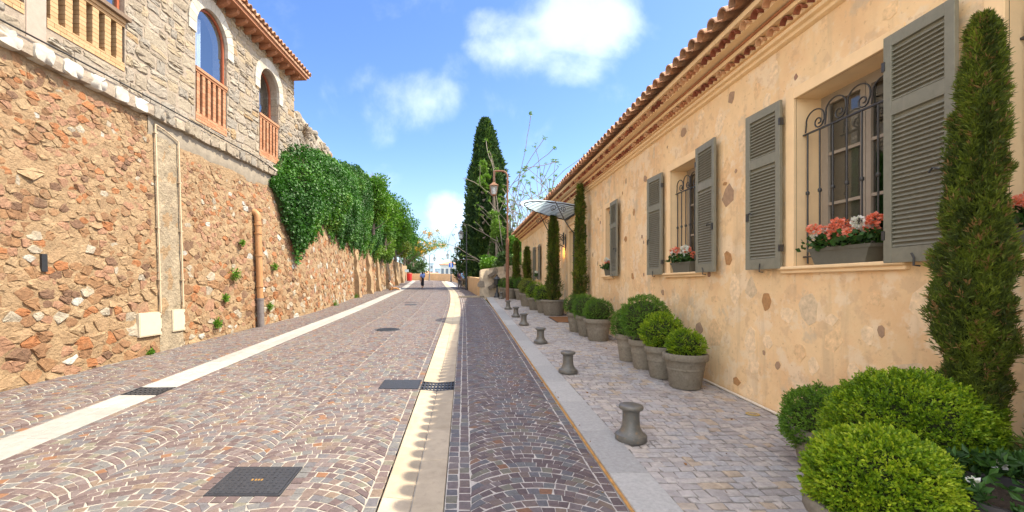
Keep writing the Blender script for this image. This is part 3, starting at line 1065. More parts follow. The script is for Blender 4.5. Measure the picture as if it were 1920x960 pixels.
def stone_from(poly, fn, h, shrink, rough=.25, tilt=.25, depth=.05, flat=.62, round_=True, cut=(.16, .28)):
    """a stone with a rough pillowed face from an outline; fn maps (a, b, out) to space"""
    P = chaikin(poly, random.uniform(*cut)) if round_ else poly
    cx = sum(p[0] for p in P) / len(P); cy = sum(p[1] for p in P) / len(P)
    m = len(P)
    ta, tb = random.gauss(0, tilt), random.gauss(0, tilt)
    size = max(abs(p[0] - cx) + abs(p[1] - cy) for p in P) + 1e-6
    V = []
    for (k, n0) in ((shrink, -depth), (shrink * .97, h * .55), (shrink * flat, h)):
        for p in P:
            jx = 1 + random.gauss(0, rough * .12)
            a = cx + (p[0] - cx) * k * jx; b = cy + (p[1] - cy) * k * jx
            n = n0
            if n0 > 0:
                n = n0 * (1 + random.gauss(0, rough)) + ((p[0] - cx) * ta + (p[1] - cy) * tb) * k * .6
            V.append(fn(a, b, n))
    V.append(fn(cx, cy, h * (1.08 + random.gauss(0, rough * .5))))
    F = []
    for r_ in range(2):
        for i in range(m):
            j = (i + 1) % m
            F.append((r_ * m + i, r_ * m + j, r_ * m + m + j, r_ * m + m + i))
    c = 3 * m
    for i in range(m):
        F.append((2 * m + i, 2 * m + (i + 1) % m, c))
    return (np.array(V), F, random.random())


ret = thing('retaining_wall', 'battered ochre rubble stone wall along the left pavement, under the grey stone house', 'stone wall', (-6.4, 12, float(g(12))))
# mortar face, uneven
sN = list(np.arange(-2, 17.01, .11)) + list(np.arange(17.2, 30, .25)) + list(np.arange(30, 67.1, .8))
nz = 46
V = []; F = []
for s in sN:
    z0 = float(g(s)) - .15; z1 = wall_top(s)
    for k in range(nz):
        z = z0 + (z1 - z0) * k / (nz - 1)
        nn = (mnoise.noise((s * 2.2, z * 2.2, 0)) * .018 + mnoise.noise((s * 6, z * 8, 3)) * .013 + mnoise.noise((s * 15, z * 18, 3)) * .008)
        if 9.3 < s < 10.1 or (z > 4.86 and s > 9.2):
            nn = nn * .25 + .02
        if k == nz - 1:
            V.append(WP(s, z, 0)); continue
        V.append(WP(s, z, nn))
F = [(i * nz + k, (i + 1) * nz + k, (i + 1) * nz + k + 1, i * nz + k + 1) for i in range(len(sN) - 1) for k in range(nz - 1)]
obj('mortar_face', V, F, M['rubble_mortar'], ret, .5, 60)
# wall's body behind and its top
V = []; F = []
for s in np.arange(-2, 67.1, 1.5):
    zt = wall_top(s) - .01
    V += [(float(wx(s)) - .25, s, zt), (float(wx(s)) - 1.0, s, zt), (float(wx(s)) - 1.0, s, float(g(s)) - .3)]
n = len(V) // 3
for i in range(n - 1):
    F += [(3 * i, 3 * i + 3, 3 * i + 4, 3 * i + 1), (3 * i + 1, 3 * i + 4, 3 * i + 5, 3 * i + 2)]
obj('wall_core', V, F, M['rubble_mortar'], ret)


def r_wall(s, z):
    zr = z - float(g(s))
    base = .34
    if s < 17:
        base = .40 - .055 * min(zr, 4) if zr > .35 else .30
        if mnoise.noise((s * 1.1, z * 1.5, 9)) > .30 and zr > .7 and random.random() < .93: return 0
        base *= 1 + .45 * mnoise.noise((s * .7, z * .9, 21))
        if 9.32 < s < 10.08 and zr > .25: return 0
        if z > 4.88 and s > 9.3: return 0
        if 8.72 < s < 9.42 and .6 < z < 1.3: return 0
        if 9.6 < s < 10.15 and .6 < z < 1.3: return 0
    else:
        base = .30 if s < 30 else .5
    return base * random.choice((.34, .42, .5, .6, .7, .85, 1.05))


pts = poisson(4.6, 17, 0.1, 5.2, r_wall, 60000) + poisson(17, 46, .6, 4.9, r_wall, 16000)
pts = [p for p in pts if p[1] > float(g(p[0])) + .02 and p[1] < wall_top(p[0]) - .06]
asp = 1.6
sp = [(p[0], p[1] * asp, p[2]) for p in pts]
cells = voronoi(sp)
pcs = []
for p, c in zip(sp, cells):
    if c is None:
        continue
    poly = [(a, b / asp) for a, b in c]
    zr = p[1] / asp - float(g(p[0]))
    hgt = random.uniform(.008, .022) * (1.3 if zr < 1.6 else .9) * (p[2] / .2) ** .5
    if random.random() < .25:
        hgt *= .4
    poly = [(a_ + random.gauss(0, p[2] * .05), b_ + random.gauss(0, p[2] * .035)) for a_, b_ in poly]
    st = stone_from(poly, WP, hgt, random.uniform(.92, 1.03), rough=.4, tilt=.16, flat=random.uniform(.70, .88), cut=(.06, .16))
    t = st[2]
    if zr < .5 and random.random() < .12: t = .92
    if zr > 2.2 and random.random() < .45: t = random.choice((.4, .5, .2, .8))
    pcs.append((st[0], st[1], t))
pieces_out(pcs, 'rubble_stone', 'rubble_stones', M['rubble'], ret, 300)
# buttress ribs further along
for k, (s, w, pr) in enumerate(((25.9, .8, .26), (30.2, 1.1, .32), (34.0, .8, .3), (39.5, 1.3, .34), (47, 1.2, .34), (55, 1.4, .34))):
    zt = wall_top(s) - .5; zb = float(g(s)) - .1
    V = []
    for i in range(9):
        z = zb + (zt - zb) * i / 8
        o = pr * (1 - i / 8) ** .9 + .05
        for ds, oo in ((-w / 2, -.1), (-w / 2, o), (w / 2, o), (w / 2, -.1)):
            x, y, zz = WP(s + ds, z, oo + mnoise.noise((s, z * 2.3, ds * 3)) * .14)
            V.append((x, y + mnoise.noise((s + 9, z * 1.7, oo)) * .05, zz))
    F = [(4 * i + a, 4 * i + a + 1, 4 * i + a + 5, 4 * i + a + 4) for i in range(8) for a in range(3)] + [(32, 33, 34, 35)]
    obj('buttress', V, F, M['rubble_mortar'], ret)
# cement chase with its conduits and the two little doors
mb = MB()
V = []; F = []
for s in np.linspace(9.36, 10.06, 15):
    for z in np.linspace(float(g(s)) - .05, 5.3, 90):
        V.append(WP(s, z, .026 + mnoise.noise((s * 5, z * 3, 7)) * .018 + mnoise.noise((s * 13, z * 11, 7)) * .010))
F = [(i * 90 + k, (i + 1) * 90 + k, (i + 1) * 90 + k + 1, i * 90 + k + 1) for i in range(14) for k in range(89)]
obj('cement_patch', V, F, M['chase'], ret, .5, 60)
V = []; F = []
for s in np.arange(9.2, 16.4, .2):
    lo = 4.86 + mnoise.noise((s * .8, 0, 0)) * .18
    for k in range(5):
        z = lo + (5.33 - lo) * k / 4
        V.append(WP(s, z, .036 + mnoise.noise((s * 4, z * 4, 2)) * .012 - (.03 if k == 0 else 0)))
n = len(V) // 5
F = [(i * 5 + k, (i + 1) * 5 + k, (i + 1) * 5 + k + 1, i * 5 + k + 1) for i in range(n - 1) for k in range(4)]
obj('cement_band', V, F, M['cement'], ret, .5, 60)
# slot in the wall: its dark hollow is painted on as a black block
sv = (-7.05) / ((95 - U0) / F_PX - .068)
mb = MB(); mb.prism([(6.96, 2.0), (7.05, 2.0), (7.05, 2.28), (6.96, 2.28)], WP, -.02, .036)
mb.build('slot_shade', M['black_iron'], ret)
c = thing('conduit', 'pair of thin cream conduits running up the rubble wall from the meter doors', 'conduit', WP(9.35, 1.2, 0))
for s, z0, z1 in ((9.35, 1.22, 5.18), (10.03, 1.27, 5.02)):
    mb = MB(); mb.tube([WP(s, z, .075) for z in np.linspace(z0, z1, 6)], .018, 8)
    mb.build('pipe', M['cream_pipe'], c, 60)
mb = MB(); mb.tube([WP(9.35, 5.18, .075), WP(9.6, 5.15, .075), WP(10.03, 5.02, .075)], .014, 8); mb.build('pipe', M['cream_pipe'], c, 60)
mb = MB()
for s, zz in ((9.35, (1.9, 3.0, 4.1, 5.0)), (10.03, (1.9, 3.0, 4.1))):
    for z in zz:
        mb.prism([(s - .035, z - .012), (s + .035, z - .012), (s + .035, z + .012), (s - .035, z + .012)], WP, .03, .096)
mb.build('clips', M['cream_pipe'], c, stuff=True)
for (a, b, z0, z1, lab, kn) in ((8.79, 9.38, .74, 1.22, 'wide cream meter door low in the rubble wall, left of the conduit', 1), (9.70, 10.09, .76, 1.24, 'narrow cream meter door low in the rubble wall, right of the other', 0)):
    m_ = thing('meter_door', lab, 'meter box', WP((a + b) / 2, z0, 0))
    mb = MB(); mb.prism([(a + .02, z0 + .02), (b - .02, z0 + .02), (b - .02, z1 - .02), (a + .02, z1 - .02)], WP, .0, .066); mb.build('door', M['cream_plate'], m_)
    mb = MB()
    for q in ((a, z0, b, z0 + .018), (a, z1 - .018, b, z1), (a, z0 + .019, a + .018, z1 - .019), (b - .018, z0 + .019, b, z1 - .019)):
        mb.prism([(q[0], q[1]), (q[2], q[1]), (q[2], q[3]), (q[0], q[3])], WP, .0, .06)
    mb.build('frame', M['cream_plate'], m_)
    mb = MB()
    for z in (z0 + .1, z1 - .1):
        mb.prism([(b - .03, z - .03), (b - .012, z - .03), (b - .012, z + .03), (b - .03, z + .03)], WP, .06, .075)
    mb.build('hinges', M['rail_brown'], m_, stuff=True)
# orange drain pipe
p_ = thing('drain_pipe', 'orange painted drain pipe with a dark iron foot standing against the rubble wall', 'drain pipe', WP(13.2, float(g(13.2)), .2))
gz = float(g(13.2))
px = float(wx(13.2)) + .13
lean = lambda z: px - .03 * (z - gz)
mb = MB(); mb.tube([(lean(z), 13.2, z) for z in np.linspace(1.38, 3.78, 8)], .092, 16); mb.build('pipe', M['orange_pipe'], p_, 60)
mb = MB(); mb.tube([(lean(z), 13.2, z) for z in np.linspace(gz - .05, 1.36, 4)], .099, 16); mb.build('iron_foot', M['grey_pipe'], p_, 60)
mb = MB()
P = [(lean(3.7), 13.2, 3.70)] + [(lean(3.78) - .16 + .16 * math.cos(a), 13.2 - .0, 3.80 + .16 * math.sin(a)) for a in np.linspace(0, PI / 2, 7)] + [(lean(3.9) - .45, 13.2, 3.96)]
mb.tube(P, .097, 16); mb.build('elbow', M['orange_pipe'], p_, 60)
for z in (1.36, 1.74, 2.66, 3.32, 3.58):
    mb = MB(); mb.tube([(lean(z), 13.2, z - .025), (lean(z), 13.2, z + .025)], .112, 16)
    mb.build('collar', M['orange_pipe'] if z > 1.5 else M['grey_pipe'], p_, 60)

# ================================================================== LEFT: GREY STONE HOUSE
XF = lambda s: -7.28 + .068 * s


def HP(s, z, n):
    return (XF(s) + n, s - .068 * n, z)


Z_LEDGE, Z_EAVE, S0, S1 = 5.56, 9.30, 2.0, 16.05
house_l = thing('stone_house', 'grey limestone house with arched windows standing on the rubble wall', 'house', (XF(9), 9, Z_LEDGE))
# openings: (s centre, half width, sill z, springing z)
ARCH = [(11.40, .63, 5.80, 8.17), (14.30, .61, 5.80, 8.10)]
BAYS = [(5.90, .95, 5.97, 8.4), (7.95, .76, 5.97, 8.4)]
OPEN = ARCH + BAYS


def arch_top(o, s):
    d = max(0.0, o[1] ** 2 - (s - o[0]) ** 2)
    return o[3] + math.sqrt(d)


mb = MB()
cuts = sorted([S0, S1] + [o[0] + k * o[1] for o in OPEN for k in (-1, 1)])
for a, b in zip(cuts[:-1], cuts[1:]):
    o = next((q for q in OPEN if abs(q[0] - (a + b) / 2) < q[1] * .99), None)
    if o is None:
        mb.prism([(a, Z_LEDGE - .3), (b, Z_LEDGE - .3), (b, Z_EAVE), (a, Z_EAVE)], HP, -.4, 0)
    else:
        ss = [o[0] - o[1] * math.cos(t) for t in np.linspace(0, PI, 19)]
        for p, q in zip(ss[:-1], ss[1:]):
            V = []
            zp, zq = arch_top(o, p), arch_top(o, q)
            V = [HP(p, zp, 0), HP(q, zq, 0), HP(q, Z_EAVE, 0), HP(p, Z_EAVE, 0), HP(p, zp, -.4), HP(q, zq, -.4)]
            mb.add(V, [(0, 1, 2, 3), (1, 0, 4, 5)])
        mb.prism([(a, Z_LEDGE - .3), (b, Z_LEDGE - .3), (b, o[2]), (a, o[2])], HP, -.4, 0)
mb.build('facade_wall', M['ashlar_mortar'], house_l)
# the rest of the box
mb = MB()
mb.add([HP(S1, Z_LEDGE - .5, 0), HP(S1, Z_LEDGE - .5, -8), HP(S1, Z_EAVE, -8), HP(S1, Z_EAVE, 0)], [(0, 1, 2, 3)])
mb.add([HP(S1, Z_LEDGE - .5, -8), HP(S0, Z_LEDGE - .5, -8), HP(S0, Z_EAVE, -8), HP(S1, Z_EAVE, -8)], [(0, 1, 2, 3)])
mb.add([HP(S0, Z_LEDGE - .5, -8), HP(S0, Z_LEDGE - .5, 0), HP(S0, Z_EAVE, 0), HP(S0, Z_EAVE, -8)], [(0, 1, 2, 3)])
mb.build('side_walls', M['ashlar_mortar'], house_l)
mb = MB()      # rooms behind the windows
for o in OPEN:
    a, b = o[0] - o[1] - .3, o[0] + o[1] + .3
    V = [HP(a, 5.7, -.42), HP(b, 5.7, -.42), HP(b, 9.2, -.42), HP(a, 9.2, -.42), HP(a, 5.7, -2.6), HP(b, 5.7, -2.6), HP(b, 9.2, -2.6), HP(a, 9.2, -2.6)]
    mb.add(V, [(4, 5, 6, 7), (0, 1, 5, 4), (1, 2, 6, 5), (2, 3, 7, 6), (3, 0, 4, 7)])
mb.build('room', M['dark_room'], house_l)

# coursed stones
pcs = []
z = Z_LEDGE + .02
row = 0
while z < Z_EAVE - .03:
    h = random.uniform(.13, .27) * (1.15 if z < 7.5 else .9)
    h = min(h, Z_EAVE - z)
    s = 4.5 + random.uniform(0, .2)
    while s < S1 + .02:
        w = h * random.uniform(.8, 2.3)
        if S1 - (s + w) < .1:
            w = S1 - s + .02
        c = (s + w / 2, z + h / 2)
        skip = False
        subs = [(s, s + w, z, z + h)]
        if w > .2 and h > .22 and random.random() < .3:      # two thin ones instead of one tall one
            zm = z + h * random.uniform(.4, .6)
            subs = [(s, s + w, z, zm), (s, s + w, zm, z + h)]
        for (a, b, za, zb) in subs:
            bad = False
            for i, o in enumerate(OPEN):
                L_, R_ = o[0] - o[1] - .012, o[0] + o[1] + .012
                if L_ < (a + b) / 2 < R_ and za < o[2] - .06:
                    zb = min(zb, o[2] - .012)
                    continue
                if za < o[3] and zb > o[2] - .02:
                    if a < L_ < b: b = L_
                    elif a < R_ < b: a = R_
                    elif L_ <= a and b <= R_: bad = True
                mz = (za + zb) / 2
                dd_ = math.hypot((a + b) / 2 - o[0], max(mz - o[3], 0)) if mz > o[3] - .2 else 9
                if dd_ < o[1] + (.22 if i < 2 else .02): bad = True
            if b > 6.86 and a < 7.19 and za < 8.9:
                bad = True
            if bad or b - a < .05:
                continue
            j = random.uniform(.008, .016)
            jt = lambda: random.gauss(0, .013)
            P = []
            cs = [(a + j, za + j), (b - j, za + j), (b - j, zb - j), (a + j, zb - j)]
            for k in range(4):
                p, q2 = cs[k], cs[(k + 1) % 4]
                P.append((p[0] + jt(), p[1] + jt()))
                P.append(((p[0] + q2[0]) / 2 + jt(), (p[1] + q2[1]) / 2 + jt()))
            wob = lambda a_, b_, n_: HP(a_, b_ + .02 * math.sin(a_ * 1.9 + row), n_)
            st = stone_from(P, wob, random.uniform(.006, .028), .985, rough=.4, tilt=.05, flat=.8)
            t = st[2]
            if zb > 8.3: t = random.choice((.56, .6, .97, .2, .3, .75, .58))
            pcs.append((st[0], st[1], t))
        s += w
    z += h
    row += 1
pieces_out(pcs, 'wall_stone', 'wall_stones', M['ashlar'], house_l, 300)

# voussoirs and jamb blocks of white stone
for o in ARCH:
    n = 13
    for i in range(n):
        a0 = PI * i / n + .006; a1 = PI * (i + 1) / n - .006
        r0, r1 = o[1] - .004, o[1] + .285 + random.uniform(-.015, .015)
        pts2 = [(o[0] - r0 * math.cos(a0), o[3] + r0 * math.sin(a0)), (o[0] - r0 * math.cos((a0 + a1) / 2), o[3] + r0 * math.sin((a0 + a1) / 2)), (o[0] - r0 * math.cos(a1), o[3] + r0 * math.sin(a1)),
                (o[0] - r1 * math.cos(a1), o[3] + r1 * math.sin(a1)), (o[0] - r1 * math.cos((a0 + a1) / 2), o[3] + r1 * math.sin((a0 + a1) / 2)), (o[0] - r1 * math.cos(a0), o[3] + r1 * math.sin(a0))]
        mb = MB(); mb.prism(pts2, HP, -.05, .040, random.random()); mb.build('voussoir', M['white_stone'], house_l)
    for (sg, z0, z1, w) in ((-1, o[3] - .24, o[3] - .006, .27), (1, o[3] - .24, o[3] - .006, .27)):
        a, b = sorted((o[0] + sg * (o[1] - .004), o[0] + sg * (o[1] + w)))
        mb = MB(); mb.prism([(a, z0), (b, z0), (b, z1), (a, z1)], HP, -.05, .038, .7); mb.build('jamb_block', M['white_stone'], house_l)
    # stone lining of the reveal
    mb = MB()
    for sg in (-1, 1):
        zz = o[2]
        while zz < o[3]:
            hh = min(random.uniform(.2, .32), o[3] - zz)
            a, b = sorted((o[0] + sg * o[1] * 1.0, o[0] + sg * (o[1] - .012)))
            mb.prism([(a, zz + .006), (b, zz + .006), (b, zz + hh - .006), (a, zz + hh - .006)], HP, -.38, -.055, random.random())
            zz += hh
    mb.build('reveal_stones', M['ashlar'], house_l, stuff=True)


def balustrade(o, z0, z1, n, mat, rail_mat, brick, name='balustrade', courses=9):
    a, b = o[0] - o[1], o[0] + o[1]
    first = None
    mb = MB(); mb.prism([(a + .003, z1), (b - .003, z1), (b - .003, z1 + .07), (a + .003, z1 + .07)], HP, -.2, .035, .6)
    mb.prism([(a + .003, z1 - .055), (b - .003, z1 - .055), (b - .003, z1 - .002), (a + .003, z1 - .002)], HP, -.18, .012, .2)
    rail = mb.build('handrail', rail_mat, house_l)
    k = 0
    # brick plinth under the balusters, course by course
    zc = o[2] + .003
    while zc < z0 - .01:
        s = a + .003 - (.1 if k % 2 else 0)
        while s < b - .01:
            e = min(s + .215, b - .003)
            p = max(s, a + .003)
            if e - p > .02:
                m2 = MB(); m2.prism([(p, zc), (e - .006, zc), (e - .006, min(zc + .062, z0 - .003)), (p, min(zc + .062, z0 - .003))], HP, -.18, .012 + random.uniform(0, .004), random.random())
                m2.build('plinth_brick', mat, house_l)
            s += .215
        zc += .068; k += 1
    w = brick
    step = (b - a) / n
    for i in range(n):
        c = a + step * (i + .5)
        m2 = MB()
        zz = z0; hc = (z1 - .057 - z0) / courses
        for q in range(courses):
            d = random.uniform(-.003, .003)
            m2.prism([(c - w / 2 + d, zz + .004), (c + w / 2 + d, zz + .004), (c + w / 2 + d, zz + hc - .003), (c - w / 2 + d, zz + hc - .003)], HP, -.15, .002, random.random())
            zz += hc
        m2.prism([(c - w / 2 + .008, z0), (c + w / 2 - .008, z0), (c + w / 2 - .008, z1 - .06), (c - w / 2 + .008, z1 - .06)], HP, -.142, -.006, .0)
        m2.build('baluster', mat, house_l)


for o in ARCH:
    balustrade(o, 6.02, 7.06, 6, M['red_brick'], M['red_brick'], .105)
for o, n in ((BAYS[0], 7), (BAYS[1], 6)):
    balustrade(o, 6.14, 6.90, n, M['yellow_brick'], M['yellow_brick'], .13)
    mb = MB(); mb.prism([(o[0] - o[1] - .06, 6.975), (o[0] + o[1] + .06, 6.975), (o[0] + o[1] + .06, 7.05), (o[0] - o[1] - .06, 7.05)], HP, -.2, .10, .5)
    mb.build('sill_board', M['rail_brown'], house_l)
mb = MB(); mb.prism([(6.87, 5.6), (7.175, 5.6), (7.175, 8.9), (6.87, 8.9)], HP, -.06, .012); mb.build('plaster_pier', M['plaster_pink'], house_l)

# windows of the arches and bays
for i, o in enumerate(OPEN):
    rec = -.07 if i == 0 else (-.27 if i == 1 else -.1)
    zb = 7.14 if i < 2 else 7.053
    w = .055
    mb = MB()
    ang = np.linspace(0, PI, 21)
    r0, r1 = o[1] - .012, o[1] - .012 - w
    outer = [(o[0] - r0, zb)] + [(o[0] - r0 * math.cos(t), o[3] + r0 * math.sin(t)) for t in ang] + [(o[0] + r0, zb)]
    inner = [(o[0] - r1, zb + w)] + [(o[0] - r1 * math.cos(t), o[3] + r1 * math.sin(t)) for t in ang] + [(o[0] + r1, zb + w)]
    n = len(outer)
    V = [HP(a, b, rec) for a, b in outer] + [HP(a, b, rec) for a, b in inner] + [HP(a, b, rec - .06) for a, b in outer] + [HP(a, b, rec - .06) for a, b in inner]
    F = []
    for k in range(n):
        j = (k + 1) % n
        F += [(k, j, n + j, n + k), (n + k, n + j, 3 * n + j, 3 * n + k), (2 * n + j, 2 * n + k, 3 * n + k, 3 * n + j), (j, k, 2 * n + k, 2 * n + j)]
    mb.add(V, F)
    if i >= 2:
        mb.prism([(o[0] - .03, zb + w), (o[0] + .03, zb + w), (o[0] + .03, o[3] + o[1] - .08), (o[0] - .03, o[3] + o[1] - .08)], HP, rec - .06, rec - .004)
    frm = mb.build('window_frame', M['red_wood'], house_l)
    V = [HP(a, b, rec - .03) for a, b in inner]
    obj('pane', V, [tuple(range(len(V)))], M['glass'], frm)
    # curtain
    V = []; F = []
    m = 26
    for k in range(m):
        s = o[0] - r1 + (r1 * (.95 if i != 1 else 1.2)) * k / (m - 1)
        n_ = rec - .25 + .03 * math.sin(k * 1.35) + .012 * math.sin(k * 3.1)
        zt = arch_top((o[0], r1, 0, o[3]), min(s, o[0])) - .03
        sh = .12 * (k / m) ** 2
        V += [HP(s, zb + .04, n_), HP(s, zt - sh, n_)]
    F = [(2 * k, 2 * k + 2, 2 * k + 3, 2 * k + 1) for k in range(m - 1)]
    obj('curtain', V, F, M['curtain'], frm, .5, 60)

# ledge of rough white stones under the house
pcs = []
s = 3.0
i = 0
while s < 16.3:
    far = s > 9.0
    w = random.uniform(.24, .34) if far else random.uniform(.30, .40)
    P = [(s, 5.30), (s + w * .5, 5.285), (s + w - .02, 5.30), (s + w - .01, 5.45), (s + w - .02, 5.555), (s + w * .5, 5.56), (s, 5.555), (s - .005, 5.43)]
    LP = lambda a, b, n: (float(wx(a)) - .14 + n, a, b)
    st = stone_from(P, LP, .135 + random.uniform(-.015, .02), .97, rough=.10, tilt=.05, depth=.2, flat=.93)
    pcs.append((st[0], st[1], (random.uniform(.8, 1.0) if not far else random.uniform(.0, .5))))
    s += w + (random.uniform(.10, .16) if not far else .02)
    i += 1
pieces_out([p for p in pcs if p[2] > .7], 'ledge_stone', 'ledge_stones', M['white_stone'], house_l, 200, 70)
pieces_out([p for p in pcs if p[2] <= .7], 'ledge_stone', 'ledge_stones', M['ashlar'], house_l, 200, 70)
V = []; F = []
ss = np.arange(2, 16.4, .2)
for s in ss:
    x = float(wx(s)) - .14
    V += [(x - .3, s, 5.31), (x + .115, s, 5.31 + .02 * math.sin(s * 5)), (x + .125 + .01 * math.sin(s * 9), s, 5.42), (x + .11, s, 5.57), (x - .3, s, 5.575)]
n = len(ss)
F = [(5 * i + k, 5 * i + 5 + k, 5 * i + 6 + k, 5 * i + 1 + k) for i in range(n - 1) for k in range(4)]
F.append(tuple(5 * (n - 1) + k for k in range(5)))
obj('ledge_mortar', V, F, M['ashlar_mortar'], house_l)
mb = MB()
P = [(float(wx(s)) + .0 + .02, s, 5.60 + .02 * math.sin(s * .9) - (.10 * max(0, s - 13) ** 1.3 if s > 13 else 0)) for s in np.arange(4, 15.6, .3)]
mb.tube(P, .014, 6)
tag(mb.build('cable', M['cable'], smooth=60), 'black cable sagging along the ledge under the grey stone house', 'cable')

# roof: corbels, boards, tiles
for s in np.arange(9.1, 16.0, .42):
    mb = MB()
    P = [(0.0, 9.08), (.16, 9.10), (.30, 9.16), (.34, 9.24), (0.0, 9.24)]
    V = [HP(s - .06, zz, nn) for nn, zz in P] + [HP(s + .06, zz, nn) for nn, zz in P]
    mb.add(V, [(4, 3, 2, 1, 0), (5, 6, 7, 8, 9)] + [(k, (k + 1) % 5, 5 + (k + 1) % 5, 5 + k) for k in range(5)], random.random())
    mb.build('corbel', M['corbel'], house_l)
mb = MB(); mb.prism([(2, 9.243), (16.2, 9.243), (16.2, 9.34), (2, 9.34)], HP, -.2, .42); mb.build('eave_board', M['corbel'], house_l)
mb = MB()
V = []
for s in (2, 16.3):
    V += [HP(s, 9.343, .47), HP(s, 9.42, .47), HP(s, 10.75, -4), HP(s, 9.42, -8.4), HP(s, 9.343, -8.4)]
mb.add(V, [(0, 5, 6, 1), (1, 6, 7, 2), (2, 7, 8, 3), (0, 1, 2, 3, 4), (9, 8, 7, 6, 5), (4, 9, 5, 0)])
mb.build('roof', M['roof_tile'], house_l)


def tile_mesh(L, r0, r1, t=.016, n=9, arc=PI):
    """half-round clay tile lying along +x from its wide mouth at x=0, crown up"""
    V = []
    for (x, r_) in ((0, r0), (L, r1)):
        for rr in (r_, r_ - t):
            for k in range(n):
                a = PI / 2 - arc / 2 + arc * k / (n - 1)
                V.append((x, rr * math.cos(a), rr * math.sin(a)))
    F = []
    for k in range(n - 1):
        F.append((k, k + 1, 2 * n + k + 1, 2 * n + k))
        F.append((n + k + 1, n + k, 3 * n + k, 3 * n + k + 1))
        F.append((k + 1, k, n + k, n + k + 1))
    F.append((0, 2 * n, 3 * n, n)); F.append((n - 1, 2 * n - 1, 4 * n - 1, 3 * n - 1))
    return np.array(V), F


def tile_set(L, r0, r1, mat, n=7, count=5, **kw):
    out = []
    V, F = tile_mesh(L, r0, r1, n=n, **kw)
    for k in range(count):
        out.append(make_mesh('tile', V, F, mat, (k + .5) / count, 40))
    return out


tl = tile_set(.45, .105, .085, M['roof_tile'])
for row in range(2):
    for k, s in enumerate(np.arange(9.0, 16.3, .22)):
        o = link('roof_tile', random.choice(tl), house_l)
        p = Vector(HP(s, 9.44 + row * .105, .52 - row * .36))
        o.location = p - Vector(wloc(house_l))
        o.rotation_euler = (random.gauss(0, .03), -R(17) - random.gauss(0, .03), R(180) + random.gauss(0, .03) + .068)
# bits of an older wall behind the ivy
old = thing('ruined_wall', 'rough broken top of an old stone wall rising behind the ivy', 'stone wall', (-6.6, 19, 5))
V = []; F = []
ss = np.arange(16.3, 22.8, .3)
top = lambda s: float(np.interp(s, [16, 18.5, 20.5, 21.8, 22.6], [8.35, 8.5, 8.6, 8.5, 7.6])) + mnoise.noise((s * 2, 1, 1)) * .12
for s in ss:
    x = -6.45 - .045 * (s - 18)
    for (dx_, zz) in ((0, 5.0), (.05, 7.0), (.04, top(s) - .2), (-.12, top(s)), (-.6, top(s) - .05), (-.8, 7)):
        V.append((x + dx_ + mnoise.noise((s, zz, 4)) * .05, s, zz))
n = len(ss)
F = [(6 * i + k, 6 * i + 6 + k, 6 * i + 7 + k, 6 * i + 1 + k) for i in range(n - 1) for k in range(5)]
F += [tuple(6 * (n - 1) + k for k in range(6)), tuple(5 - k for k in range(6))]
obj('wall_body', V, F, M['ashlar_mortar'], old, .5, 50)
pts = poisson(16.4, 22.6, 6.9, 8.6, lambda a, b: .30 * random.choice((.7, .9, 1.1)), 1200)
pts = [p for p in pts if p[1] < top(p[0]) - .28]
sp = [(p[0], p[1] * 1.5, p[2]) for p in pts]
pcs = []
for p, c in zip(sp, voronoi(sp)):
    if c:
        pcs.append(stone_from([(a, b / 1.5) for a, b in c], lambda a, b, n: (-6.40 - .045 * (a - 18) + n, a, b), random.uniform(.03, .08), .9, tilt=.2))
pieces_out(pcs, 'wall_stone', 'wall_stones', M['ashlar'], old, 120)
struct(obj('garden_terrace', [(-9.5, 16.1, 5.0), (-60, 16.1, 5.0), (-60, 75, 4.4), (-10.2, 75, 4.2), (-7.9, 41, 4.2), (-7.2, 22.6, 4.9)], [(0, 1, 2, 3, 4, 5)], M['terrain']))

# ================================================================== RIGHT: LONG OCHRE HOUSE
HX = 3.76
HY0, HY1 = -5.0, 29.2
house = thing('ochre_house', 'long low cream ochre house with grey louvred shutters and a tiled cornice', 'house', (HX, 12, float(g(12))))
# openings on the street side: y0, y1, z0, z1
W0 = (1.95, 3.07, 2.0, 3.92); W1 = (3.90, 5.04, 2.0, 3.91); W2 = (7.07, 8.08, 2.0, 3.86)
W3 = (11.22, 11.78, 2.02, 3.80); W4 = (18.25, 19.05, 2.05, 3.75); W5 = (22.15, 23.05, 2.05, 3.72)
DOOR = (14.62, 15.80, .50, 3.66)
WINS = [W0, W1, W2, W3, W4, W5]
holes = WINS + [DOOR]
yb = sorted(set([HY0, HY1] + [v for h in holes for v in h[:2]] + list(np.arange(HY0, HY1, .14))))
yb = [y for i, y in enumerate(yb) if i == 0 or y - yb[i - 1] > .02 or any(abs(y - v) < 1e-9 for h in holes for v in h[:2])]
zb = sorted(set([-.5, 4.66] + [v for h in holes for v in h[2:]] + list(np.arange(-.3, 4.66, .14))))
zb = [z for i, z in enumerate(zb) if i == 0 or z - zb[i - 1] > .012 or any(abs(z - v) < 1e-9 for h in holes for v in h[2:])]
edge_y = set(v for h in holes for v in h[:2]); edge_z = set(v for h in holes for v in h[2:])
def plaster_b(y, z):
    return mnoise.noise((y * .9, z * .9, 1)) * .011 + mnoise.noise((y * 3.1, z * 3.1, 5)) * .007


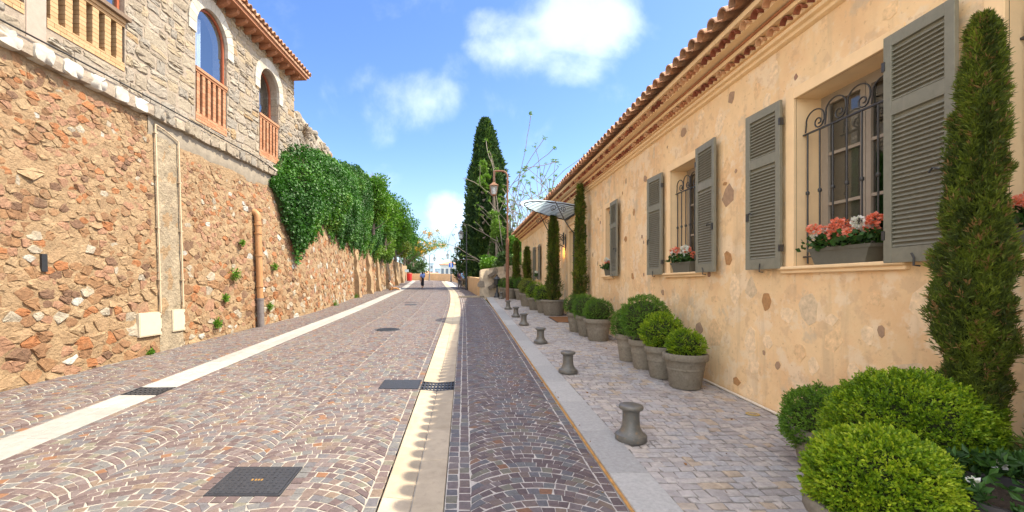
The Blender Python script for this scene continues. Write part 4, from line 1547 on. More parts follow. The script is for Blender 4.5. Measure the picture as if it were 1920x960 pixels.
V = []; F = []
nzb = len(zb)
for y in yb:
    for z in zb:
        b = plaster_b(y, z)
        if y in edge_y or z in edge_z or y in (HY0, HY1) or z > 4.6: b = 0
        V.append((HX - b, y, z))
for i in range(len(yb) - 1):
    for k in range(nzb - 1):
        cy, cz = (yb[i] + yb[i + 1]) / 2, (zb[k] + zb[k + 1]) / 2
        if any(h[0] < cy < h[1] and h[2] < cz < h[3] for h in holes):
            continue
        F.append((i * nzb + k, i * nzb + k + 1, (i + 1) * nzb + k + 1, (i + 1) * nzb + k))
obj('facade_wall', V, F, M['plaster'], house, .5, 60)
mb = MB()
mb.add([(HX, HY1, 0), (HX + 7.5, HY1, 0), (HX + 7.5, HY1, 5), (HX, HY1, 5)], [(3, 2, 1, 0)])
mb.add([(HX, HY0, -.5), (HX + 7.5, HY0, -.5), (HX + 7.5, HY0, 5), (HX, HY0, 5)], [(0, 1, 2, 3)])
mb.add([(HX + 7.5, HY0, -.5), (HX + 7.5, HY1, -.5), (HX + 7.5, HY1, 5), (HX + 7.5, HY0, 5)], [(0, 1, 2, 3)])
mb.build('side_walls', M['plaster'], house)
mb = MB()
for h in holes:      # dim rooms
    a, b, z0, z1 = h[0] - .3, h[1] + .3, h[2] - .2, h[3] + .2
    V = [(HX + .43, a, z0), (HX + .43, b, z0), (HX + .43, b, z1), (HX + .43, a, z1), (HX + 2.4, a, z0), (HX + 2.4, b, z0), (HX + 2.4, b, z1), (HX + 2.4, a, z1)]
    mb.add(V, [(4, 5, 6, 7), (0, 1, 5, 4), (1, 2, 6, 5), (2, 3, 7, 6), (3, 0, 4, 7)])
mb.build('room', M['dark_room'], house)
DEP = .30
for h in WINS:
    y0, y1, z0, z1 = h
    mb = MB()
    V = [(HX + .0203, y, z) for y, z in ((y0, z0), (y1, z0), (y1, z1), (y0, z1))] + [(HX + DEP + .12, y, z) for y, z in ((y0, z0), (y1, z0), (y1, z1), (y0, z1))]
    mb.add(V, [(0, 1, 5, 4), (1, 2, 6, 5), (2, 3, 7, 6), (3, 0, 4, 7)])
    mb.build('window_reveal', M['plaster_smooth'], house)
    mb = MB(); w = .125; p = HX - .016
    mb.box((p, y0 - w, z0), (HX + .02, y0, z1 + w), .5, .004)
    mb.box((p, y1, z0), (HX + .02, y1 + w, z1 + w), .5, .004)
    mb.box((p, y0 + .001, z1), (HX + .02, y1 - .001, z1 + w), .5, .004)
    mb.build('window_surround', M['plaster_smooth'], house)
    mb = MB(); a, b = y0 - .17, y1 + .17
    mb.box((HX - .045, a, z0 - .075), (HX + .02, b, z0 - .035), .5, .006)
    mb.box((HX - .075, a - .01, z0 - .035), (HX + .1, b + .01, z0 + .004), .5, .01)
    mb.build('window_sill', M['plaster_smooth'], house)
    # casement with two leaves of three panes
    fx = HX + DEP
    mb = MB()
    t = .05
    mb.box((fx, y0, z0 + .004), (fx + .07, y0 + t, z1)); mb.box((fx, y1 - t, z0 + .004), (fx + .07, y1, z1))
    mb.box((fx, y0 + t, z1 - t), (fx + .07, y1 - t, z1)); mb.box((fx, y0 + t, z0 + .004), (fx + .07, y1 - t, z0 + .004 + t))
    fr = mb.build('window_frame', M['frame_paint'], house)
    n_leaf = 2 if y1 - y0 > .7 else 1
    lw = (y1 - y0 - 2 * t) / n_leaf
    for k in range(n_leaf):
        a, b = y0 + t + k * lw + .004, y0 + t + (k + 1) * lw - .004
        za, zb_ = z0 + t + .008, z1 - t - .004
        s_ = .055
        lf = MB()
        lf.box((fx - .012, a, za), (fx + .04, a + s_, zb_)); lf.box((fx - .012, b - s_, za), (fx + .04, b, zb_))
        lf.box((fx - .011, a + s_, za), (fx + .04, b - s_, za + .08)); lf.box((fx - .011, a + s_, zb_ - s_), (fx + .04, b - s_, zb_))
        hh = (zb_ - s_ - za - .08) / 3
        for q in (1, 2):
            zc = za + .08 + hh * q
            lf.box((fx - .006, a + s_, zc - .016), (fx + .035, b - s_, zc + .016))
        lf.build('casement', M['frame_paint'], fr)
        for q in range(3):
            zc = za + .08 + hh * q
            obj('pane', [(fx + .015, a + s_, zc + .016 * (q > 0)), (fx + .015, b - s_, zc + .016 * (q > 0)), (fx + .015, b - s_, zc + hh - .016), (fx + .015, a + s_, zc + hh - .016)], [(0, 3, 2, 1)], M['glass_right'], fr)
        if k == 1 or n_leaf == 1:
            obj('mesh_blind', [(fx + .06, a, za), (fx + .06, b, za), (fx + .06, b, zb_), (fx + .06, a, zb_)], [(0, 3, 2, 1)], M['blind'], fr)


def spiral(c, r0, turns, ax, ay, a0, n=26, grow=.18, sign=1):
    """a scroll winding in to the centre c, in the plane of ax and ay"""
    P = []
    for i in range(n):
        t = i / (n - 1)
        r_ = r0 * (1 - t) ** .9 + r0 * grow * t
        a = a0 + sign * turns * 2 * PI * t
        P.append(Vector(c) + Vector(ax) * (r_ * math.cos(a)) + Vector(ay) * (r_ * math.sin(a)))
    return P


# wrought-iron grilles in the recesses
for h in (W0, W1, W2, W3, W4, W5):
    y0, y1, z0, z1 = h
    gx = HX + .10
    top = z1 - .42
    mb = MB()
    mb.box((gx - .012, y0 + .003, top - .008), (gx + .012, y1 - .003, top + .008))
    gr = mb.build('window_grille', M['wrought'], house)
    MB().box((gx - .011, y0 + .003, z0 + .10), (gx + .011, y1 - .003, z0 + .116)).build('lower_rail', M['wrought'], gr)
    n = 7 if y1 - y0 > .7 else 4
    for k in range(n):
        y = y0 + .06 + (y1 - y0 - .12) * k / (n - 1)
        b = MB(); b.tube([(gx, y, z0 + .03), (gx, y, top)], .009, 8)
        b.tube([(gx, y, z0 + .80), (gx, y, z0 + .812), (gx, y, z0 + .835), (gx, y, z0 + .847)], [.01, .019, .019, .01], 8)
        b.build('bar', M['wrought'], gr, 50)
    m = 4 if y1 - y0 > .7 else 2
    for k in range(m):
        w = (y1 - y0 - .06) / m
        c = (gx, y1 - .03 - w * (k + .5), top + .13)
        hgt = .10 + .06 * math.sin(PI * (k + .6) / (m + .2))
        s = MB()
        P = [Vector((gx, c[1] + w * .5, top + .02)), Vector((gx, c[1] + w * .45, top + hgt * .9))]
        P += [Vector((gx, c[1] + w * .46 * math.cos(a), top + hgt + w * .40 * math.sin(a))) for a in np.linspace(.1, PI, 12)]
        P += [Vector((gx, c[1] - w * .46, top + hgt * .7)), Vector((gx, c[1] - w * .36, top + .05))]
        P += spiral((gx, c[1] - w * .18, top + .085), .065, 1.2, (0, 1, 0), (0, 0, 1), PI * 1.15, 20, .25, 1)
        s.tube(P, .008, 6)
        s.build('scroll', M['wrought'], gr, 60)

# ------------------------------------------------ shutters
SH, SW, ST = 1.97, .585, .036
def shutter_frame():
    mb = MB(); st = .075
    mb.box((-ST, 0, 0), (0, st, SH), .5, .003); mb.box((-ST, SW - st, 0), (0, SW, SH), .5, .003)
    for z0, z1 in ((0, .13), (1.27, 1.39), (SH - .10, SH)):
        mb.box((-ST + .002, st, z0), (-.002, SW - st, z1), .5, .002)
    return mb
fm = shutter_frame()
ME_SHUT = make_mesh('shutter', fm.V(), fm.f, M['shutter'], .5)
sl_ = MB()
sl_.box((-.017, 0, -.003), (.017, SW - .151, .003))
v = sl_.V(); a = R(48)
v = np.stack([v[:, 0] * math.cos(a) - v[:, 2] * math.sin(a) - 0, v[:, 1], v[:, 0] * math.sin(a) + v[:, 2] * math.cos(a)], 1)
ME_SLAT = make_mesh('slat', v, sl_.f, M['shutter'], .5)
PITCH = .0385
zs_ = [z for z in np.arange(.148, 1.262, PITCH)] + [z for z in np.arange(1.408, SH - .108, PITCH)]
mb = MB()
for z in zs_:
    V = v.copy(); V[:, 1] += .0755; V[:, 0] -= .018; V[:, 2] += z
    mb.add(V, sl_.f)
mb2 = mb
ME_LOUV = make_mesh('louvres', mb2.V(), mb2.f, M['shutter'], .5)
back = MB().box((-.007, .07, .1), (-.003, SW - .07, SH - .08))
ME_BACK = make_mesh('backing', back.V(), back.f, M['shutter'], .5)
hw = MB()      # catch, hinges and stay, on the outer face
hw.box((-ST - .012, .52, .62), (-ST, .565, .72)); hw.tube([(-ST - .02, .50, .70), (-ST - .035, .46, .72), (-ST - .03, .43, .69)], .008, 6)
ME_HW = make_mesh('latch', hw.V(), hw.f, M['wrought'], .5)
hb = MB().box((-ST - .006, -.012, -.04), (.004, .018, .04))
ME_HINGE = make_mesh('hinge', hb.V(), hb.f, M['wrought'], .5)
hw = MB(); hw.tube([(-.012, .30, -.035), (-ST - .024, .30, -.03), (-ST - .022, .30, .03), (-ST - .028, .285, .07)], .008, 6)
ME_STAY = make_mesh('stay', hw.V(), hw.f, M['wrought'], .5)


def put_shutter(y, z, side, parts, ang=0.0, zs=1.0):
    s = link('shutter', ME_SHUT, house)
    s.location = Vector((HX - .045, y, z)) - Vector(wloc(house))
    s.scale = (1, side, zs)
    s.rotation_euler = (0, 0, ang)
    if parts:
        for q in zs_:
            o = link('slat', ME_SLAT, s); o.location = (-.018, .0755, q)
    else:
        o = link('louvres', ME_LOUV, s); o['kind'] = 'stuff'
    link('backing', ME_BACK, s)
    link('latch', ME_HW, s)
    link('stay', ME_STAY, s)
    for q in (.24, 1.72):
        o = link('hinge', ME_HINGE, s); o.location = (0, 0, q)


put_shutter(W1[0] - .01, 1.985, -1, True, R(-2)); put_shutter(W1[1] + .13, 1.985, 1, True, R(3))
put_shutter(W2[0] - .01, 1.985, -1, True, R(-3)); put_shutter(W2[1] + .20, 1.985, 1, True, R(3), .97)
put_shutter(W3[0] - .01, 2.0, -1, True, R(-3), .94)
put_shutter(W4[0] - .01, 2.03, -1, False, R(-3), .90)
put_shutter(W5[0] - .01, 2.03, -1, False, R(-3), .88); put_shutter(W5[1] + .05, 2.03, 1, False, R(3), .88)

# ------------------------------------------------ stones showing through the plaster
def fy(u): return F_PX * HX / (u - U0)
def fz(u, v_): return CH - (v_ - V0) / F_PX * fy(u)


FP = lambda a, b, n: (HX - plaster_b(a, b) - .0022 - n, a, b)
spots = []
for (u, v_, w, h, t) in ((1371, 182, 15, 26, .8), (1437, 565, 19, 44, .9), (1366, 367, 24, 44, .85), (1282, 248, 13, 20, .8), (1653, 620, 18, 26, .8), (1382, 716, 15, 18, .9),
                        (1405, 732, 15, 28, .45), (1311, 620, 18, 34, .8), (1173, 448, 6, 13, .9), (1189, 398, 5, 18, .92), (1186, 518, 6, 16, .9), (1243, 548, 6, 14, .85),
                        (1210, 335, 8, 16, .8), (1260, 283, 8, 12, .45), (1316, 215, 12, 22, .45), (1318, 300, 10, 10, .45), (1360, 345, 8, 8, .92), (1365, 485, 16, 34, .9), (1412, 480, 20, 36, .2),
                        (1560, 600, 34, 30, .45), (1475, 590, 30, 34, .45), (1230, 600, 12, 20, .45), (1270, 560, 12, 26, .45), (1340, 560, 16, 20, .2), (1385, 150, 14, 30, .45), (1420, 170, 16, 34, .2),
                        (1452, 130, 22, 36, .45), (1540, 120, 30, 30, .2), (1640, 560, 36, 30, .2), (1500, 660, 26, 40, .2), (1600, 700, 30, 44, .45), (1440, 640, 20, 34, .45), (1296, 500, 9, 22, .9), (1215, 470, 8, 18, .45)):
    spots.append((fy(u), fz(u, v_), w * fy(u) ** 2 / (F_PX * HX) / 2, h / F_PX * fy(u) / 2, t))
for _ in range(900):
    y = random.uniform(2.4, 28.8); z = random.uniform(.3 + float(g(y)), 4.5)
    t = random.choice((.05, .2, .2, .35, .35, .5, .62, .35, .1)) if random.random() < .90 else random.choice((.8, .9, .95))
    sc = random.uniform(.07, .22) if t < .7 else random.uniform(.025, .06)
    spots.append((y, z, sc * random.uniform(.6, 1.1), sc * random.uniform(.7, 1.5), t))
pcs = []; used = []
for (y, z, ry, rz, t) in spots:
    if any(h[0] - .2 < y + ry and y - ry < h[1] + .2 and h[2] - .15 < z + rz and z - rz < h[3] + .18 for h in holes) or z + rz > 4.58:
        continue
    if any(abs(y - a) < (ry + c) * .9 and abs(z - b) < (rz + d) * .9 for a, b, c, d in used):
        continue
    used.append((y, z, ry, rz))
    n = random.randint(5, 7)
    a0 = random.random() * 6
    poly = []
    for k in range(n):
        a = a0 + 2 * PI * (k + random.uniform(-.3, .3)) / n
        q = random.uniform(.75, 1.1)
        poly.append((y + ry * q * math.cos(a), z + rz * q * math.sin(a)))
    st = stone_from(poly[::-1], FP, random.uniform(.0004, .0018) if t < .7 else random.uniform(.002, .005), 1, rough=.3, tilt=.0, depth=.03, flat=.93, cut=(.04, .14))
    pcs.append((st[0], st[1], t))
pieces_out(pcs, 'facade_stone', 'facade_stones', M['wall_stone'], house, 300)
# conduit along the foot of the wall
mb = MB(); mb.tube([(HX - .05, y, float(g(y)) + .03 + .02) for y in np.arange(1.5, 13.8, .6)], .016, 8)
tag(mb.build('conduit', M['white_pipe'], smooth=60), 'thin white conduit lying along the foot of the ochre house', 'conduit')

# ------------------------------------------------ cornice, tile rows and eave
mb = MB()
prof = [(HX + .1, 4.60), (HX - .02, 4.60), (HX - .05, 4.615), (HX - .055, 4.65), (HX - .10, 4.66), (HX - .11, 4.685), (HX - .10, 4.705), (HX - .085, 4.71), (HX - .085, 4.745), (HX + .1, 4.745)]
n = len(prof)
V = [(x, HY0, z) for x, z in prof] + [(x, HY1 + .1, z) for x, z in prof]
mb.add(V, [tuple(range(n)), tuple(range(2 * n - 1, n - 1, -1))] + [(k, n + k, n + (k + 1) % n, (k + 1) % n) for k in range(n)])
mb.build('cornice_moulding', M['plaster_smooth'], house, 40)
ROWS = [(3.560, 4.725, .068, .21, 3.628), (3.330, 4.888, .074, .2125, 3.402)]
for (tip, z0, r_, pitch, back_) in ROWS:
    mb = MB(); mb.box((back_, HY0, z0 - .004), (HX + .1, HY1 + .1, z0 + r_ + .016)); mb.build('plaster_band', M['plaster_smooth'], house)
mb = MB(); mb.box((3.545, HY0, 4.794), (HX + .1, HY1 + .1, 4.846)); mb.build('plaster_band', M['plaster_smooth'], house)
mb = MB(); mb.box((3.522, HY0, 4.847), (HX + .1, HY1 + .1, 4.870), .6); mb.build('flat_tile_course', M['cornice_tile'], house)
mb = MB(); mb.box((3.30, HY0, 4.963), (HX + .1, HY1 + .1, 5.03)); mb.build('plaster_band', M['plaster_smooth'], house)
for ri, (tip, z0, r_, pitch, back_) in enumerate(ROWS):
    ms = tile_set(.3, r_, r_ * .86, M['cornice_tile'], n=8, count=6, t=.014)
    for k, y in enumerate(np.arange(1.8, HY1, pitch)):
        o = link('cornice_tile', random.choice(ms), house)
        o.location = Vector((tip + random.uniform(-.008, .008), y + ri * pitch / 2, z0)) - Vector(wloc(house))
# plaster web between the tiles of each row, set back from the mouths
eave = tile_set(.45, .098, .080, M['roof_tile'], n=9, count=6)
under = tile_set(.45, .080, .098, M['roof_tile'], n=7, count=5)
for row in range(2):
    for y in np.arange(.9, HY1 + .2, .235):
        o = link('eave_tile', random.choice(eave), house)
        o.location = Vector((3.12 + row * .34 + random.gauss(0, .008), y, 5.055 + row * .105 + random.gauss(0, .003))) - Vector(wloc(house))
        o.rotation_euler = (random.gauss(0, .025), -R(16.5), random.gauss(0, .025))
for y in np.arange(.9 + .1175, HY1 + .2, .235):
    o = link('channel_tile', random.choice(under), house)
    o.location = Vector((3.17, y, 5.135)) - Vector(wloc(house))
    o.rotation_euler = (PI, -R(16.5), 0)
sl0 = math.tan(R(16.5))
mb = MB()
for y in np.arange(HY0 + .2, .9, .235):           # the eave goes on behind the camera
    V, F = tile_mesh(.45, .098, .08, n=7)
    V = V.copy(); V[:, 2] += V[:, 0] * sl0; V += (3.12, y, 5.055)
    mb.add(V, F, random.random())
mb.build('eave_tiles', M['roof_tile'], house, 40, stuff=True)
# the roof plane: rows of covers seen as waves
ys_ = np.arange(HY0, HY1 + .3, .235 / 6)
V = []; F = []
for y in ys_:
    wv = .055 * abs(math.sin(PI * (y - .9 + .1175) / .235))
    wv = .06 * max(0, math.cos(2 * PI * (y - .9) / .235))
    for x in (3.75, 7.5):
        V.append((x, y, 5.10 + (x - 3.12) * sl0 + wv - .03))
    V.append((11.9, y, 5.10 + .2 + wv * .2))
F = [(3 * i + k, 3 * i + k + 1, 3 * i + 4 + k, 3 * i + 3 + k) for i in range(len(ys_) - 1) for k in (0, 1)]
obj('roof', V, F, M['roof_tile'], house, .4, 60)
obj('roof_deck', [(3.28, HY0, 5.032), (3.28, HY1 + .25, 5.032), (7.5, HY1 + .25, 5.03 + 4.2 * sl0), (7.5, HY0, 5.03 + 4.2 * sl0)], [(0, 3, 2, 1)], M['roof_tile'], house)
mb = MB(); mb.add([(3.3, HY1 + .1, 5.0), (11.2, HY1 + .1, 5.0), (7.5, HY1 + .1, 5.0 + 4.2 * sl0)], [(0, 2, 1)]); mb.build('gable', M['plaster'], house)

# ------------------------------------------------ door
y0, y1, z0, z1 = DOOR
mb = MB()
V = [(HX + .0203, y, z) for y, z in ((y0, z0), (y1, z0), (y1, z1), (y0, z1))] + [(HX + .3, y, z) for y, z in ((y0, z0), (y1, z0), (y1, z1), (y0, z1))]
mb.add(V, [(0, 1, 5, 4), (1, 2, 6, 5), (2, 3, 7, 6), (3, 0, 4, 7)]); mb.build('door_reveal', M['plaster_smooth'], house)
mb = MB()
for a, b in ((y0 - .2, y0), (y1, y1 + .2)):
    mb.box((HX - .05, a, .5), (HX + .02, b, z1 + .2), .5, .01)
    mb.box((HX - .075, a - .02, .5), (HX + .01, b + .02, .95), .5, .01)
mb.box((HX - .05, y0 + .001, z1), (HX + .02, y1 - .001, z1 + .2), .5, .01); mb.box((HX - .09, y0 - .24, z1 + .2), (HX + .02, y1 + .24, z1 + .27), .5, .01)
mb.build('door_surround', M['plaster_smooth'], house)
mb = MB(); dx_ = HX + .12
mb.box((dx_, y0, z0), (dx_ + .05, y0 + .07, z1)); mb.box((dx_, y1 - .07, z0), (dx_ + .05, y1, z1)); mb.box((dx_, y0 + .07, z1 - .07), (dx_ + .05, y1 - .07, z1))
mb.box((dx_, y0 + .07, 2.95), (dx_ + .05, y1 - .07, 3.03)); mb.box((dx_, y0 + .07, z0), (dx_ + .05, y1 - .07, 1.2)); mb.box((dx_ - .01, (y0 + y1) / 2 - .04, 1.2), (dx_ + .05, (y0 + y1) / 2 + .04, 2.95))
door = mb.build('door', M['shutter'], house)
obj('pane', [(dx_ + .03, y0 + .07, 1.2), (dx_ + .03, y1 - .07, 1.2), (dx_ + .03, y1 - .07, z1 - .07), (dx_ + .03, y0 + .07, z1 - .07)], [(0, 3, 2, 1)], M['glass'], door)
for k in range(8):
    y = y0 + .12 + (y1 - y0 - .24) * k / 7
    mb = MB(); mb.tube([(dx_ - .03, y, 1.15), (dx_ - .03, y, z1 - .05)], .011, 6); mb.build('bar', M['wrought'], door, 60)
mb = MB()
for z in (1.25, 2.0, 2.9):
    mb.box((dx_ - .041, y0 + .05, z), (dx_ - .02, y1 - .05, z + .025))
for k in range(4):
    y = y0 + .2 + k * .26
    mb.tube(spiral((dx_ - .03, y, 1.9), .09, 1.3, (0, 1, 0), (0, 0, 1), 0, 18), .008, 5); mb.tube(spiral((dx_ - .03, y, 2.12), .08, 1.3, (0, 1, 0), (0, 0, 1), PI, 18), .008, 5)
mb.build('grille_scrolls', M['wrought'], door, 60)
mb = MB(); mb.box((HX - .02, y0 - .15, float(g(15)) - .02), (HX + .3, y1 + .15, float(g(15)) + .12), .6, .01); mb.build('door_step', M['slab'], house)
t = thing('doormat', 'brown coir mat on the pavement before the house door', 'doormat', (3.3, 14.6, float(g(14.6)) + .03))
V = [(x, y, float(g(y)) + .03 + dz_) for dz_ in (0, .018) for x, y in ((2.95, 14.0), (3.62, 14.0), (3.62, 15.5), (2.95, 15.5))]
FB = [(3, 2, 1, 0), (4, 5, 6, 7), (0, 1, 5, 4), (1, 2, 6, 5), (2, 3, 7, 6), (3, 0, 4, 7)]
obj('pile', V, FB, M['mat_brown'], t)
V = [(x, y, float(g(y)) + .03 + dz_) for dz_ in (0, .008) for x, y in ((2.91, 13.96), (3.66, 13.96), (3.66, 15.54), (2.91, 15.54))]
obj('rubber_edge', V, FB, M['dark_pot'], t)

# ------------------------------------------------ glass canopy over the door
can = thing('door_canopy', 'half-oval frosted glass canopy on scrolled iron brackets over the house door', 'canopy', (HX, 15.05, 4.2))
CY, CW, CD = 15.05, 1.42, 1.85
def cz(x): return 4.17 + (HX - x) * .215
rim = [(HX - CD * math.sin(a), CY + CW * math.cos(a)) for a in np.linspace(0, PI, 41)]
V = [(x, y, cz(x) + .022) for x, y in rim] + [(x, y, cz(x) + .036) for x, y in rim]
n = len(rim)
obj('glass_sheet', V[:n], [tuple(range(n - 1, -1, -1))], M['canopy_glass'], can)
inner = [(HX - (CD - .12) * math.sin(a), CY + (CW - .1) * math.cos(a)) for a in np.linspace(0, PI, 41)]
mb = MB(); mb.tube([(x, y, cz(x)) for x, y in inner], .017, 8); mb.build('rim', M['wrought'], can, 60)
for k in range(11):
    y = CY + (CW - .14) * (k - 5) / 5.4
    x = HX - (CD - .12) * math.sqrt(max(0, 1 - ((y - CY) / (CW - .1)) ** 2))
    mb = MB(); mb.tube([(HX - .0, y, cz(HX)), (x, y, cz(x))], .010, 6); mb.build('rib', M['wrought'], can, 60)
mb = MB(); mb.box((HX - .05, CY - CW, 4.15), (HX - .005, CY + CW, 4.22)); mb.build('wall_rail', M['wrought'], can)
for y in (CY - CW + .06, CY + CW - .06):
    mb = MB()
    mb.box((HX - .03, y - .03, 3.05), (HX - .004, y + .03, 3.65))
    mb.tube([(HX - .02, y, 3.15)] + [(HX - .1 - .75 * t, y, 3.2 + .95 * t - .18 * math.sin(PI * t)) for t in np.linspace(0, 1, 10)] + [(HX - .95, y, cz(HX - .95) - .02)], .016, 8)
    mb.tube(spiral((HX - .14, y, 3.52), .11, 1.5, (1, 0, 0), (0, 0, 1), -PI / 2, 24), .011, 6)
    mb.tube(spiral((HX - 1.0, y, 4.16), .10, 1.4, (1, 0, 0), (0, 0, 1), -PI / 2, 24, .2, -1), .011, 6)
    mb.tube(spiral((HX - .72, y, 4.13), .09, 1.4, (1, 0, 0), (0, 0, 1), -PI / 2, 24), .011, 6)
    mb.tube(spiral((HX - .25, y, 3.28), .08, 1.3, (1, 0, 0), (0, 0, 1), PI, 20, .2, -1), .010, 6)
    mb.build('bracket', M['wrought'], can, 60)


def lantern(root, c, s, body, glass, lit=False):
    """four-sided lantern hung from its top at c"""
    x, y, z = c
    mb = MB()
    def sq(r0, z0, r1, z1):
        V = [(x + r0 * a, y + r0 * b, z + z0) for a, b in ((-1, -1), (1, -1), (1, 1), (-1, 1))] + [(x + r1 * a, y + r1 * b, z + z1) for a, b in ((-1, -1), (1, -1), (1, 1), (-1, 1))]
        mb.add(V, [(3, 2, 1, 0), (4, 5, 6, 7), (0, 1, 5, 4), (1, 2, 6, 5), (2, 3, 7, 6), (3, 0, 4, 7)])
    sq(.03 * s, -.10 * s, .06 * s, -.02 * s); sq(.11 * s, -.17 * s, .07 * s, -.10 * s); sq(.26 * s, -.30 * s, .115 * s, -.172 * s); sq(.245 * s, -.325 * s, .25 * s, -.303 * s)
    mb.build('hood', body, root)
    mb = MB()
    for a, b in ((-1, -1), (1, -1), (1, 1), (-1, 1)):
        mb.tube([(x + .225 * s * a, y + .225 * s * b, z - .33 * s), (x + .14 * s * a, y + .14 * s * b, z - .80 * s)], .016 * s, 6)
    sq(.15 * s, -.84 * s, .155 * s, -.80 * s); sq(.05 * s, -.90 * s, .10 * s, -.843 * s)
    mb.build('cage', body, root)
    V = [(x + .215 * s * a, y + .215 * s * b, z - .335 * s) for a, b in ((-1, -1), (1, -1), (1, 1), (-1, 1))] + [(x + .135 * s * a, y + .135 * s * b, z - .79 * s) for a, b in ((-1, -1), (1, -1), (1, 1), (-1, 1))]
    obj('glass', V, [(0, 1, 5, 4), (1, 2, 6, 5), (2, 3, 7, 6), (3, 0, 4, 7)], glass, root)
    mb = MB(); mb.lathe([(.01 * s, -.35 * s), (.06 * s, -.42 * s), (.07 * s, -.55 * s), (.03 * s, -.70 * s), (.03 * s, -.80 * s)][::-1], (x, y, z), 10)
    mb.build('bulb', emit_mat('warm_lit_bulb', (1.0, .50, .12), 22) if lit else M['curtain'], root, 60)


t = thing('wall_lantern', 'small lit lantern glowing orange on an iron arm beside the house door', 'wall lantern', (3.5, 16.75, 3.3))
mb = MB(); mb.box((HX - .03, 16.70, 3.3), (HX - .003, 16.80, 3.75)); mb.tube([(HX - .02, 16.75, 3.45), (HX - .18, 16.75, 3.5), (HX - .3, 16.75, 3.48), (HX - .33, 16.75, 3.40)], .014, 6)
mb.tube(spiral((HX - .12, 16.75, 3.62), .09, 1.4, (1, 0, 0), (0, 0, 1), -PI / 2, 20), .010, 6); mb.build('arm', M['wrought'], t, 60)
lantern(t, (HX - .33, 16.75, 3.40), .62, M['wrought'], M['lamp_glass'], True)

# ================================================================== PLANTS
def unit(a):
    return a / np.maximum(1e-9, np.linalg.norm(a, axis=-1, keepdims=True))


def leaf_arrays(B, D, size, wr=.5, fold=.22):
    n = len(B)
    rn = RNG.normal(size=(n, 3))
    side = unit(np.cross(D, rn)); nor = np.cross(side, D)
    s = np.asarray(size).reshape(-1, 1) * np.ones((n, 1))
    V = np.empty((n, 4, 3))
    V[:, 0] = B
    V[:, 2] = B + D * s
    mid = B + D * s * .5 + nor * s * fold * .5
    V[:, 1] = mid + side * s * wr * .5
    V[:, 3] = mid - side * s * wr * .5
    V[:, 0] -= nor * s * 0
    i = np.arange(n)[:, None] * 4
    F = np.concatenate([i + np.array([[0, 1, 2]]), i + np.array([[0, 2, 3]])], 1).reshape(-1, 3)
    return V.reshape(-1, 3), F


def leaves_obj(name, B, D, size, tone, mat, parent, wr=.5, fold=.22, local=True, stuff=False):
    V, F = leaf_arrays(B, D, size, wr, fold)
    return obj(name, V, F, mat, parent, np.repeat(np.clip(tone, 0, 1), 2), None, local, stuff)


def lump(P, seed, amp, freq):
    """cheap smooth noise over points, for uneven crowns"""
    r = np.random.default_rng(seed)
    s = np.zeros(len(P))
    for k in range(6):
        w = r.normal(size=3) * freq
        s += np.sin(P @ w + r.random() * 6.28)
    return s / 6 * amp


def sphere_pts(n, rng=RNG):
    return unit(rng.normal(size=(n, 3)))


def ball_crown(root, c, r, n_sprig, leaf, mat, seed, squash=1.0, per=7, name='crown', core=True, tone0=.0):
    rng = np.random.default_rng(seed)
    n = sphere_pts(n_sprig, rng)
    n = n[n[:, 2] > -.75]
    rad = r * (1 + lump(n, seed, .14, 3.0) + lump(n, seed + 1, .09, 9.0)) * rng.uniform(.88, 1.02, len(n))
    P = n * rad[:, None]; P[:, 2] *= squash
    ax = unit(n + rng.normal(size=n.shape) * .38 + np.array([0, 0, .25]))
    m = len(P)
    t = np.tile(np.linspace(0, 1, per), m)
    AX = np.repeat(ax, per, 0)
    B = np.repeat(P, per, 0) + AX * (t[:, None] * leaf * 2.2) - AX * leaf * 1.2
    out = unit(np.cross(AX, rng.normal(size=AX.shape)))
    D = unit(AX * (.35 + .7 * t[:, None]) + out * (1.0 - .6 * t[:, None]))
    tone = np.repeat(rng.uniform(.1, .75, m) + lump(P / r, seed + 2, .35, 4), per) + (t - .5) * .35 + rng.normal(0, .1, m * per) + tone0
    size = leaf * rng.uniform(.75, 1.2, m * per)
    B += np.array(c)
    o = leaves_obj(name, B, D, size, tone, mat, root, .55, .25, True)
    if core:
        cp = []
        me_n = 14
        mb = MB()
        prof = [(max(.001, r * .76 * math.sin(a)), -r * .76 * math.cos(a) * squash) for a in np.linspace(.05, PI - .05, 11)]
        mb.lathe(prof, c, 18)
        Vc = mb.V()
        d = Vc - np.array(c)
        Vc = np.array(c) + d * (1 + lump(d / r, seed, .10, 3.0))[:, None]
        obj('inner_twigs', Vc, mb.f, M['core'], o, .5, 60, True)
    return o


def pot_parts(root, r, h, mat=None, style=0):
    mat = mat or M['pot']
    mb = MB()
    if style == 0:      # round stone pot with a fat rim and a band
        prof = [(r * .66, 0), (r * .68, .015), (r * .80, h * .52), (r * .825, h * .53), (r * .83, h * .57), (r * .82, h * .58), (r * .885, h * .80), (r * .98, h * .81), (r * 1.0, h * .84), (r * 1.0, h * .97), (r * .97, h), (r * .86, h), (r * .84, h * .9), (.001, h * .9)]
    else:
        prof = [(r * .74, 0), (r * .76, .02), (r * .93, h * .86), (r * 1.0, h * .865), (r * 1.02, h * .89), (r * 1.02, h * .98), (r * 1.0, h), (r * .9, h), (r * .88, h * .92), (.001, h * .92)]
    mb.lathe(prof, (0, 0, 0), 32, random.random())
    mb.build('pot', mat, root, 40, True)
    mb = MB(); mb.lathe([(r * .87, h * .84), (r * .85, h * .93), (r * .4, h * .95), (.001, h * .95)], (0, 0, 0), 16)
    mb.build('soil', M['soil'], root, None, True)


SWZ = lambda y: float(g(y)) + .033


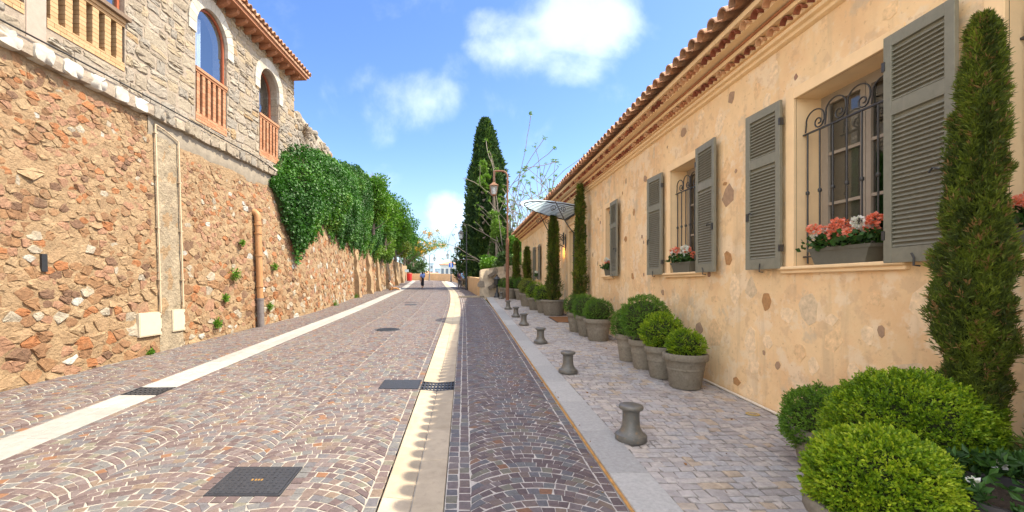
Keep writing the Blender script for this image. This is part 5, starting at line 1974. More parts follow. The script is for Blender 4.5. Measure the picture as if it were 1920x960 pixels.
def box_plant(x, y, r_pot, h_pot, r_ball, zc, label, group, n=900, leaf=.022, seed=1, squash=1.0, mat='box_leaf', potmat=None, tone0=0.):
    t = thing('boxwood_plant', label, 'potted shrub', (x, y, SWZ(y)), group)
    pot_parts(t, r_pot, h_pot, potmat)
    ball_crown(t, (0, 0, zc - SWZ(y)), r_ball, n, leaf, M[mat], seed, squash, tone0=tone0)
    mb = MB(); mb.tube([(0, 0, h_pot * .8), (.01, 0, max(zc - SWZ(y), h_pot))], .018, 6); mb.build('stem', M['bark'], t, None, True)
    return t


GA = 'boxwood balls in grey pots along the ochre house'
# nearest group, at the right edge of the picture
box_plant(2.285, 2.42, .35, .46, .325, .68, 'nearest bright green boxwood ball, at the lower right corner', GA, 5600, .022, 11, .97, tone0=.08)
box_plant(2.99, 2.98, .40, .46, .435, .80, 'very large boxwood ball behind the nearest one, under the near cypress', GA, 7600, .021, 12, .95)
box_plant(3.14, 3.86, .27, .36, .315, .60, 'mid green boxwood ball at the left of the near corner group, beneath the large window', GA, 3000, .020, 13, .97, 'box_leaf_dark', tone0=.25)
# row of four by the wall
GB = 'row of four potted boxwoods between the first and second window'
box_plant(3.24, 6.50, .31, .50, .25, .92, 'small ragged boxwood in the nearest grey pot of the row of four', GB, 1100, .024, 21, .85)
box_plant(3.16, 7.08, .27, .50, .31, 1.02, 'medium loose boxwood ball second in the row of four', GB, 1500, .026, 22, 1.0, tone0=.05)
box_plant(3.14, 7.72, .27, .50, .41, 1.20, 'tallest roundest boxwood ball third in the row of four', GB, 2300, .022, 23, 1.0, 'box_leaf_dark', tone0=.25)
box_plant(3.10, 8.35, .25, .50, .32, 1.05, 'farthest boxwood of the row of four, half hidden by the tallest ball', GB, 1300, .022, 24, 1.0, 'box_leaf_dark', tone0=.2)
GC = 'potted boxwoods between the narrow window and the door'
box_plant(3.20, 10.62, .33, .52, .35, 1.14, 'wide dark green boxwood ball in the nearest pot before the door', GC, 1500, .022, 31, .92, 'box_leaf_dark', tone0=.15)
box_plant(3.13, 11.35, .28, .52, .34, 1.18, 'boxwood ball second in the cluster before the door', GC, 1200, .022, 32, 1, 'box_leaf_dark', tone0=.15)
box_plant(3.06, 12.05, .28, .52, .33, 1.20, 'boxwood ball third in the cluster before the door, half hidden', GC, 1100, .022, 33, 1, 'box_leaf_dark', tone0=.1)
box_plant(3.02, 16.95, .30, .5, .36, 1.40, 'yellow green boxwood mound in a pot left of the door cypress', 'boxwoods past the door', 800, .03, 41, 1.05, tone0=-.1)
box_plant(2.88, 18.1, .32, .5, .38, 1.50, 'boxwood ball in a pot two places beyond the door cypress', 'boxwoods past the door', 700, .03, 42, 1.0, tone0=-.15)
box_plant(2.52, 24.2, .36, .58, .36, 1.80, 'boxwood ball in a grey pot behind the brown lamp post', 'boxwoods at the far end of the pavement', 600, .035, 44, 1, 'box_leaf_dark')
box_plant(2.30, 25.1, .36, .58, .38, 1.80, 'boxwood ball in the leftmost grey pot by the lantern pedestal', 'boxwoods at the far end of the pavement', 600, .035, 45, 1, 'box_leaf_dark')
box_plant(3.0, 23.6, .36, .58, .38, 1.78, 'boxwood ball in the right hand pot before the thin far cypress', 'boxwoods at the far end of the pavement', 600, .035, 46, 1, 'box_leaf_dark')
# oval planter with two browned balls
t = thing('boxwood_plant', 'grey oval trough with two browning boxwood balls beyond the door', 'potted shrub', (2.83, 19.9, SWZ(19.9)), 'boxwoods past the door')
mb = MB()
V = []; F = []
for (k, z) in ((.78, 0), (.97, .46), (1.03, .48), (1.03, .56), (.92, .56), (.90, .5)):
    for i in range(20):
        a = 2 * PI * i / 20
        V.append((.34 * k * math.cos(a), .62 * k * math.copysign(abs(math.sin(a)) ** .7, math.sin(a)), z))
F = [(k * 20 + i, k * 20 + (i + 1) % 20, k * 20 + 20 + (i + 1) % 20, k * 20 + 20 + i) for k in range(5) for i in range(20)] + [tuple(range(100, 120))]
obj('trough', V, F, M['pot'], t, .3, 40, True)
for yy, s_ in ((-.30, 51), (.32, 52)):
    ball_crown(t, (0, yy, .86), .36, 600, .03, M['cypress_leaf'], s_, 1.0, tone0=.15)


def cypress_column(root, H, R0, n, blade, mat, seed, profile, base=0.25, lean=(0, 0), per=6, wr=.16, rag=1.0):
    rng = np.random.default_rng(seed)
    t = rng.random(n) ** .85
    a = rng.random(n) * 2 * PI
    Rr = np.interp(t, profile[0], profile[1]) * R0
    lo = np.stack([np.cos(a) * 1.6, np.sin(a) * 1.6, t * H * 2.2 / max(R0 * 4, .5)], 1)
    Rr = Rr * (1 + lump(lo, seed, .42 * rag, 1.6) + lump(lo, seed + 5, .30 * rag, 4.5)) * rng.uniform(.72, 1.06, n)
    z = base + t * H
    rad = np.stack([np.cos(a), np.sin(a), np.zeros(n)], 1)
    P = rad * Rr[:, None]; P[:, 2] = z
    P[:, 0] += lean[0] * t; P[:, 1] += lean[1] * t
    ax = unit(rad * .55 + np.array([0, 0, 1.0]) + rng.normal(size=(n, 3)) * .28)
    AX = np.repeat(ax, per, 0)
    q = np.tile(np.linspace(0, 1, per), n)[:, None]
    B = np.repeat(P, per, 0) + AX * q * blade * .8
    D = unit(AX + rng.normal(size=AX.shape) * .42)
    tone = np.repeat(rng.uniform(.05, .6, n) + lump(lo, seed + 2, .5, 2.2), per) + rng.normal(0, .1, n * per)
    br = rng.random(n) < .07
    tone[np.repeat(br, per)] = 1.0
    size = blade * rng.uniform(.6, 1.15, n * per)
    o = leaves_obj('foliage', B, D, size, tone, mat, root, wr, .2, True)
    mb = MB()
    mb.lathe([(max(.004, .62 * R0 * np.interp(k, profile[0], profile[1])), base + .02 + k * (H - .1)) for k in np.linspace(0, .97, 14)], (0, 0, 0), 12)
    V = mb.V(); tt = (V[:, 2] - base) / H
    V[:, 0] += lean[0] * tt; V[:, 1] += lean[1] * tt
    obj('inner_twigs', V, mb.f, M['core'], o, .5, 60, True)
    return o


PCOL = ([0, .06, .2, .45, .7, .88, .96, 1.0], [.75, 1.0, 1.12, .95, .72, .56, .38, .05])
PTH = ([0, .05, .15, .35, .6, .85, 1.0], [.8, 1.1, 1.1, .75, .62, .5, .06])
def cyp_pot(x, y, top, R0, label, n, blade, seed, rp, hp, style=1, group='columnar cypresses in pots along the ochre house', prof=PTH, lean=(0, 0), per=6, wr=.16, pm=None):
    t = thing('potted_cypress', label, 'cypress', (x, y, SWZ(y)), group)
    pot_parts(t, rp, hp, pm, style)
    H = top - SWZ(y) - hp * .9
    cypress_column(t, H, R0, n, blade, M['cypress_leaf'], seed, prof, hp * .88, lean, per, wr, 1.5)
    mb = MB(); mb.tube([(0, 0, hp * .7), (lean[0] * .5, lean[1] * .5, hp + H * .5)], [.035, .015], 7); mb.build('trunk', M['bark'], t, None, True)
    return t


cyp_pot(3.25, 2.86, 3.52, .138, 'tall feathery cypress column nearest the camera, overlapping the right window', 14000, .042, 61, .30, .42, 0, prof=PCOL, lean=(.10, 0), per=8, wr=.15)
cyp_pot(3.47, 13.3, 4.72, .135, 'slim cypress column at the right side of the house door', 2600, .10, 62, .33, .5)
cyp_pot(3.24, 16.1, 4.32, .20, 'tapering cypress column in a big round pot at the left side of the door', 2600, .10, 63, .45, .56)
cyp_pot(3.42, 22.0 + 2.2, 3.75, .19, 'thin dark cypress column close to the far corner of the house', 1200, .13, 64, .3, .5)
cyp_pot(2.92, 25.0, 4.15, .18, 'thin cypress column in front of the rough stone block, farthest of all', 1200, .13, 65, .3, .5)
# dark planter with white flowers at the right edge
t = thing('flower_planter', 'dark planter with white flowers in the shade at the right edge', 'planter', (2.78, 2.22, SWZ(2.22)))
pot_parts(t, .30, .62, M['dark_pot'], 1)
rng = np.random.default_rng(5)
n = 160
P = sphere_pts(n) * np.array([.3, .3, .12]) + np.array([0, 0, .66])
leaves_obj('foliage', np.repeat(P, 6, 0), unit(RNG.normal(size=(n * 6, 3)) + np.array([0, 0, .5])), .06, RNG.random(n * 6), M['gera_leaf'], t, .5)
for k in range(7):
    a = k * 2.4; c = np.array([.28 * math.cos(a), .28 * math.sin(a), .68 + .02 * (k % 3)])
    m = 14
    leaves_obj('flower', np.tile(c, (m, 1)), unit(RNG.normal(size=(m, 3)) + np.array([0, 0, .6])), .04, RNG.random(m), M['white_petal'], t, .7)
t = thing('conifer_shrub', 'dark feathery shrub in a black planter at the very right edge', 'shrub', (3.30, 2.30, SWZ(2.3)))
pot_parts(t, .22, .40, M['dark_pot'], 1)
cypress_column(t, 1.2, .20, 1400, .09, M['cypress_leaf'], 71, PCOL, .34, (0, 0), 6, .16)


# ---- geranium boxes on the sills
def flower_box(win, w, label, mix, seed, yc=None, n_fl=9, xo=.03, h=.17):
    y0, y1, z0, z1 = win
    yc = yc or (y0 + y1) / 2
    rng = np.random.default_rng(seed)
    t = thing('flower_box', label, 'flower box', (HX + xo, yc, z0 + .008), 'geranium boxes on the window sills')
    mb = MB()
    def ring(k, z, i=0.0):
        return [(-.095 * k + i, -w / 2 * (k + .0) + i, z), (.095 * k - i, -w / 2 * k + i, z), (.095 * k - i, w / 2 * k - i, z), (-.095 * k + i, w / 2 * k - i, z)]
    V = ring(.82, 0) + ring(.97, h * .8) + ring(1.03, h * .8) + ring(1.05, h) + ring(1.05, h, .015) + ring(.95, h * .8, .015)
    F = [(3, 2, 1, 0)] + [(4 * k + i, 4 * k + (i + 1) % 4, 4 * k + 4 + (i + 1) % 4, 4 * k + 4 + i) for k in range(5) for i in range(4)] + [(20, 21, 22, 23)]
    mb.add(V, F); mb.build('trough', M['trough'], t, None, True)
    mb = MB(); mb.box((-.02, -w * .35, -.02), (.02, -w * .35 + .05, -.001)); mb.box((-.02, w * .3, -.02), (.02, w * .3 + .05, -.001)); 
    n = 420
    P = np.stack([rng.normal(-.03, .07, n), rng.uniform(-w / 2, w / 2, n), h + .01 + rng.random(n) * .11], 1)
    leaves_obj('foliage', P, unit(rng.normal(size=(n, 3)) + np.array([-.5, 0, .35])), rng.uniform(.04, .07, n), rng.random(n), M['gera_leaf'], t, .95, .15)
    for k in range(n_fl):
        yy = -w / 2 + w * (k + .5 + rng.uniform(-.3, .3)) / n_fl
        c = np.array([rng.uniform(-.15, .0), yy, h + rng.uniform(.09, .24)])
        kind = mix[k % len(mix)]
        m = 90
        d = sphere_pts(m, rng)
        B = c + d * .042 * np.array([1, 1, .8])
        leaves_obj('flower', B, unit(d + rng.normal(size=(m, 3)) * .5), rng.uniform(.024, .040, m), rng.random(m), M['coral'] if kind == 'c' else M['white_petal'], t, .95, .1)
    return t


flower_box(W1, .72, 'grey trough of coral and white geraniums on the sill of the largest near window', 'ccwcwccc', 81, 4.40, 13)
flower_box(W2, .66, 'grey trough of white and coral geraniums on the second window sill', 'cwwccwcc', 82, 7.60, 12)
flower_box(W3, .40, 'small trough of pink and white geraniums on the narrow window sill', 'cwcwc', 83, 11.52, 6)
flower_box(W0, .50, 'trough of coral geraniums cut by the right edge, behind the near cypress', 'ccc', 84, 2.72, 7)
flower_box(W5, .50, 'far trough of white and pink geraniums on the window beyond the door', 'wcw', 85, 22.6, 6)

# ================================================================== STREET FURNITURE
# bollards
b0 = thing('bollard', '', 'bollard', (0, 0, 0), 'low waisted bollards along the kerb')
mb = MB(); mb.lathe([(.150, 0), (.155, 0.009), (.155, 0.048), (.150, 0.061), (.125, 0.074), (.105, 0.104), (.088, 0.148), (.084, 0.200), (.082, 0.252), (.085, 0.291), (.088, 0.304)], (0, 0, 0), 32); mb.build('body', M['bollard'], b0, 40, True)
mb = MB(); mb.lathe([(.089, 0.303), (.112, 0.313), (.120, 0.326), (.120, 0.344), (.112, 0.355), (.085, 0.364), (.04, 0.369), (.001, 0.371)], (0, 0, 0), 32); mb.build('cap', M['bollard'], b0, 40, True)
BL = [(1.70, 4.52, 'largest bollard, nearest the camera, on the worn stone pavement'), (1.72, 7.36, 'second bollard from the camera, level with the row of four boxwoods'),
      (1.75, 10.2, 'third bollard from the camera, alone on the pavement edge'), (1.78, 13.3, 'fourth bollard from the camera, level with the right door cypress'),
      (1.80, 15.5, 'fifth bollard from the camera, near the brown door mat'), (1.80, 18.3, 'bollard just in front of the brown lamp post'), (2.0, 24.2, 'farthest bollard, behind the lamp post by the lantern pedestal')]
for i, (x, y, lab) in enumerate(BL):
    if i == 0:
        b0.location = (x, y, SWZ(y)); b0['label'] = lab
    else:
        dup(b0, (x, y, SWZ(y)), lab, rotz=random.random())

# brown lamp post with a square gooseneck
LX, LY = 2.17, 22.4
lz = SWZ(LY)
t = thing('street_lamp', 'tall slim brown lamp post with a square gooseneck and copper lantern', 'street lamp', (LX, LY, lz))
mb = MB(); mb.tube([(LX, LY, lz), (LX, LY, lz + 3.1)], .085, 12); mb.build('lower_post', M['bronze'], t, 60)
mb = MB(); mb.tube([(LX, LY, lz + 3.1), (LX, LY, lz + 3.13), (LX, LY, lz + 3.2)], [.085, .08, .06], 12); mb.tube([(LX, LY, lz + 3.2), (LX, LY, 7.25)] + [(LX - .28 + .28 * math.cos(a), LY, 7.25 + .28 * math.sin(a)) for a in np.linspace(.2, PI / 2, 6)] + [(LX - .62, LY, 7.53), (LX - .68, LY, 7.50), (LX - .69, LY, 7.02)], .045, 10)
mb.build('gooseneck', M['bronze'], t, 60)
mb = MB(); mb.lathe([(.13, 0), (.13, .04), (.10, .06), (.09, .12)], (LX, LY, lz), 16); mb.build('foot', M['bronze'], t, 40)
lantern(t, (LX - .69, LY, 7.04), .88, M['copper'], M['lamp_glass'])


def crook_lamp(x, y, zb, H, label, mat, s=1.0, double=False, arm=.55):
    t = thing('street_lamp', label, 'street lamp', (x, y, zb), 'crook lamp posts round the bend')
    mb = MB(); mb.lathe([(.14, 0), (.14, .12), (.10, .16), (.09, .9), (.06, 1.0), (.045, H * .6), (.04, H - .5)], (x, y, zb), 10); mb.build('post', mat, t, 60)
    for sg in ((-1, 1) if double else (-1,)):
        m2 = MB()
        P = [(x, y, zb + H - .55)] + [(x + sg * (arm / 2 - arm / 2 * math.cos(a)), y, zb + H - .45 + .42 * math.sin(a)) for a in np.linspace(0, PI * .95, 12)]
        e = P[-1]
        m2.tube(P + [(e[0], y, e[2] - .08)], .028, 6)
        m2.tube(spiral((e[0] + sg * .02, y, e[2] + .14), .10, 1.2, (sg, 0, 0), (0, 0, 1), 0, 16), .016, 5)
        m2.build('crook', mat, t, 60)
        lantern(t, (e[0], y, e[2] - .05), s, mat, M['lamp_glass'])
    return t


crook_lamp(.16, 36.5, float(g(36.5)), 5.4, 'dark crook street lamp half hidden by the big cypress', M['black_iron'], .95, arm=.46)
crook_lamp(-.55, 49, float(g(49)), 4.7, 'grey crook street lamp behind the two people by the parapet', M['grey_iron'], .85, arm=.45)
crook_lamp(-1.78, 58.5, float(g(58.5)) - .1, 4.35, 'grey crook street lamp that carries the blue sign', M['grey_iron'], .8, arm=.45)
crook_lamp(-5.15, 64.8, float(g(64.8)) - .05, 4.0, 'grey double headed street lamp at the far bend', M['grey_iron'], .75, True, .75)
t = thing('road_sign', 'small blue square dead end sign on the lamp post at the bend', 'road sign', (-1.78, 58.42, 4.3))
mb = MB(); mb.box((-2.07, 58.40, 4.05), (-1.50, 58.42, 4.62)); mb.build('plate', pmat('blue_sign', [(0, (.02, .12, .55))], rough=.4, na=0, bump=0), t)
mb = MB(); mb.box((-1.83, 58.392, 4.10), (-1.73, 58.399, 4.45)); mb.build('white_bar', M['curtain'], t)
mb = MB(); mb.box((-1.94, 58.392, 4.452), (-1.62, 58.399, 4.54)); mb.build('cross_bar', M['white_petal'], t)
# lantern pedestal by the stone block
t = thing('lantern_pedestal', 'short black post carrying a black lantern shaped box before the rough stone block', 'post', (1.86, 25.35, SWZ(25.35)))
z = SWZ(25.35)
mb = MB(); mb.lathe([(.20, 0), (.20, .05), (.15, .09), (.12, .22), (.07, .28), (.055, .62), (.09, .66), (.09, .70)], (1.86, 25.35, z), 12); mb.build('post', M['black_iron'], t, 40)
mb = MB(); mb.lathe([(.15, .70), (.19, .72), (.19, 1.0), (.17, 1.02)], (1.86, 25.35, z), 8); mb.build('box', M['black_iron'], t)
mb = MB(); mb.lathe([(.22, 1.02), (.23, 1.05), (.10, 1.18), (.05, 1.22), (.045, 1.27), (.02, 1.31)], (1.86, 25.35, z), 8); mb.build('lid', M['black_iron'], t)
# flat round light set in the pavement by the wall
t = thing('ground_light', 'small round brass ground light set in the pavement near the conduit', 'ground light', (3.45, 5.30, SWZ(5.3)))
mb = MB(); mb.lathe([(.075, 0), (.075, .006), (.055, .008), (.053, .004), (.001, .004)], (3.45, 5.30, SWZ(5.3)), 20); mb.build('ring', pmat('brass_ring', [(0, (.55, .42, .12))], rough=.35, metal=.6, na=.1, bump=0), t)
mb = MB(); mb.lathe([(.052, .0045), (.051, .0065), (.001, .0075)], (3.45, 5.30, SWZ(5.3)), 20); mb.build('lens', M['lamp_glass'], t)

# ================================================================== FAR WALLS
def wall_line(name, pts, h, th, mat, label, cat, cap=None):
    t = thing(name, label, cat, (pts[0][0], pts[0][1], float(g(pts[0][1]))))
    def run(off, z0, z1, grow=0.0):
        mb = MB(); V = []
        n = len(pts)
        for i, (x, y) in enumerate(pts):
            a = Vector(pts[max(i - 1, 0)]); b = Vector(pts[min(i + 1, n - 1)])
            d = (b - a).normalized(); nn = Vector((-d.y, d.x))
            zb = float(g(y))
            for s_, zz in ((-grow, z0), (-grow, z1), (th + grow, z1), (th + grow, z0)):
                p = Vector((x, y)) + nn * s_
                V.append((p.x, p.y, zb + zz))
        F = [(4 * i + k, 4 * i + 4 + k, 4 * i + 4 + (k + 1) % 4, 4 * i + (k + 1) % 4) for i in range(n - 1) for k in range(4)] + [(3, 2, 1, 0), (4 * n - 4, 4 * n - 3, 4 * n - 2, 4 * n - 1)]
        return mb.add(V, F)
    run(0, -.4, h).build('wall', mat, t)
    run(0, h + .003, h + .07, .05).build('coping', cap or mat, t)
    return t


wall_line('parapet_wall', [(.80, 27.2), (.68, 29), (.45, 33), (.20, 38), (-.05, 42.5)], 1.02, -.35, M['plaster_ochre'], 'ochre rendered parapet beside the two people, ending at the stone block', 'wall')
wall_line('parapet_wall', [(-.1, 44), (-.55, 50), (-1.05, 56), (-1.9, 61), (-3.2, 64), (-5.2, 66), (-7, 66.6), (-8.8, 67)], .92, -.4, M['plaster_ochre'], 'long low ochre parapet curving round the far bend of the street', 'wall')
# rough stone block wall across the end of the pavement
blk = thing('stone_wall', 'rough pale stone wall block with a sloping top closing the end of the pavement', 'stone wall', (2.2, 26.6, float(g(26))))
V = []; F = []
nx_, nz_ = 26, 16
for i in range(nx_):
    x = .92 + (3.72 - .92) * i / (nx_ - 1)
    zt = float(np.interp(x, [.9, 1.0, 2.0, 3.0, 3.8], [2.62, 2.66, 2.82, 2.95, 3.0]))
    for k in range(nz_):
        z = .9 + (zt - .9) * k / (nz_ - 1)
        V.append((x, 25.55 + (x - .92) * .6 - mnoise.noise((x * 1.8, z * 1.8, 4)) * .10 - mnoise.noise((x * 6, z * 6, 4)) * .04, z))
    V.append((x, 27.4, zt - .03))
m = nz_ + 1
F = [(i * m + k, (i + 1) * m + k, (i + 1) * m + k + 1, i * m + k + 1) for i in range(nx_ - 1) for k in range(m - 1)]
F += [tuple(range(m)) + ()]
k0 = len(V); V += [(.92, 27.4, .9), (3.72, 27.4, .9)]
obj('wall_body', V, [f for f in F if len(f) == 4] + [tuple([k0] + list(range(m - 1, -1, -1)))[::-1]], M['rough_cream'], blk, .5, 60)
pts = poisson(1.0, 3.7, 1.0, 2.85, lambda a, b: .62 * random.choice((.6, .8, 1.1)), 300)
pcs = []
for p, c in zip(pts, voronoi(pts)):
    if c and p[1] < float(np.interp(p[0], [.9, 3.8], [2.45, 2.85])):
        pcs.append(stone_from(c[::-1], lambda a, b, n: (a, 25.53 + (a - .92) * .6 - n, b), random.uniform(.005, .015), random.uniform(.35, .6), tilt=.08))
pieces_out(pcs, 'rubble_stone', 'rubble_stones', M['ashlar'], blk, 80)
for i, (x, z, a) in enumerate(((1.62, 2.38, .55), (1.62, 1.68, .5))):
    mb = MB(); P = [(-.26, -.10), (.26, -.10), (.26, .10), (-.26, .10)]
    V = [(x + p * math.cos(a) - q * math.sin(a), yy, z + p * math.sin(a) + q * math.cos(a)) for yy in (25.99, 25.72) for p, q in P]
    mb.add(V, [(0, 1, 2, 3), (7, 6, 5, 4), (0, 4, 5, 1), (1, 5, 6, 2), (2, 6, 7, 3), (3, 7, 4, 0)])
    mb.build('jutting_stone', M['bark'], blk)

# ================================================================== TREES
def limb_tree(root, base, H, spread, n_limb, rng, r0=.2, mat=None, name='trunk', start=.35):
    mb = MB(); tips = []
    b = np.array(base, float)
    mb.tube([tuple(b), tuple(b + [.03 * H * rng.normal(), .03 * H * rng.normal(), H * .5]), tuple(b + [.04 * H * rng.normal(), .04 * H * rng.normal(), H * .86])], [r0, r0 * .7, r0 * .2], 8)
    for k in range(n_limb):
        t = start + (.85 - start) * k / n_limb
        a = k * 2.4 + rng.random()
        p0 = b + [0, 0, H * t]
        L = spread * rng.uniform(.6, 1.0)
        p1 = p0 + np.array([math.cos(a) * L * .5, math.sin(a) * L * .5, L * .25]); p2 = p0 + np.array([math.cos(a) * L, math.sin(a) * L, L * .7])
        mb.tube([tuple(p0), tuple(p1), tuple(p2)], [r0 * .4, r0 * .25, r0 * .06], 6)
        tips += [p1, p2]
    mb.build(name, mat or M['bark'], root, 60)
    return tips


def clump_crown(root, C, rad, n_leaf, size, mat, seed, name='crown', wr=.6, up=.2, tone0=0.):
    """clumps of leaves round the centres C"""
    rng = np.random.default_rng(seed)
    C = np.asarray(C); rad = np.asarray(rad) * np.ones(len(C))
    k = rng.integers(0, len(C), n_leaf)
    d = unit(rng.normal(size=(n_leaf, 3)))
    rr = rad[k] * rng.random(n_leaf) ** .38 * (1 + lump(d * 2 + C[k], seed, .35, 2.0))
    P = C[k] + d * rr[:, None] * np.array([1, 1, .85])
    D = unit(d + rng.normal(size=d.shape) * .8 + np.array([0, 0, up]))
    tone = rng.uniform(0, .6, len(C))[k] + rng.normal(.12, .14, n_leaf) + tone0
    return leaves_obj(name, P, D, size * rng.uniform(.6, 1.2, n_leaf), tone, mat, root, wr, .2, False)


def bush_tree(name, label, cat, base, H, R_, n_clump, n_leaf, size, mat, seed, group=None, trunk_h=.5, flat=1.0, barkm=None, cr=.42):
    rng = np.random.default_rng(seed)
    t = thing(name, label, cat, base, group)
    limb_tree(t, base, H * .9, R_ * .8, 7, rng, max(.05, H * .025), barkm, start=trunk_h * .7)
    d = unit(rng.normal(size=(n_clump, 3)))
    C = np.array(base) + np.array([0, 0, H * (1 + trunk_h) / 2]) + d * (rng.random((n_clump, 1)) ** .5) * np.array([R_ * .72, R_ * .72, H * (1 - trunk_h) / 2 * .78])
    clump_crown(t, C, R_ * cr * rng.uniform(.6, 1.1, n_clump), n_leaf, size, M[mat], seed)
    return t


# the big cypress
bx, by = 1.85, 40.0
bc = thing('cypress_tree', 'big dark pointed cypress tree beyond the stone block, taller than everything', 'cypress tree', (bx, by, .9))
PB = ([0, .08, .2, .35, .5, .68, .82, .92, 1.0], [.75, .95, 1.0, .95, .85, .62, .42, .28, .03])
cypress_column(bc, 15.1, 1.75, 19000, .34, M['tree_cypress'], 91, PB, .4, (0, 0), 5, .42, 2.0)
mb = MB(); mb.tube([(0, 0, -.5), (0, 0, 8)], [.35, .12], 10); mb.build('trunk', M['bark'], bc, 60, True)
# lighter shrubs and trees massed at its feet
GT = 'bushy trees around the big cypress'
bush_tree('bushy_tree', 'pale green bushy tree leaning out left of the big cypress foot', 'tree', (.75, 42.5, .8), 4.6, 1.1, 16, 5000, .22, 'light_leaf', 101, GT, .2)
bush_tree('bushy_tree', 'dark bushy tree filling the space right of the big cypress', 'tree', (3.6, 38, .8), 6.4, 1.9, 26, 11000, .24, 'far_leaf', 102, GT, .15)
bush_tree('bushy_tree', 'bright green bushy tree just left of the house end wall', 'tree', (4.3, 35, .8), 5.2, 1.6, 22, 8000, .22, 'tree_leaf', 103, GT, .15)
bush_tree('bushy_tree', 'mid green low tree behind the rough stone block', 'tree', (1.9, 33.5, .8), 3.6, 1.3, 20, 7000, .18, 'tree_leaf', 104, GT, .1)
bush_tree('bushy_tree', 'small dark tree between the parapet and the stone block', 'tree', (2.9, 30.8, .8), 3.7, 1.2, 18, 6000, .16, 'far_leaf', 106, GT, .1)
bush_tree('bushy_tree', 'sunlit yellow green spray low on the big cypress flank', 'tree', (2.6, 37.0, 1), 7.6, .8, 14, 2600, .24, 'light_leaf', 107, GT, .45)
bush_tree('bushy_tree', 'light green shoots high on the big cypress', 'tree', (1.6, 38.2, 1), 12.2, .5, 9, 1500, .26, 'light_leaf', 108, GT, .62, cr=.6)


# tall bare shoots with tufts of leaves behind the house
def shoot_tree(label, base, seed, n, H, spread, tuft=260, pale=False, bend=0.0, leafm='light_leaf', rmin=.024):
    rng = np.random.default_rng(seed)
    t = thing('bare_tree', label, 'tree', base, 'thin bare trees behind the house')
    mb = MB(); tips = []
    def grow(p, d, L, r_, depth):
        P = [p]; q = p.copy(); dd = d.copy()
        for k in range(5):
            dd = unit(dd + rng.normal(size=3) * .10 + np.array([0, 0, bend * (1 if k > 1 else -1.2)]))
            q = q + dd * L / 5
            P.append(q.copy())
        mb.tube([tuple(x) for x in P], list(np.maximum(rmin, np.linspace(r_, r_ * .45, 6))), 5)
        if depth == 0:
            tips.append(P[-1]); return
        for k in range(2 if rng.random() < .7 else 3):
            i = rng.integers(2, 6)
            grow(P[i], unit(dd + rng.normal(size=3) * .38), L * rng.uniform(.45, .75), r_ * .62, depth - 1)
        tips.append(P[-1])
    for k in range(n):
        a = rng.random() * 6.28
        d = unit(np.array([math.cos(a) * spread, math.sin(a) * spread * .6, 1.0]))
        grow(np.array(base, float) + rng.normal(size=3) * np.array([.6, .6, 0]), d, H * rng.uniform(.45, .7), .055, 2)
    mb.build('branches', M['pale_bark'], t, 60)
    tips = np.array(tips)
    if tuft:
        k = tips[rng.integers(0, len(tips), tuft)]
        per = 9
        B = np.repeat(k + rng.normal(size=k.shape) * .07, per, 0)
        D = unit(rng.normal(size=B.shape) * np.array([1, 1, .45]))
        leaves_obj('leaf_tufts', B, D, rng.uniform(.10, .22, len(B)), rng.random(len(B)), M[leafm], t, .32, .15, False)
    return t


shoot_tree('tall bare branched tree with sparse leaf tufts rising behind the house roof, left', (4.6, 38, 1.5), 121, 18, 10.4, .17, 520)
shoot_tree('bare branched tree with green tufts rising behind the house roof, right', (7.6, 39, 1.5), 122, 18, 10.0, .20, 520)
shoot_tree('pale leafless branches arching left in front of the big cypress', (4.2, 36.5, 1.5), 123, 8, 8.0, .9, 60, bend=-.08, rmin=.013)

# ---- ivy over the left wall
def y_of_u(u, off=.45):
    yy = np.linspace(10, 70, 3000)
    uu = U0 + (wx(yy) - .15 + off) / yy * F_PX
    return float(np.interp(u, uu, yy))


ivy = thing('ivy', 'thick glossy green ivy hanging over the stone wall past the grey house', 'ivy', (-6.2, 19, 3.5))
top_px = [(530, 338), (541, 300), (554, 272), (575, 272), (600, 282), (622, 292), (640, 300), (662, 306), (680, 312), (700, 330), (722, 352), (740, 372)]
bot_px = [(530, 345), (539, 380), (550, 418), (562, 452), (573, 472), (582, 450), (590, 462), (598, 430), (610, 418), (622, 425), (634, 432), (650, 455), (662, 452), (680, 470), (700, 470), (722, 486), (740, 490)]
toS = lambda L: ([y_of_u(u) for u, v_ in L], [CH - (v_ - V0) / F_PX * y_of_u(u) for u, v_ in L])
TS, TZ = toS(top_px); BS, BZ = toS(bot_px)
s_lo, s_hi = TS[0], TS[-1]
def ivy_bulge(s, z):
    zt = np.interp(s, TS, TZ); zb = np.interp(s, BS, BZ)
    f = np.clip((z - zb) / np.maximum(zt - zb, .1), 0, 1)
    b = .12 + .75 * np.clip(f * 2.2, 0, 1) ** .7 * np.clip((s - s_lo) / 2.0, .15, 1) - .55 * np.clip((f - .8) / .2, 0, 1)
    P = np.stack([s * 1.1, z * 1.1, s * 0], 1)
    return b + lump(P, 7, .32, 1.3) + lump(P, 8, .16, 3.5)
n = 70000
s = s_lo + (s_hi - s_lo) * RNG.random(n) ** 1.25
zt = np.interp(s, TS, TZ); zb_ = np.interp(s, BS, BZ)
hang = .35 * np.maximum(0, np.sin(s * 7.3)) ** 3 + .25 * np.sin(s * 2.9)
z = zb_ - hang + (zt - zb_ + hang) * RNG.random(n) + RNG.normal(0, .06, n)
b = ivy_bulge(s, z)
x = wx(s) + batter(z, s) - .02 + b * RNG.uniform(.62, 1.05, n)
P = np.stack([x, s + RNG.normal(0, .05, n), z], 1)
D = unit(np.array([.55, 0, -.75]) + RNG.normal(size=(n, 3)) * .45)
PP = np.stack([s, z, s * 0], 1)
tone = .36 + lump(PP, 9, .75, 1.6) + lump(PP, 10, .3, 5) + RNG.normal(0, .14, n)
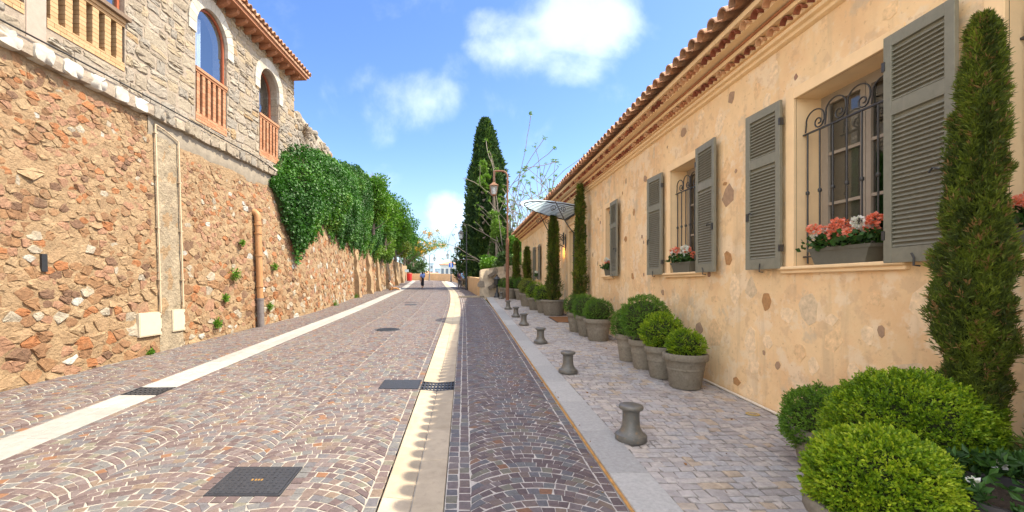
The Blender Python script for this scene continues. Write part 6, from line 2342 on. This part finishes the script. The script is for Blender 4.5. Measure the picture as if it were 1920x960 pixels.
leaves_obj('ivy_leaves', P, D, RNG.uniform(.065, .115, n), tone, M['ivy_leaf'], ivy, .9, .18, False)
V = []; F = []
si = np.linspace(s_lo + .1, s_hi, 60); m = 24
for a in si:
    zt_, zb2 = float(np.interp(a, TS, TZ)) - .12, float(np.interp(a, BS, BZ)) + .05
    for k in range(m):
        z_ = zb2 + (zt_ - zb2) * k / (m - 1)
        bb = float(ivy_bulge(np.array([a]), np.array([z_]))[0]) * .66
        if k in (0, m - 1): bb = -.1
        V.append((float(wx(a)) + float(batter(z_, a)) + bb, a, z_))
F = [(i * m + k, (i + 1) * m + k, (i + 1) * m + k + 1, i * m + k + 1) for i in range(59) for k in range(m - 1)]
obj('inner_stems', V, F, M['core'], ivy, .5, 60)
# bank of earth behind so that the crown has body
GL = 'trees and shrubs along the top of the left wall'
def left_tree(u, v_top, v_bot, y, R_, label, mat, seed, n_leaf=5000, n_clump=18, size=.2, name='bushy_tree', group=GL, dy=0):
    x = (u - U0) / F_PX * y
    zt_, zb2 = CH - (v_top - V0) / F_PX * y, CH - (v_bot - V0) / F_PX * y
    return bush_tree(name, label, 'tree', (x, y, zb2), zt_ - zb2, R_, n_clump, n_leaf, size, mat, seed, group, .12, cr=.58)


left_tree(700, 312, 440, 29, 1.1, 'dense green bush at the high end of the ivy', 'tree_leaf', 131, 6000)
left_tree(722, 352, 470, 35, 1.5, 'deep green tree on the wall just beyond the ivy', 'tree_leaf', 132, 9000, 24)
left_tree(742, 372, 490, 40, 1.6, 'tall leafy tree at the middle of the wall top', 'tree_leaf', 133, 9000, 24)
left_tree(716, 430, 492, 36, 1.0, 'yellow green bush hanging low over the buttresses', 'light_leaf', 134, 4500)
left_tree(758, 400, 498, 48, 1.7, 'dark leafy tree behind the orange flowering shrub', 'ivy_leaf', 135, 7000, 20)
left_tree(750, 440, 500, 46, 1.2, 'olive green bush under the trees at the wall end', 'cypress_leaf', 136, 5000)
left_tree(775, 435, 500, 56, 1.2, 'small dark bush at the far end of the left wall', 'ivy_leaf', 137, 3500)
# orange flowering shrub reaching into the sky
x0 = (765 - U0) / F_PX * 50
t = thing('flowering_shrub', 'airy shrub with orange flowers leaning into the sky at the wall end', 'shrub', (x0, 50, 4.0), GL)
rng = np.random.default_rng(141)
mb = MB(); tips = []
for k in range(26):
    a = rng.uniform(-.9, 1.1)
    p = np.array([x0, 50, 4.0]); d = unit(np.array([math.sin(a) * .9, rng.normal() * .3, 1.0]))
    P = [p]
    for q in range(6):
        d = unit(d + np.array([.10, 0, -.09]) + rng.normal(size=3) * .09)
        P.append(P[-1] + d * rng.uniform(.7, 1.0)); tips.append(P[-1].copy())
    mb.tube([tuple(v_) for v_ in P], list(np.linspace(.04, .012, 7)), 5)
mb.build('branches', M['bark'], t, 60)
tips = np.array(tips)
clump_crown(t, tips, .42, 5200, .17, M['tree_leaf'], 142, 'foliage', .4)
hi = tips[tips[:, 2] > 5.2]
clump_crown(t, hi[rng.integers(0, len(hi), 46)] + rng.normal(size=(46, 3)) * .2, .17, 1500, .15, M['orange_flower'], 143, 'orange_flowers', .7)
t = thing('flowering_shrub', 'clump of orange yellow flowers hanging over the middle of the left wall', 'shrub', ((697 - U0) / F_PX * 33, 33, 4.6), GL)
c = np.array([(697 - U0) / F_PX * 33, 33, CH - (470 - V0) / F_PX * 33])
clump_crown(t, c + RNG.normal(size=(9, 3)) * np.array([.4, .4, .25]), .45, 1500, .15, M['light_leaf'], 144, 'foliage')
clump_crown(t, c + RNG.normal(size=(9, 3)) * np.array([.35, .3, .15]), .16, 420, .13, M['orange_flower'], 145, 'orange_flowers', .7)
# palm fronds poking out at the end
t = thing('palm', 'few drooping palm fronds poking out at the end of the left wall', 'palm', ((770 - U0) / F_PX * 55, 55, 4.4), GL)
b0_ = np.array([(768 - U0) / F_PX * 55, 55, 4.4])
mb = MB(); mb.tube([tuple(b0_), tuple(b0_ + [0, 0, 2.6])], [.16, .12], 8); mb.build('trunk', M['bark'], t, 60)
for k in range(9):
    a = k * .7
    P = [b0_ + np.array([0, 0, 2.6])]; d = unit(np.array([math.cos(a), math.sin(a) * .6, 1.1]))
    for q in range(8):
        d = unit(d + np.array([0, 0, -.22])); P.append(P[-1] + d * .32)
    P = np.array(P)
    B = []; D = []
    for q in range(1, 9):
        tan = unit(P[q] - P[q - 1]); side = unit(np.cross(tan, [0, 0, 1]))
        for e in range(5):
            for sg in (-1, 1):
                B.append(P[q - 1] + (P[q] - P[q - 1]) * e / 5); D.append(unit(side * sg + tan * .5 + np.array([0, 0, -.35])))
    m2 = MB(); m2.tube([tuple(v_) for v_ in P], list(np.linspace(.03, .01, 9)), 5)
    fr = m2.build('frond', M['tree_leaf'], t)
    leaves_obj('leaflets', np.array(B), np.array(D), .5, RNG.random(len(B)), M['tree_leaf'], fr, .12, .1, False)
# dry bush by the ruin and on the ivy crest
for (u, v_, y, r_, lab, sd) in ((566, 238, 17.5, .32, 'dry twiggy tuft on the broken wall top beside the stone house', 151), (703, 338, 30, .7, 'grey dry bush caught in the crest of the ivy', 152)):
    c = np.array([(u - U0) / F_PX * y, y, CH - (v_ - V0) / F_PX * y])
    t = thing('dry_bush', lab, 'bush', tuple(c - [0, 0, r_]), GL)
    n = 700
    d = unit(RNG.normal(size=(n, 3)) + np.array([0, 0, .5]))
    leaves_obj('twigs', c - np.array([0, 0, r_ * .7]) + d * RNG.random((n, 1)) * r_ * .5, d, RNG.uniform(.3, 1.0, n) * r_ * 1.3, RNG.random(n), M['dry'], t, .04, .05, False)
# weeds growing out of the left wall
for (u, v_, r_, lab) in ((438, 515, .17, 'leafy weed sprouting from the rubble wall just left of the orange pipe'), (420, 558, .10, 'small weed low in the rubble wall left of the orange pipe'),
                       (404, 606, .14, 'weed at the foot of the rubble wall near the meter doors'), (513, 500, .11, 'round weed in the wall right of the orange pipe'),
                       (452, 456, .09, 'drooping weed high up beside the orange pipe'), (503, 575, .13, 'tall weed low in the wall right of the orange pipe'), (278, 662, .08, 'tiny weed at the pavement edge under the meter door'),
                       (625, 590, .22, 'weeds at the foot of the first big buttress'), (665, 568, .25, 'green clump at the foot of the far buttresses')):
    k = (u - U0) / F_PX
    yy = np.linspace(6, 40, 4000); y = float(np.interp(u, U0 + (wx(yy) + .0) / yy * F_PX, yy))
    c = np.array([float(wx(y)) + .02, y, max(CH - (v_ - V0) / F_PX * y, float(g(y)) + .03)])
    t = thing('wall_weed', lab, 'weed', tuple(c), 'weeds on the left wall')
    n = int(260 * (r_ / .12))
    d = unit(RNG.normal(size=(n, 3)) * np.array([.7, 1, 1]) + np.array([.6, 0, -.1]))
    B = c + d * (RNG.random((n, 1)) * r_)
    leaves_obj('leaves', B, unit(d + RNG.normal(size=(n, 3)) * .6), RNG.uniform(.03, .065, n), RNG.random(n), M['tree_leaf'], t, .6, .2, False)

# ================================================================== FAR TOWN
def far_building(label, x0, x1, y0, y1, z0, z1, mat, floors, cols, roofm, win_h=1.5, win_w=1.1, hip=1.2, name='apartment_building', flat=False, top_m=1.2):
    t = thing(name, label, 'building', ((x0 + x1) / 2, y0, z0))
    mb = MB(); mb.box((x0, y0, z0), (x1, y1, z1)); mb.build('wall', mat, t)
    if flat:
        mb = MB(); mb.box((x0 - .2, y0 - .2, z1 + .01), (x1 + .2, y1 + .2, z1 + .4)); mb.build('roof', mat, t)
    else:
        mb = MB(); o = .5
        mb.add([(x0 - o, y0 - o, z1 + .01), (x1 + o, y0 - o, z1 + .01), (x1 + o, y1 + o, z1 + .01), (x0 - o, y1 + o, z1 + .01), (x0 + hip * 2, (y0 + y1) / 2, z1 + hip), (x1 - hip * 2, (y0 + y1) / 2, z1 + hip)],
               [(0, 1, 5, 4), (1, 2, 5), (2, 3, 4, 5), (3, 0, 4), (3, 2, 1, 0)])
        mb.build('roof', roofm, t)
    fh = 3.0
    for f in range(floors):
        zc = z1 - top_m - f * fh - win_h
        for c in range(cols):
            xc = x0 + (x1 - x0) * (c + .5) / cols
            w = MB(); w.box((xc - win_w / 2 - .12, y0 - .06, zc - .12), (xc + win_w / 2 + .12, y0 - .003, zc + win_h + .12))
            fr = w.build('window', M['white_petal'], t)
            p = MB(); p.box((xc - win_w / 2, y0 - .08, zc), (xc + win_w / 2, y0 - .062, zc + win_h)); p.build('pane', pmat_far, fr)
    return t


pmat_far = pmat('far_window_glass', [(0, (.12, .16, .21))], rough=.2, na=0, bump=0, spec=.6)
fw = pmat('pale_blue_white_render', [(0, (.58, .60, .62))], rough=.9, na=.05, bump=0)
fo = pmat('pale_ochre_render', [(0, (.66, .54, .38))], rough=.9, na=.05, bump=0)
fb = pmat('hazy_blue_render', [(0, (.42, .52, .62))], rough=.9, na=.05, bump=0)
ft = pmat('far_terracotta_roof', [(0, (.46, .24, .15))], rough=.9, na=.15, bump=0)
far_building('pale apartment house with three columns of windows and a terracotta roof', -7.1, -1.9, 130, 140, -9, 7.6, fw, 4, 4, ft, 1.6, .8)
far_building('ochre block joined to the right of the pale apartment house', -1.7, 4.2, 128, 139, -9, 7.4, fo, 3, 2, ft, 1.4, .8)
far_building('thin blue white tower far off in the town', -19.6, -17.6, 250, 258, -10, 13.4, fb, 3, 1, ft, flat=True)
far_building('low blue white block far off in the town', -17.3, -7.5, 260, 270, -10, 10.6, fb, 3, 4, ft, flat=True)
far_building('small house with a terracotta roof behind the far parapet', -10.0, -4.5, 100, 107, -4, 3.6, fo, 1, 2, ft, 1.2, .9, .9, 'small_house')
far_building('white cottage roofline right of the double lamp', -14.5, -11.2, 150, 157, -9, 5.4, fw, 1, 2, ft, 1.2, .9, 1.0, 'small_house')
GF = 'round trees beyond the far parapet'
for (x, y, H, R_, lab, sd) in ((-9.2, 82, 7.0, 2.9, 'round dark tree beyond the parapet at the far left', 161), (-12.2, 86, 6.2, 2.4, 'smaller dark tree touching the end of the left wall', 162),
                         (-6.6, 92, 4.6, 1.6, 'low tree just left of the double lamp', 163), (-4.2, 96, 4.2, 1.5, 'olive bush before the far terracotta roof', 164), (2.2, 75, 4.6, 1.6, 'green tree at the foot of the ochre block', 165)):
    bush_tree('round_tree', lab, 'tree', (x, y, float(np.interp(y, [74, 80, 95, 130], [2, 1.0, -1, -2]))), H, R_, 20, 3600, .34, 'far_leaf', sd, GF, .2)
# hills of the far shore low on the horizon
V = []; F = []
for i in range(60):
    a = -1.3 + 2.6 * i / 59
    h = 20 + 22 * mnoise.noise((a * 5, 0, 2)) + 8 * mnoise.noise((a * 17, 1, 2))
    V += [(2200 * math.sin(a), 2200 * math.cos(a), -40), (2250 * math.sin(a), 2250 * math.cos(a), h), (2500 * math.sin(a), 2500 * math.cos(a), -40)]
F = [(3 * i + k, 3 * i + 3 + k, 3 * i + 4 + k, 3 * i + 1 + k) for i in range(59) for k in (0, 1)]
struct(obj('hills', V, F, pmat('blue_hills', [(0, (.22, .30, .36))], rough=1, na=.1, bump=0)))

# fallen leaves blown along the kerb and the wall foot
n = 260
yy = RNG.uniform(2.6, 24, n) ; side = RNG.random(n)
xx = np.where(side < .45, 1.20 + RNG.normal(0, .05, n), np.where(side < .75, 3.62 - np.abs(RNG.normal(0, .12, n)), RNG.uniform(1.7, 3.6, n)))
zz = g(yy) + np.where(xx > 1.24, .042, .006)
D = RNG.normal(size=(n, 3)) * np.array([1, 1, .12])
fl = leaves_obj('fallen_leaves', np.stack([xx, yy, zz + .004], 1), unit(D), RNG.uniform(.018, .05, n), RNG.random(n), pmat('dead_leaf', [(0, (.16, .075, .03)), (.6, (.26, .13, .05)), (1, (.30, .24, .06))], rough=.8, na=0, bump=0), None, .5, .3, True, True)

# ---- red bin and notice at the far end of the left wall
y = 63.0; x = float(wx(y)) + .55; z = float(g(y))
t = thing('litter_bin', 'bright red bin standing at the far end of the left wall', 'bin', (x, y, z))
mb = MB(); mb.lathe([(.34, 0), (.36, .05), (.38, .95), (.40, .97), (.40, 1.02)], (x, y, z), 14); mb.build('body', pmat('red_bin_paint', [(0, (.62, .03, .03))], rough=.45, na=.05, bump=0), t, 40)
mb = MB(); mb.lathe([(.41, 1.022), (.38, 1.10), (.2, 1.16), (.01, 1.17)], (x, y, z), 14); mb.build('lid', M['red_wood'], t, 40)
t = thing('notice_board', 'small pale blue notice on the wall above the red bin', 'sign', (x - .55, y - 3, z + 1.6))
mb = MB(); mb.box((x - .75, y - 1.2, z + 1.22), (x + .05, y - 1.14, z + 1.58)); mb.build('panel', pmat('pale_blue_panel', [(0, (.50, .65, .72))], rough=.6, na=0, bump=0), t)
mb = MB(); mb.tube([(x - .35, y - 1.1, z), (x - .35, y - 1.1, z + 1.6)], .03, 6); mb.build('post', M['grey_iron'], t)

# ================================================================== PEOPLE
SKIN = pmat('skin', [(0, (.45, .25, .17))], rough=.6, na=0, bump=0)
BLK = pmat('black_cloth', [(0, (.015, .015, .02))], rough=.9, na=0, bump=0)
BLUE = pmat('blue_shirt', [(0, (.18, .28, .62))], rough=.9, na=.05, bump=0)
SKY_ = pmat('light_blue_shirt', [(0, (.33, .50, .72))], rough=.9, na=.05, bump=0)
PURP = pmat('purple_top', [(0, (.10, .05, .09))], rough=.9, na=.05, bump=0)
GREYT = pmat('grey_trousers', [(0, (.13, .115, .12))], rough=.9, na=.05, bump=0)
KHAK = pmat('khaki_trousers', [(0, (.26, .21, .15))], rough=.9, na=.05, bump=0)
HAIR = pmat('dark_hair', [(0, (.02, .014, .01))], rough=.7, na=.1, bump=0)
HAIRG = pmat('grey_green_hat', [(0, (.24, .27, .16))], rough=.9, na=.1, bump=0)
WHT = pmat('white_shoe', [(0, (.75, .74, .72))], rough=.6, na=0, bump=0)


def skinned(name, V, E, Rr, mat, parent, sub=1):
    me = bpy.data.meshes.new(name)
    me.from_pydata([tuple(v_) for v_ in V], E, [])
    tmp = bpy.data.objects.new(name, me); COL.objects.link(tmp)
    tmp.modifiers.new('skin', 'SKIN')
    sv_ = me.skin_vertices[0].data
    for i, r_ in enumerate(Rr):
        sv_[i].radius = (r_, r_) if not hasattr(r_, '__len__') else r_
    sv_[0].use_root = True
    s_ = tmp.modifiers.new('sub', 'SUBSURF'); s_.levels = sub; s_.render_levels = sub
    dg = bpy.context.evaluated_depsgraph_get()
    m2 = bpy.data.meshes.new_from_object(tmp.evaluated_get(dg))
    bpy.data.objects.remove(tmp)
    m2.materials.clear(); m2.materials.append(mat)
    m2.polygons.foreach_set('use_smooth', np.ones(len(m2.polygons), bool))
    o = link(name, m2, parent)
    return o


def person(label, loc, yaw, H, pose, clothes, group=None):
    """pose: dict of joints in units of height (x right, y forward, z up)"""
    t = thing('person', label, 'person', loc, group)
    t.rotation_euler = (0, 0, yaw)
    J = dict(pelvis=(0, 0, .53), waist=(0, 0, .60), chest=(0, .005, .74), neck=(0, 0, .825), head=(0, .01, .875), crown=(0, .005, .955), nose=(0, .062, .895),
             shL=(-.105, 0, .80), elL=(-.125, -.01, .625), haL=(-.125, .03, .485), shR=(.105, 0, .80), elR=(.125, -.01, .625), haR=(.125, .03, .485),
             hipL=(-.055, 0, .51), knL=(-.06, .02, .28), anL=(-.06, -.01, .045), toL=(-.065, .085, .02), hipR=(.055, 0, .51), knR=(.06, .02, .28), anR=(.06, -.01, .045), toR=(.065, .085, .02))
    J.update(pose)
    rad = dict(pelvis=(.085, .06), waist=(.075, .052), chest=(.09, .058), neck=.03, head=.052, crown=.038, nose=.012, shL=.042, elL=.028, haL=.020, shR=.042, elR=.028, haR=.020,
               hipL=.06, knL=.04, anL=.025, toL=.02, hipR=.06, knR=.04, anR=.025, toR=.02)
    names = list(J)
    V = [Vector(J[k]) * H for k in names]; Rr = [tuple(q * H for q in rad[k]) if hasattr(rad[k], '__len__') else rad[k] * H for k in names]
    E = [(names.index(a), names.index(b)) for a, b in (('pelvis', 'waist'), ('waist', 'chest'), ('chest', 'neck'), ('neck', 'head'), ('head', 'crown'), ('head', 'nose'), ('chest', 'shL'), ('shL', 'elL'), ('elL', 'haL'), ('chest', 'shR'), ('shR', 'elR'), ('elR', 'haR'),
                                                       ('pelvis', 'hipL'), ('hipL', 'knL'), ('knL', 'anL'), ('anL', 'toL'), ('pelvis', 'hipR'), ('hipR', 'knR'), ('knR', 'anR'), ('anR', 'toR'))]
    for sd in 'LR':      # five fingers to each hand
        h = Vector(J['ha' + sd]); e = Vector(J['el' + sd]); d = (h - e).normalized()
        sx = -1 if sd == 'R' else 1
        w = d.cross(Vector((0, 1, .2))).normalized()
        hi = names.index('ha' + sd)
        for k, L in enumerate((.045, .05, .052, .048, .04)):
            off = w * (.012 * (k - 2)) * sx
            tip = h + d * (L if k else .028) + off * 1.6 + (w * -.02 * sx if k == 0 else Vector((0, .008, 0)))
            V.append(tip * H); Rr.append(.0055 * H); E.append((hi, len(V) - 1))
    skinned('body', V, E, Rr, SKIN, t)
    for nm, js, rs, m in clothes(J):
        Vc = [Vector(j) * H for j in js[0]]; 
        skinned(nm, Vc, js[1], [tuple(q * H for q in r_) if hasattr(r_, '__len__') else r_ * H for r_ in rs], m, t)
    mb = MB()
    for sx in (-1, 1):
        mb.lathe([(.001, -.006 * H), (.006 * H, 0), (.001, .006 * H)], ((J['head'][0] + sx * .02) * H, (J['head'][1] + .05) * H, (J['head'][2] + .03) * H), 6)
    mb.build('eyes', BLK, t, None, True)
    return t


def shirt(J, m, long_=True, name='shirt'):
    js = [J['waist'], J['chest'], J['shL'], J['elL'], J['shR'], J['elR'], (J['pelvis'][0], J['pelvis'][1], J['pelvis'][2] - .01)]
    return (name, (js, [(0, 1), (1, 2), (2, 3), (1, 4), (4, 5), (0, 6)]), [(.086, .062), (.10, .066), .05, .036, .05, .036, (.095, .07)], m)


def trousers(J, m):
    js = [J['pelvis'], J['hipL'], J['knL'], J['anL'], J['hipR'], J['knR'], J['anR']]
    return ('trousers', (js, [(0, 1), (1, 2), (2, 3), (0, 4), (4, 5), (5, 6)]), [(.09, .066), .068, .05, .038, .068, .05, .038], m)


def hair(J, m, down=0.0, name='hair'):
    h = Vector(J['head']); c = Vector(J['crown'])
    js = [c + Vector((0, -.012, -.012)), h + Vector((0, -.03, .02))]
    E = [(0, 1)]; rs = [.046, .048]
    if down:
        js.append(h + Vector((0, -.045, -down))); E.append((1, 2)); rs.append(.04)
    return (name, (js, E), rs, m)


def shoes(J, m):
    return [('shoe', ([J['an' + s], J['to' + s]], [(0, 1)]), [.032, .026], m) for s in 'LR']


# woman in a long black skirt and blue top, seen from the side
wl = (-3.80, 40.0, float(g(40)))
person('woman with long dark hair, blue jacket and ankle length black dress crossing the road', wl, R(25), 1.6,
       dict(anL=(-.04, -.06, .05), toL=(-.045, .03, .02), anR=(.05, .05, .045), toR=(.055, .14, .02), elR=(.14, .06, .64), haR=(.10, .18, .68)),
       lambda J: [('dress', ([J['chest'], J['waist'], J['pelvis'], (0, 0, .3), (0, .0, .1)], [(0, 1), (1, 2), (2, 3), (3, 4)]), [(.098, .066), (.086, .066), (.098, .08), (.10, .09), (.115, .105)], BLK),
                  ('jacket', ([(.02, -.01, .55), (.02, -.008, .70), J['shL'], J['elL'], J['shR'], J['elR'], (.02, -.005, .79)], [(0, 1), (1, 6), (6, 2), (2, 3), (6, 4), (4, 5)]), [(.098, .08), (.10, .078), .054, .04, .054, .04, (.08, .06)], BLUE),
                  hair(J, HAIR, .14)] + shoes(J, WHT))
person('person in a dark purple top and grey trousers standing by the ochre parapet', (-.42, 39.4, float(g(39.4))), R(-10), 1.62,
       dict(elL=(-.15, .03, .63), haL=(-.20, .09, .52)), lambda J: [shirt(J, PURP, name='top'), trousers(J, GREYT), hair(J, HAIR, .05)] + shoes(J, BLK))
p2 = person('person in a light blue shirt, khaki trousers and hat with a dark shoulder strap', (-.08, 39.2, float(g(39.2))), R(8), 1.66,
       dict(), lambda J: [shirt(J, SKY_), trousers(J, KHAK), hair(J, HAIRG, 0, 'hat'), ('bag_strap', ([(-.09, -.06, .80), (0, -.078, .70), (.10, -.05, .56)], [(0, 1), (1, 2)]), [.012, .012, .012], BLK)] + shoes(J, BLK))
# someone sitting on the ground against the wall
sy = 36.2; sx = float(wx(sy)) + .75
person('dark haired person sitting on the pavement against the left wall with legs stretched out', (sx, sy, float(g(sy)) - .02), R(-65), 1.62,
       dict(pelvis=(0, 0, .075), waist=(0, -.02, .15), chest=(0, -.05, .29), neck=(0, -.05, .375), head=(0, -.035, .425), crown=(0, -.035, .505), nose=(0, .02, .44), shL=(-.105, -.05, .35), elL=(-.14, .02, .2), haL=(-.09, .13, .14), shR=(.105, -.05, .35), elR=(.14, .02, .2), haR=(.09, .13, .14),
            hipL=(-.055, .02, .07), knL=(-.07, .24, .12), anL=(-.06, .47, .04), toL=(-.06, .50, .10), hipR=(.055, .02, .07), knR=(.07, .24, .12), anR=(.06, .47, .04), toR=(.06, .50, .10)),
       lambda J: [shirt(J, pmat('cream_top', [(0, (.55, .45, .34))], rough=.9, na=0, bump=0), name='top'), trousers(J, pmat('orange_trousers', [(0, (.40, .20, .08))], rough=.9, na=0, bump=0)), hair(J, HAIR, .04)] + shoes(J, WHT))
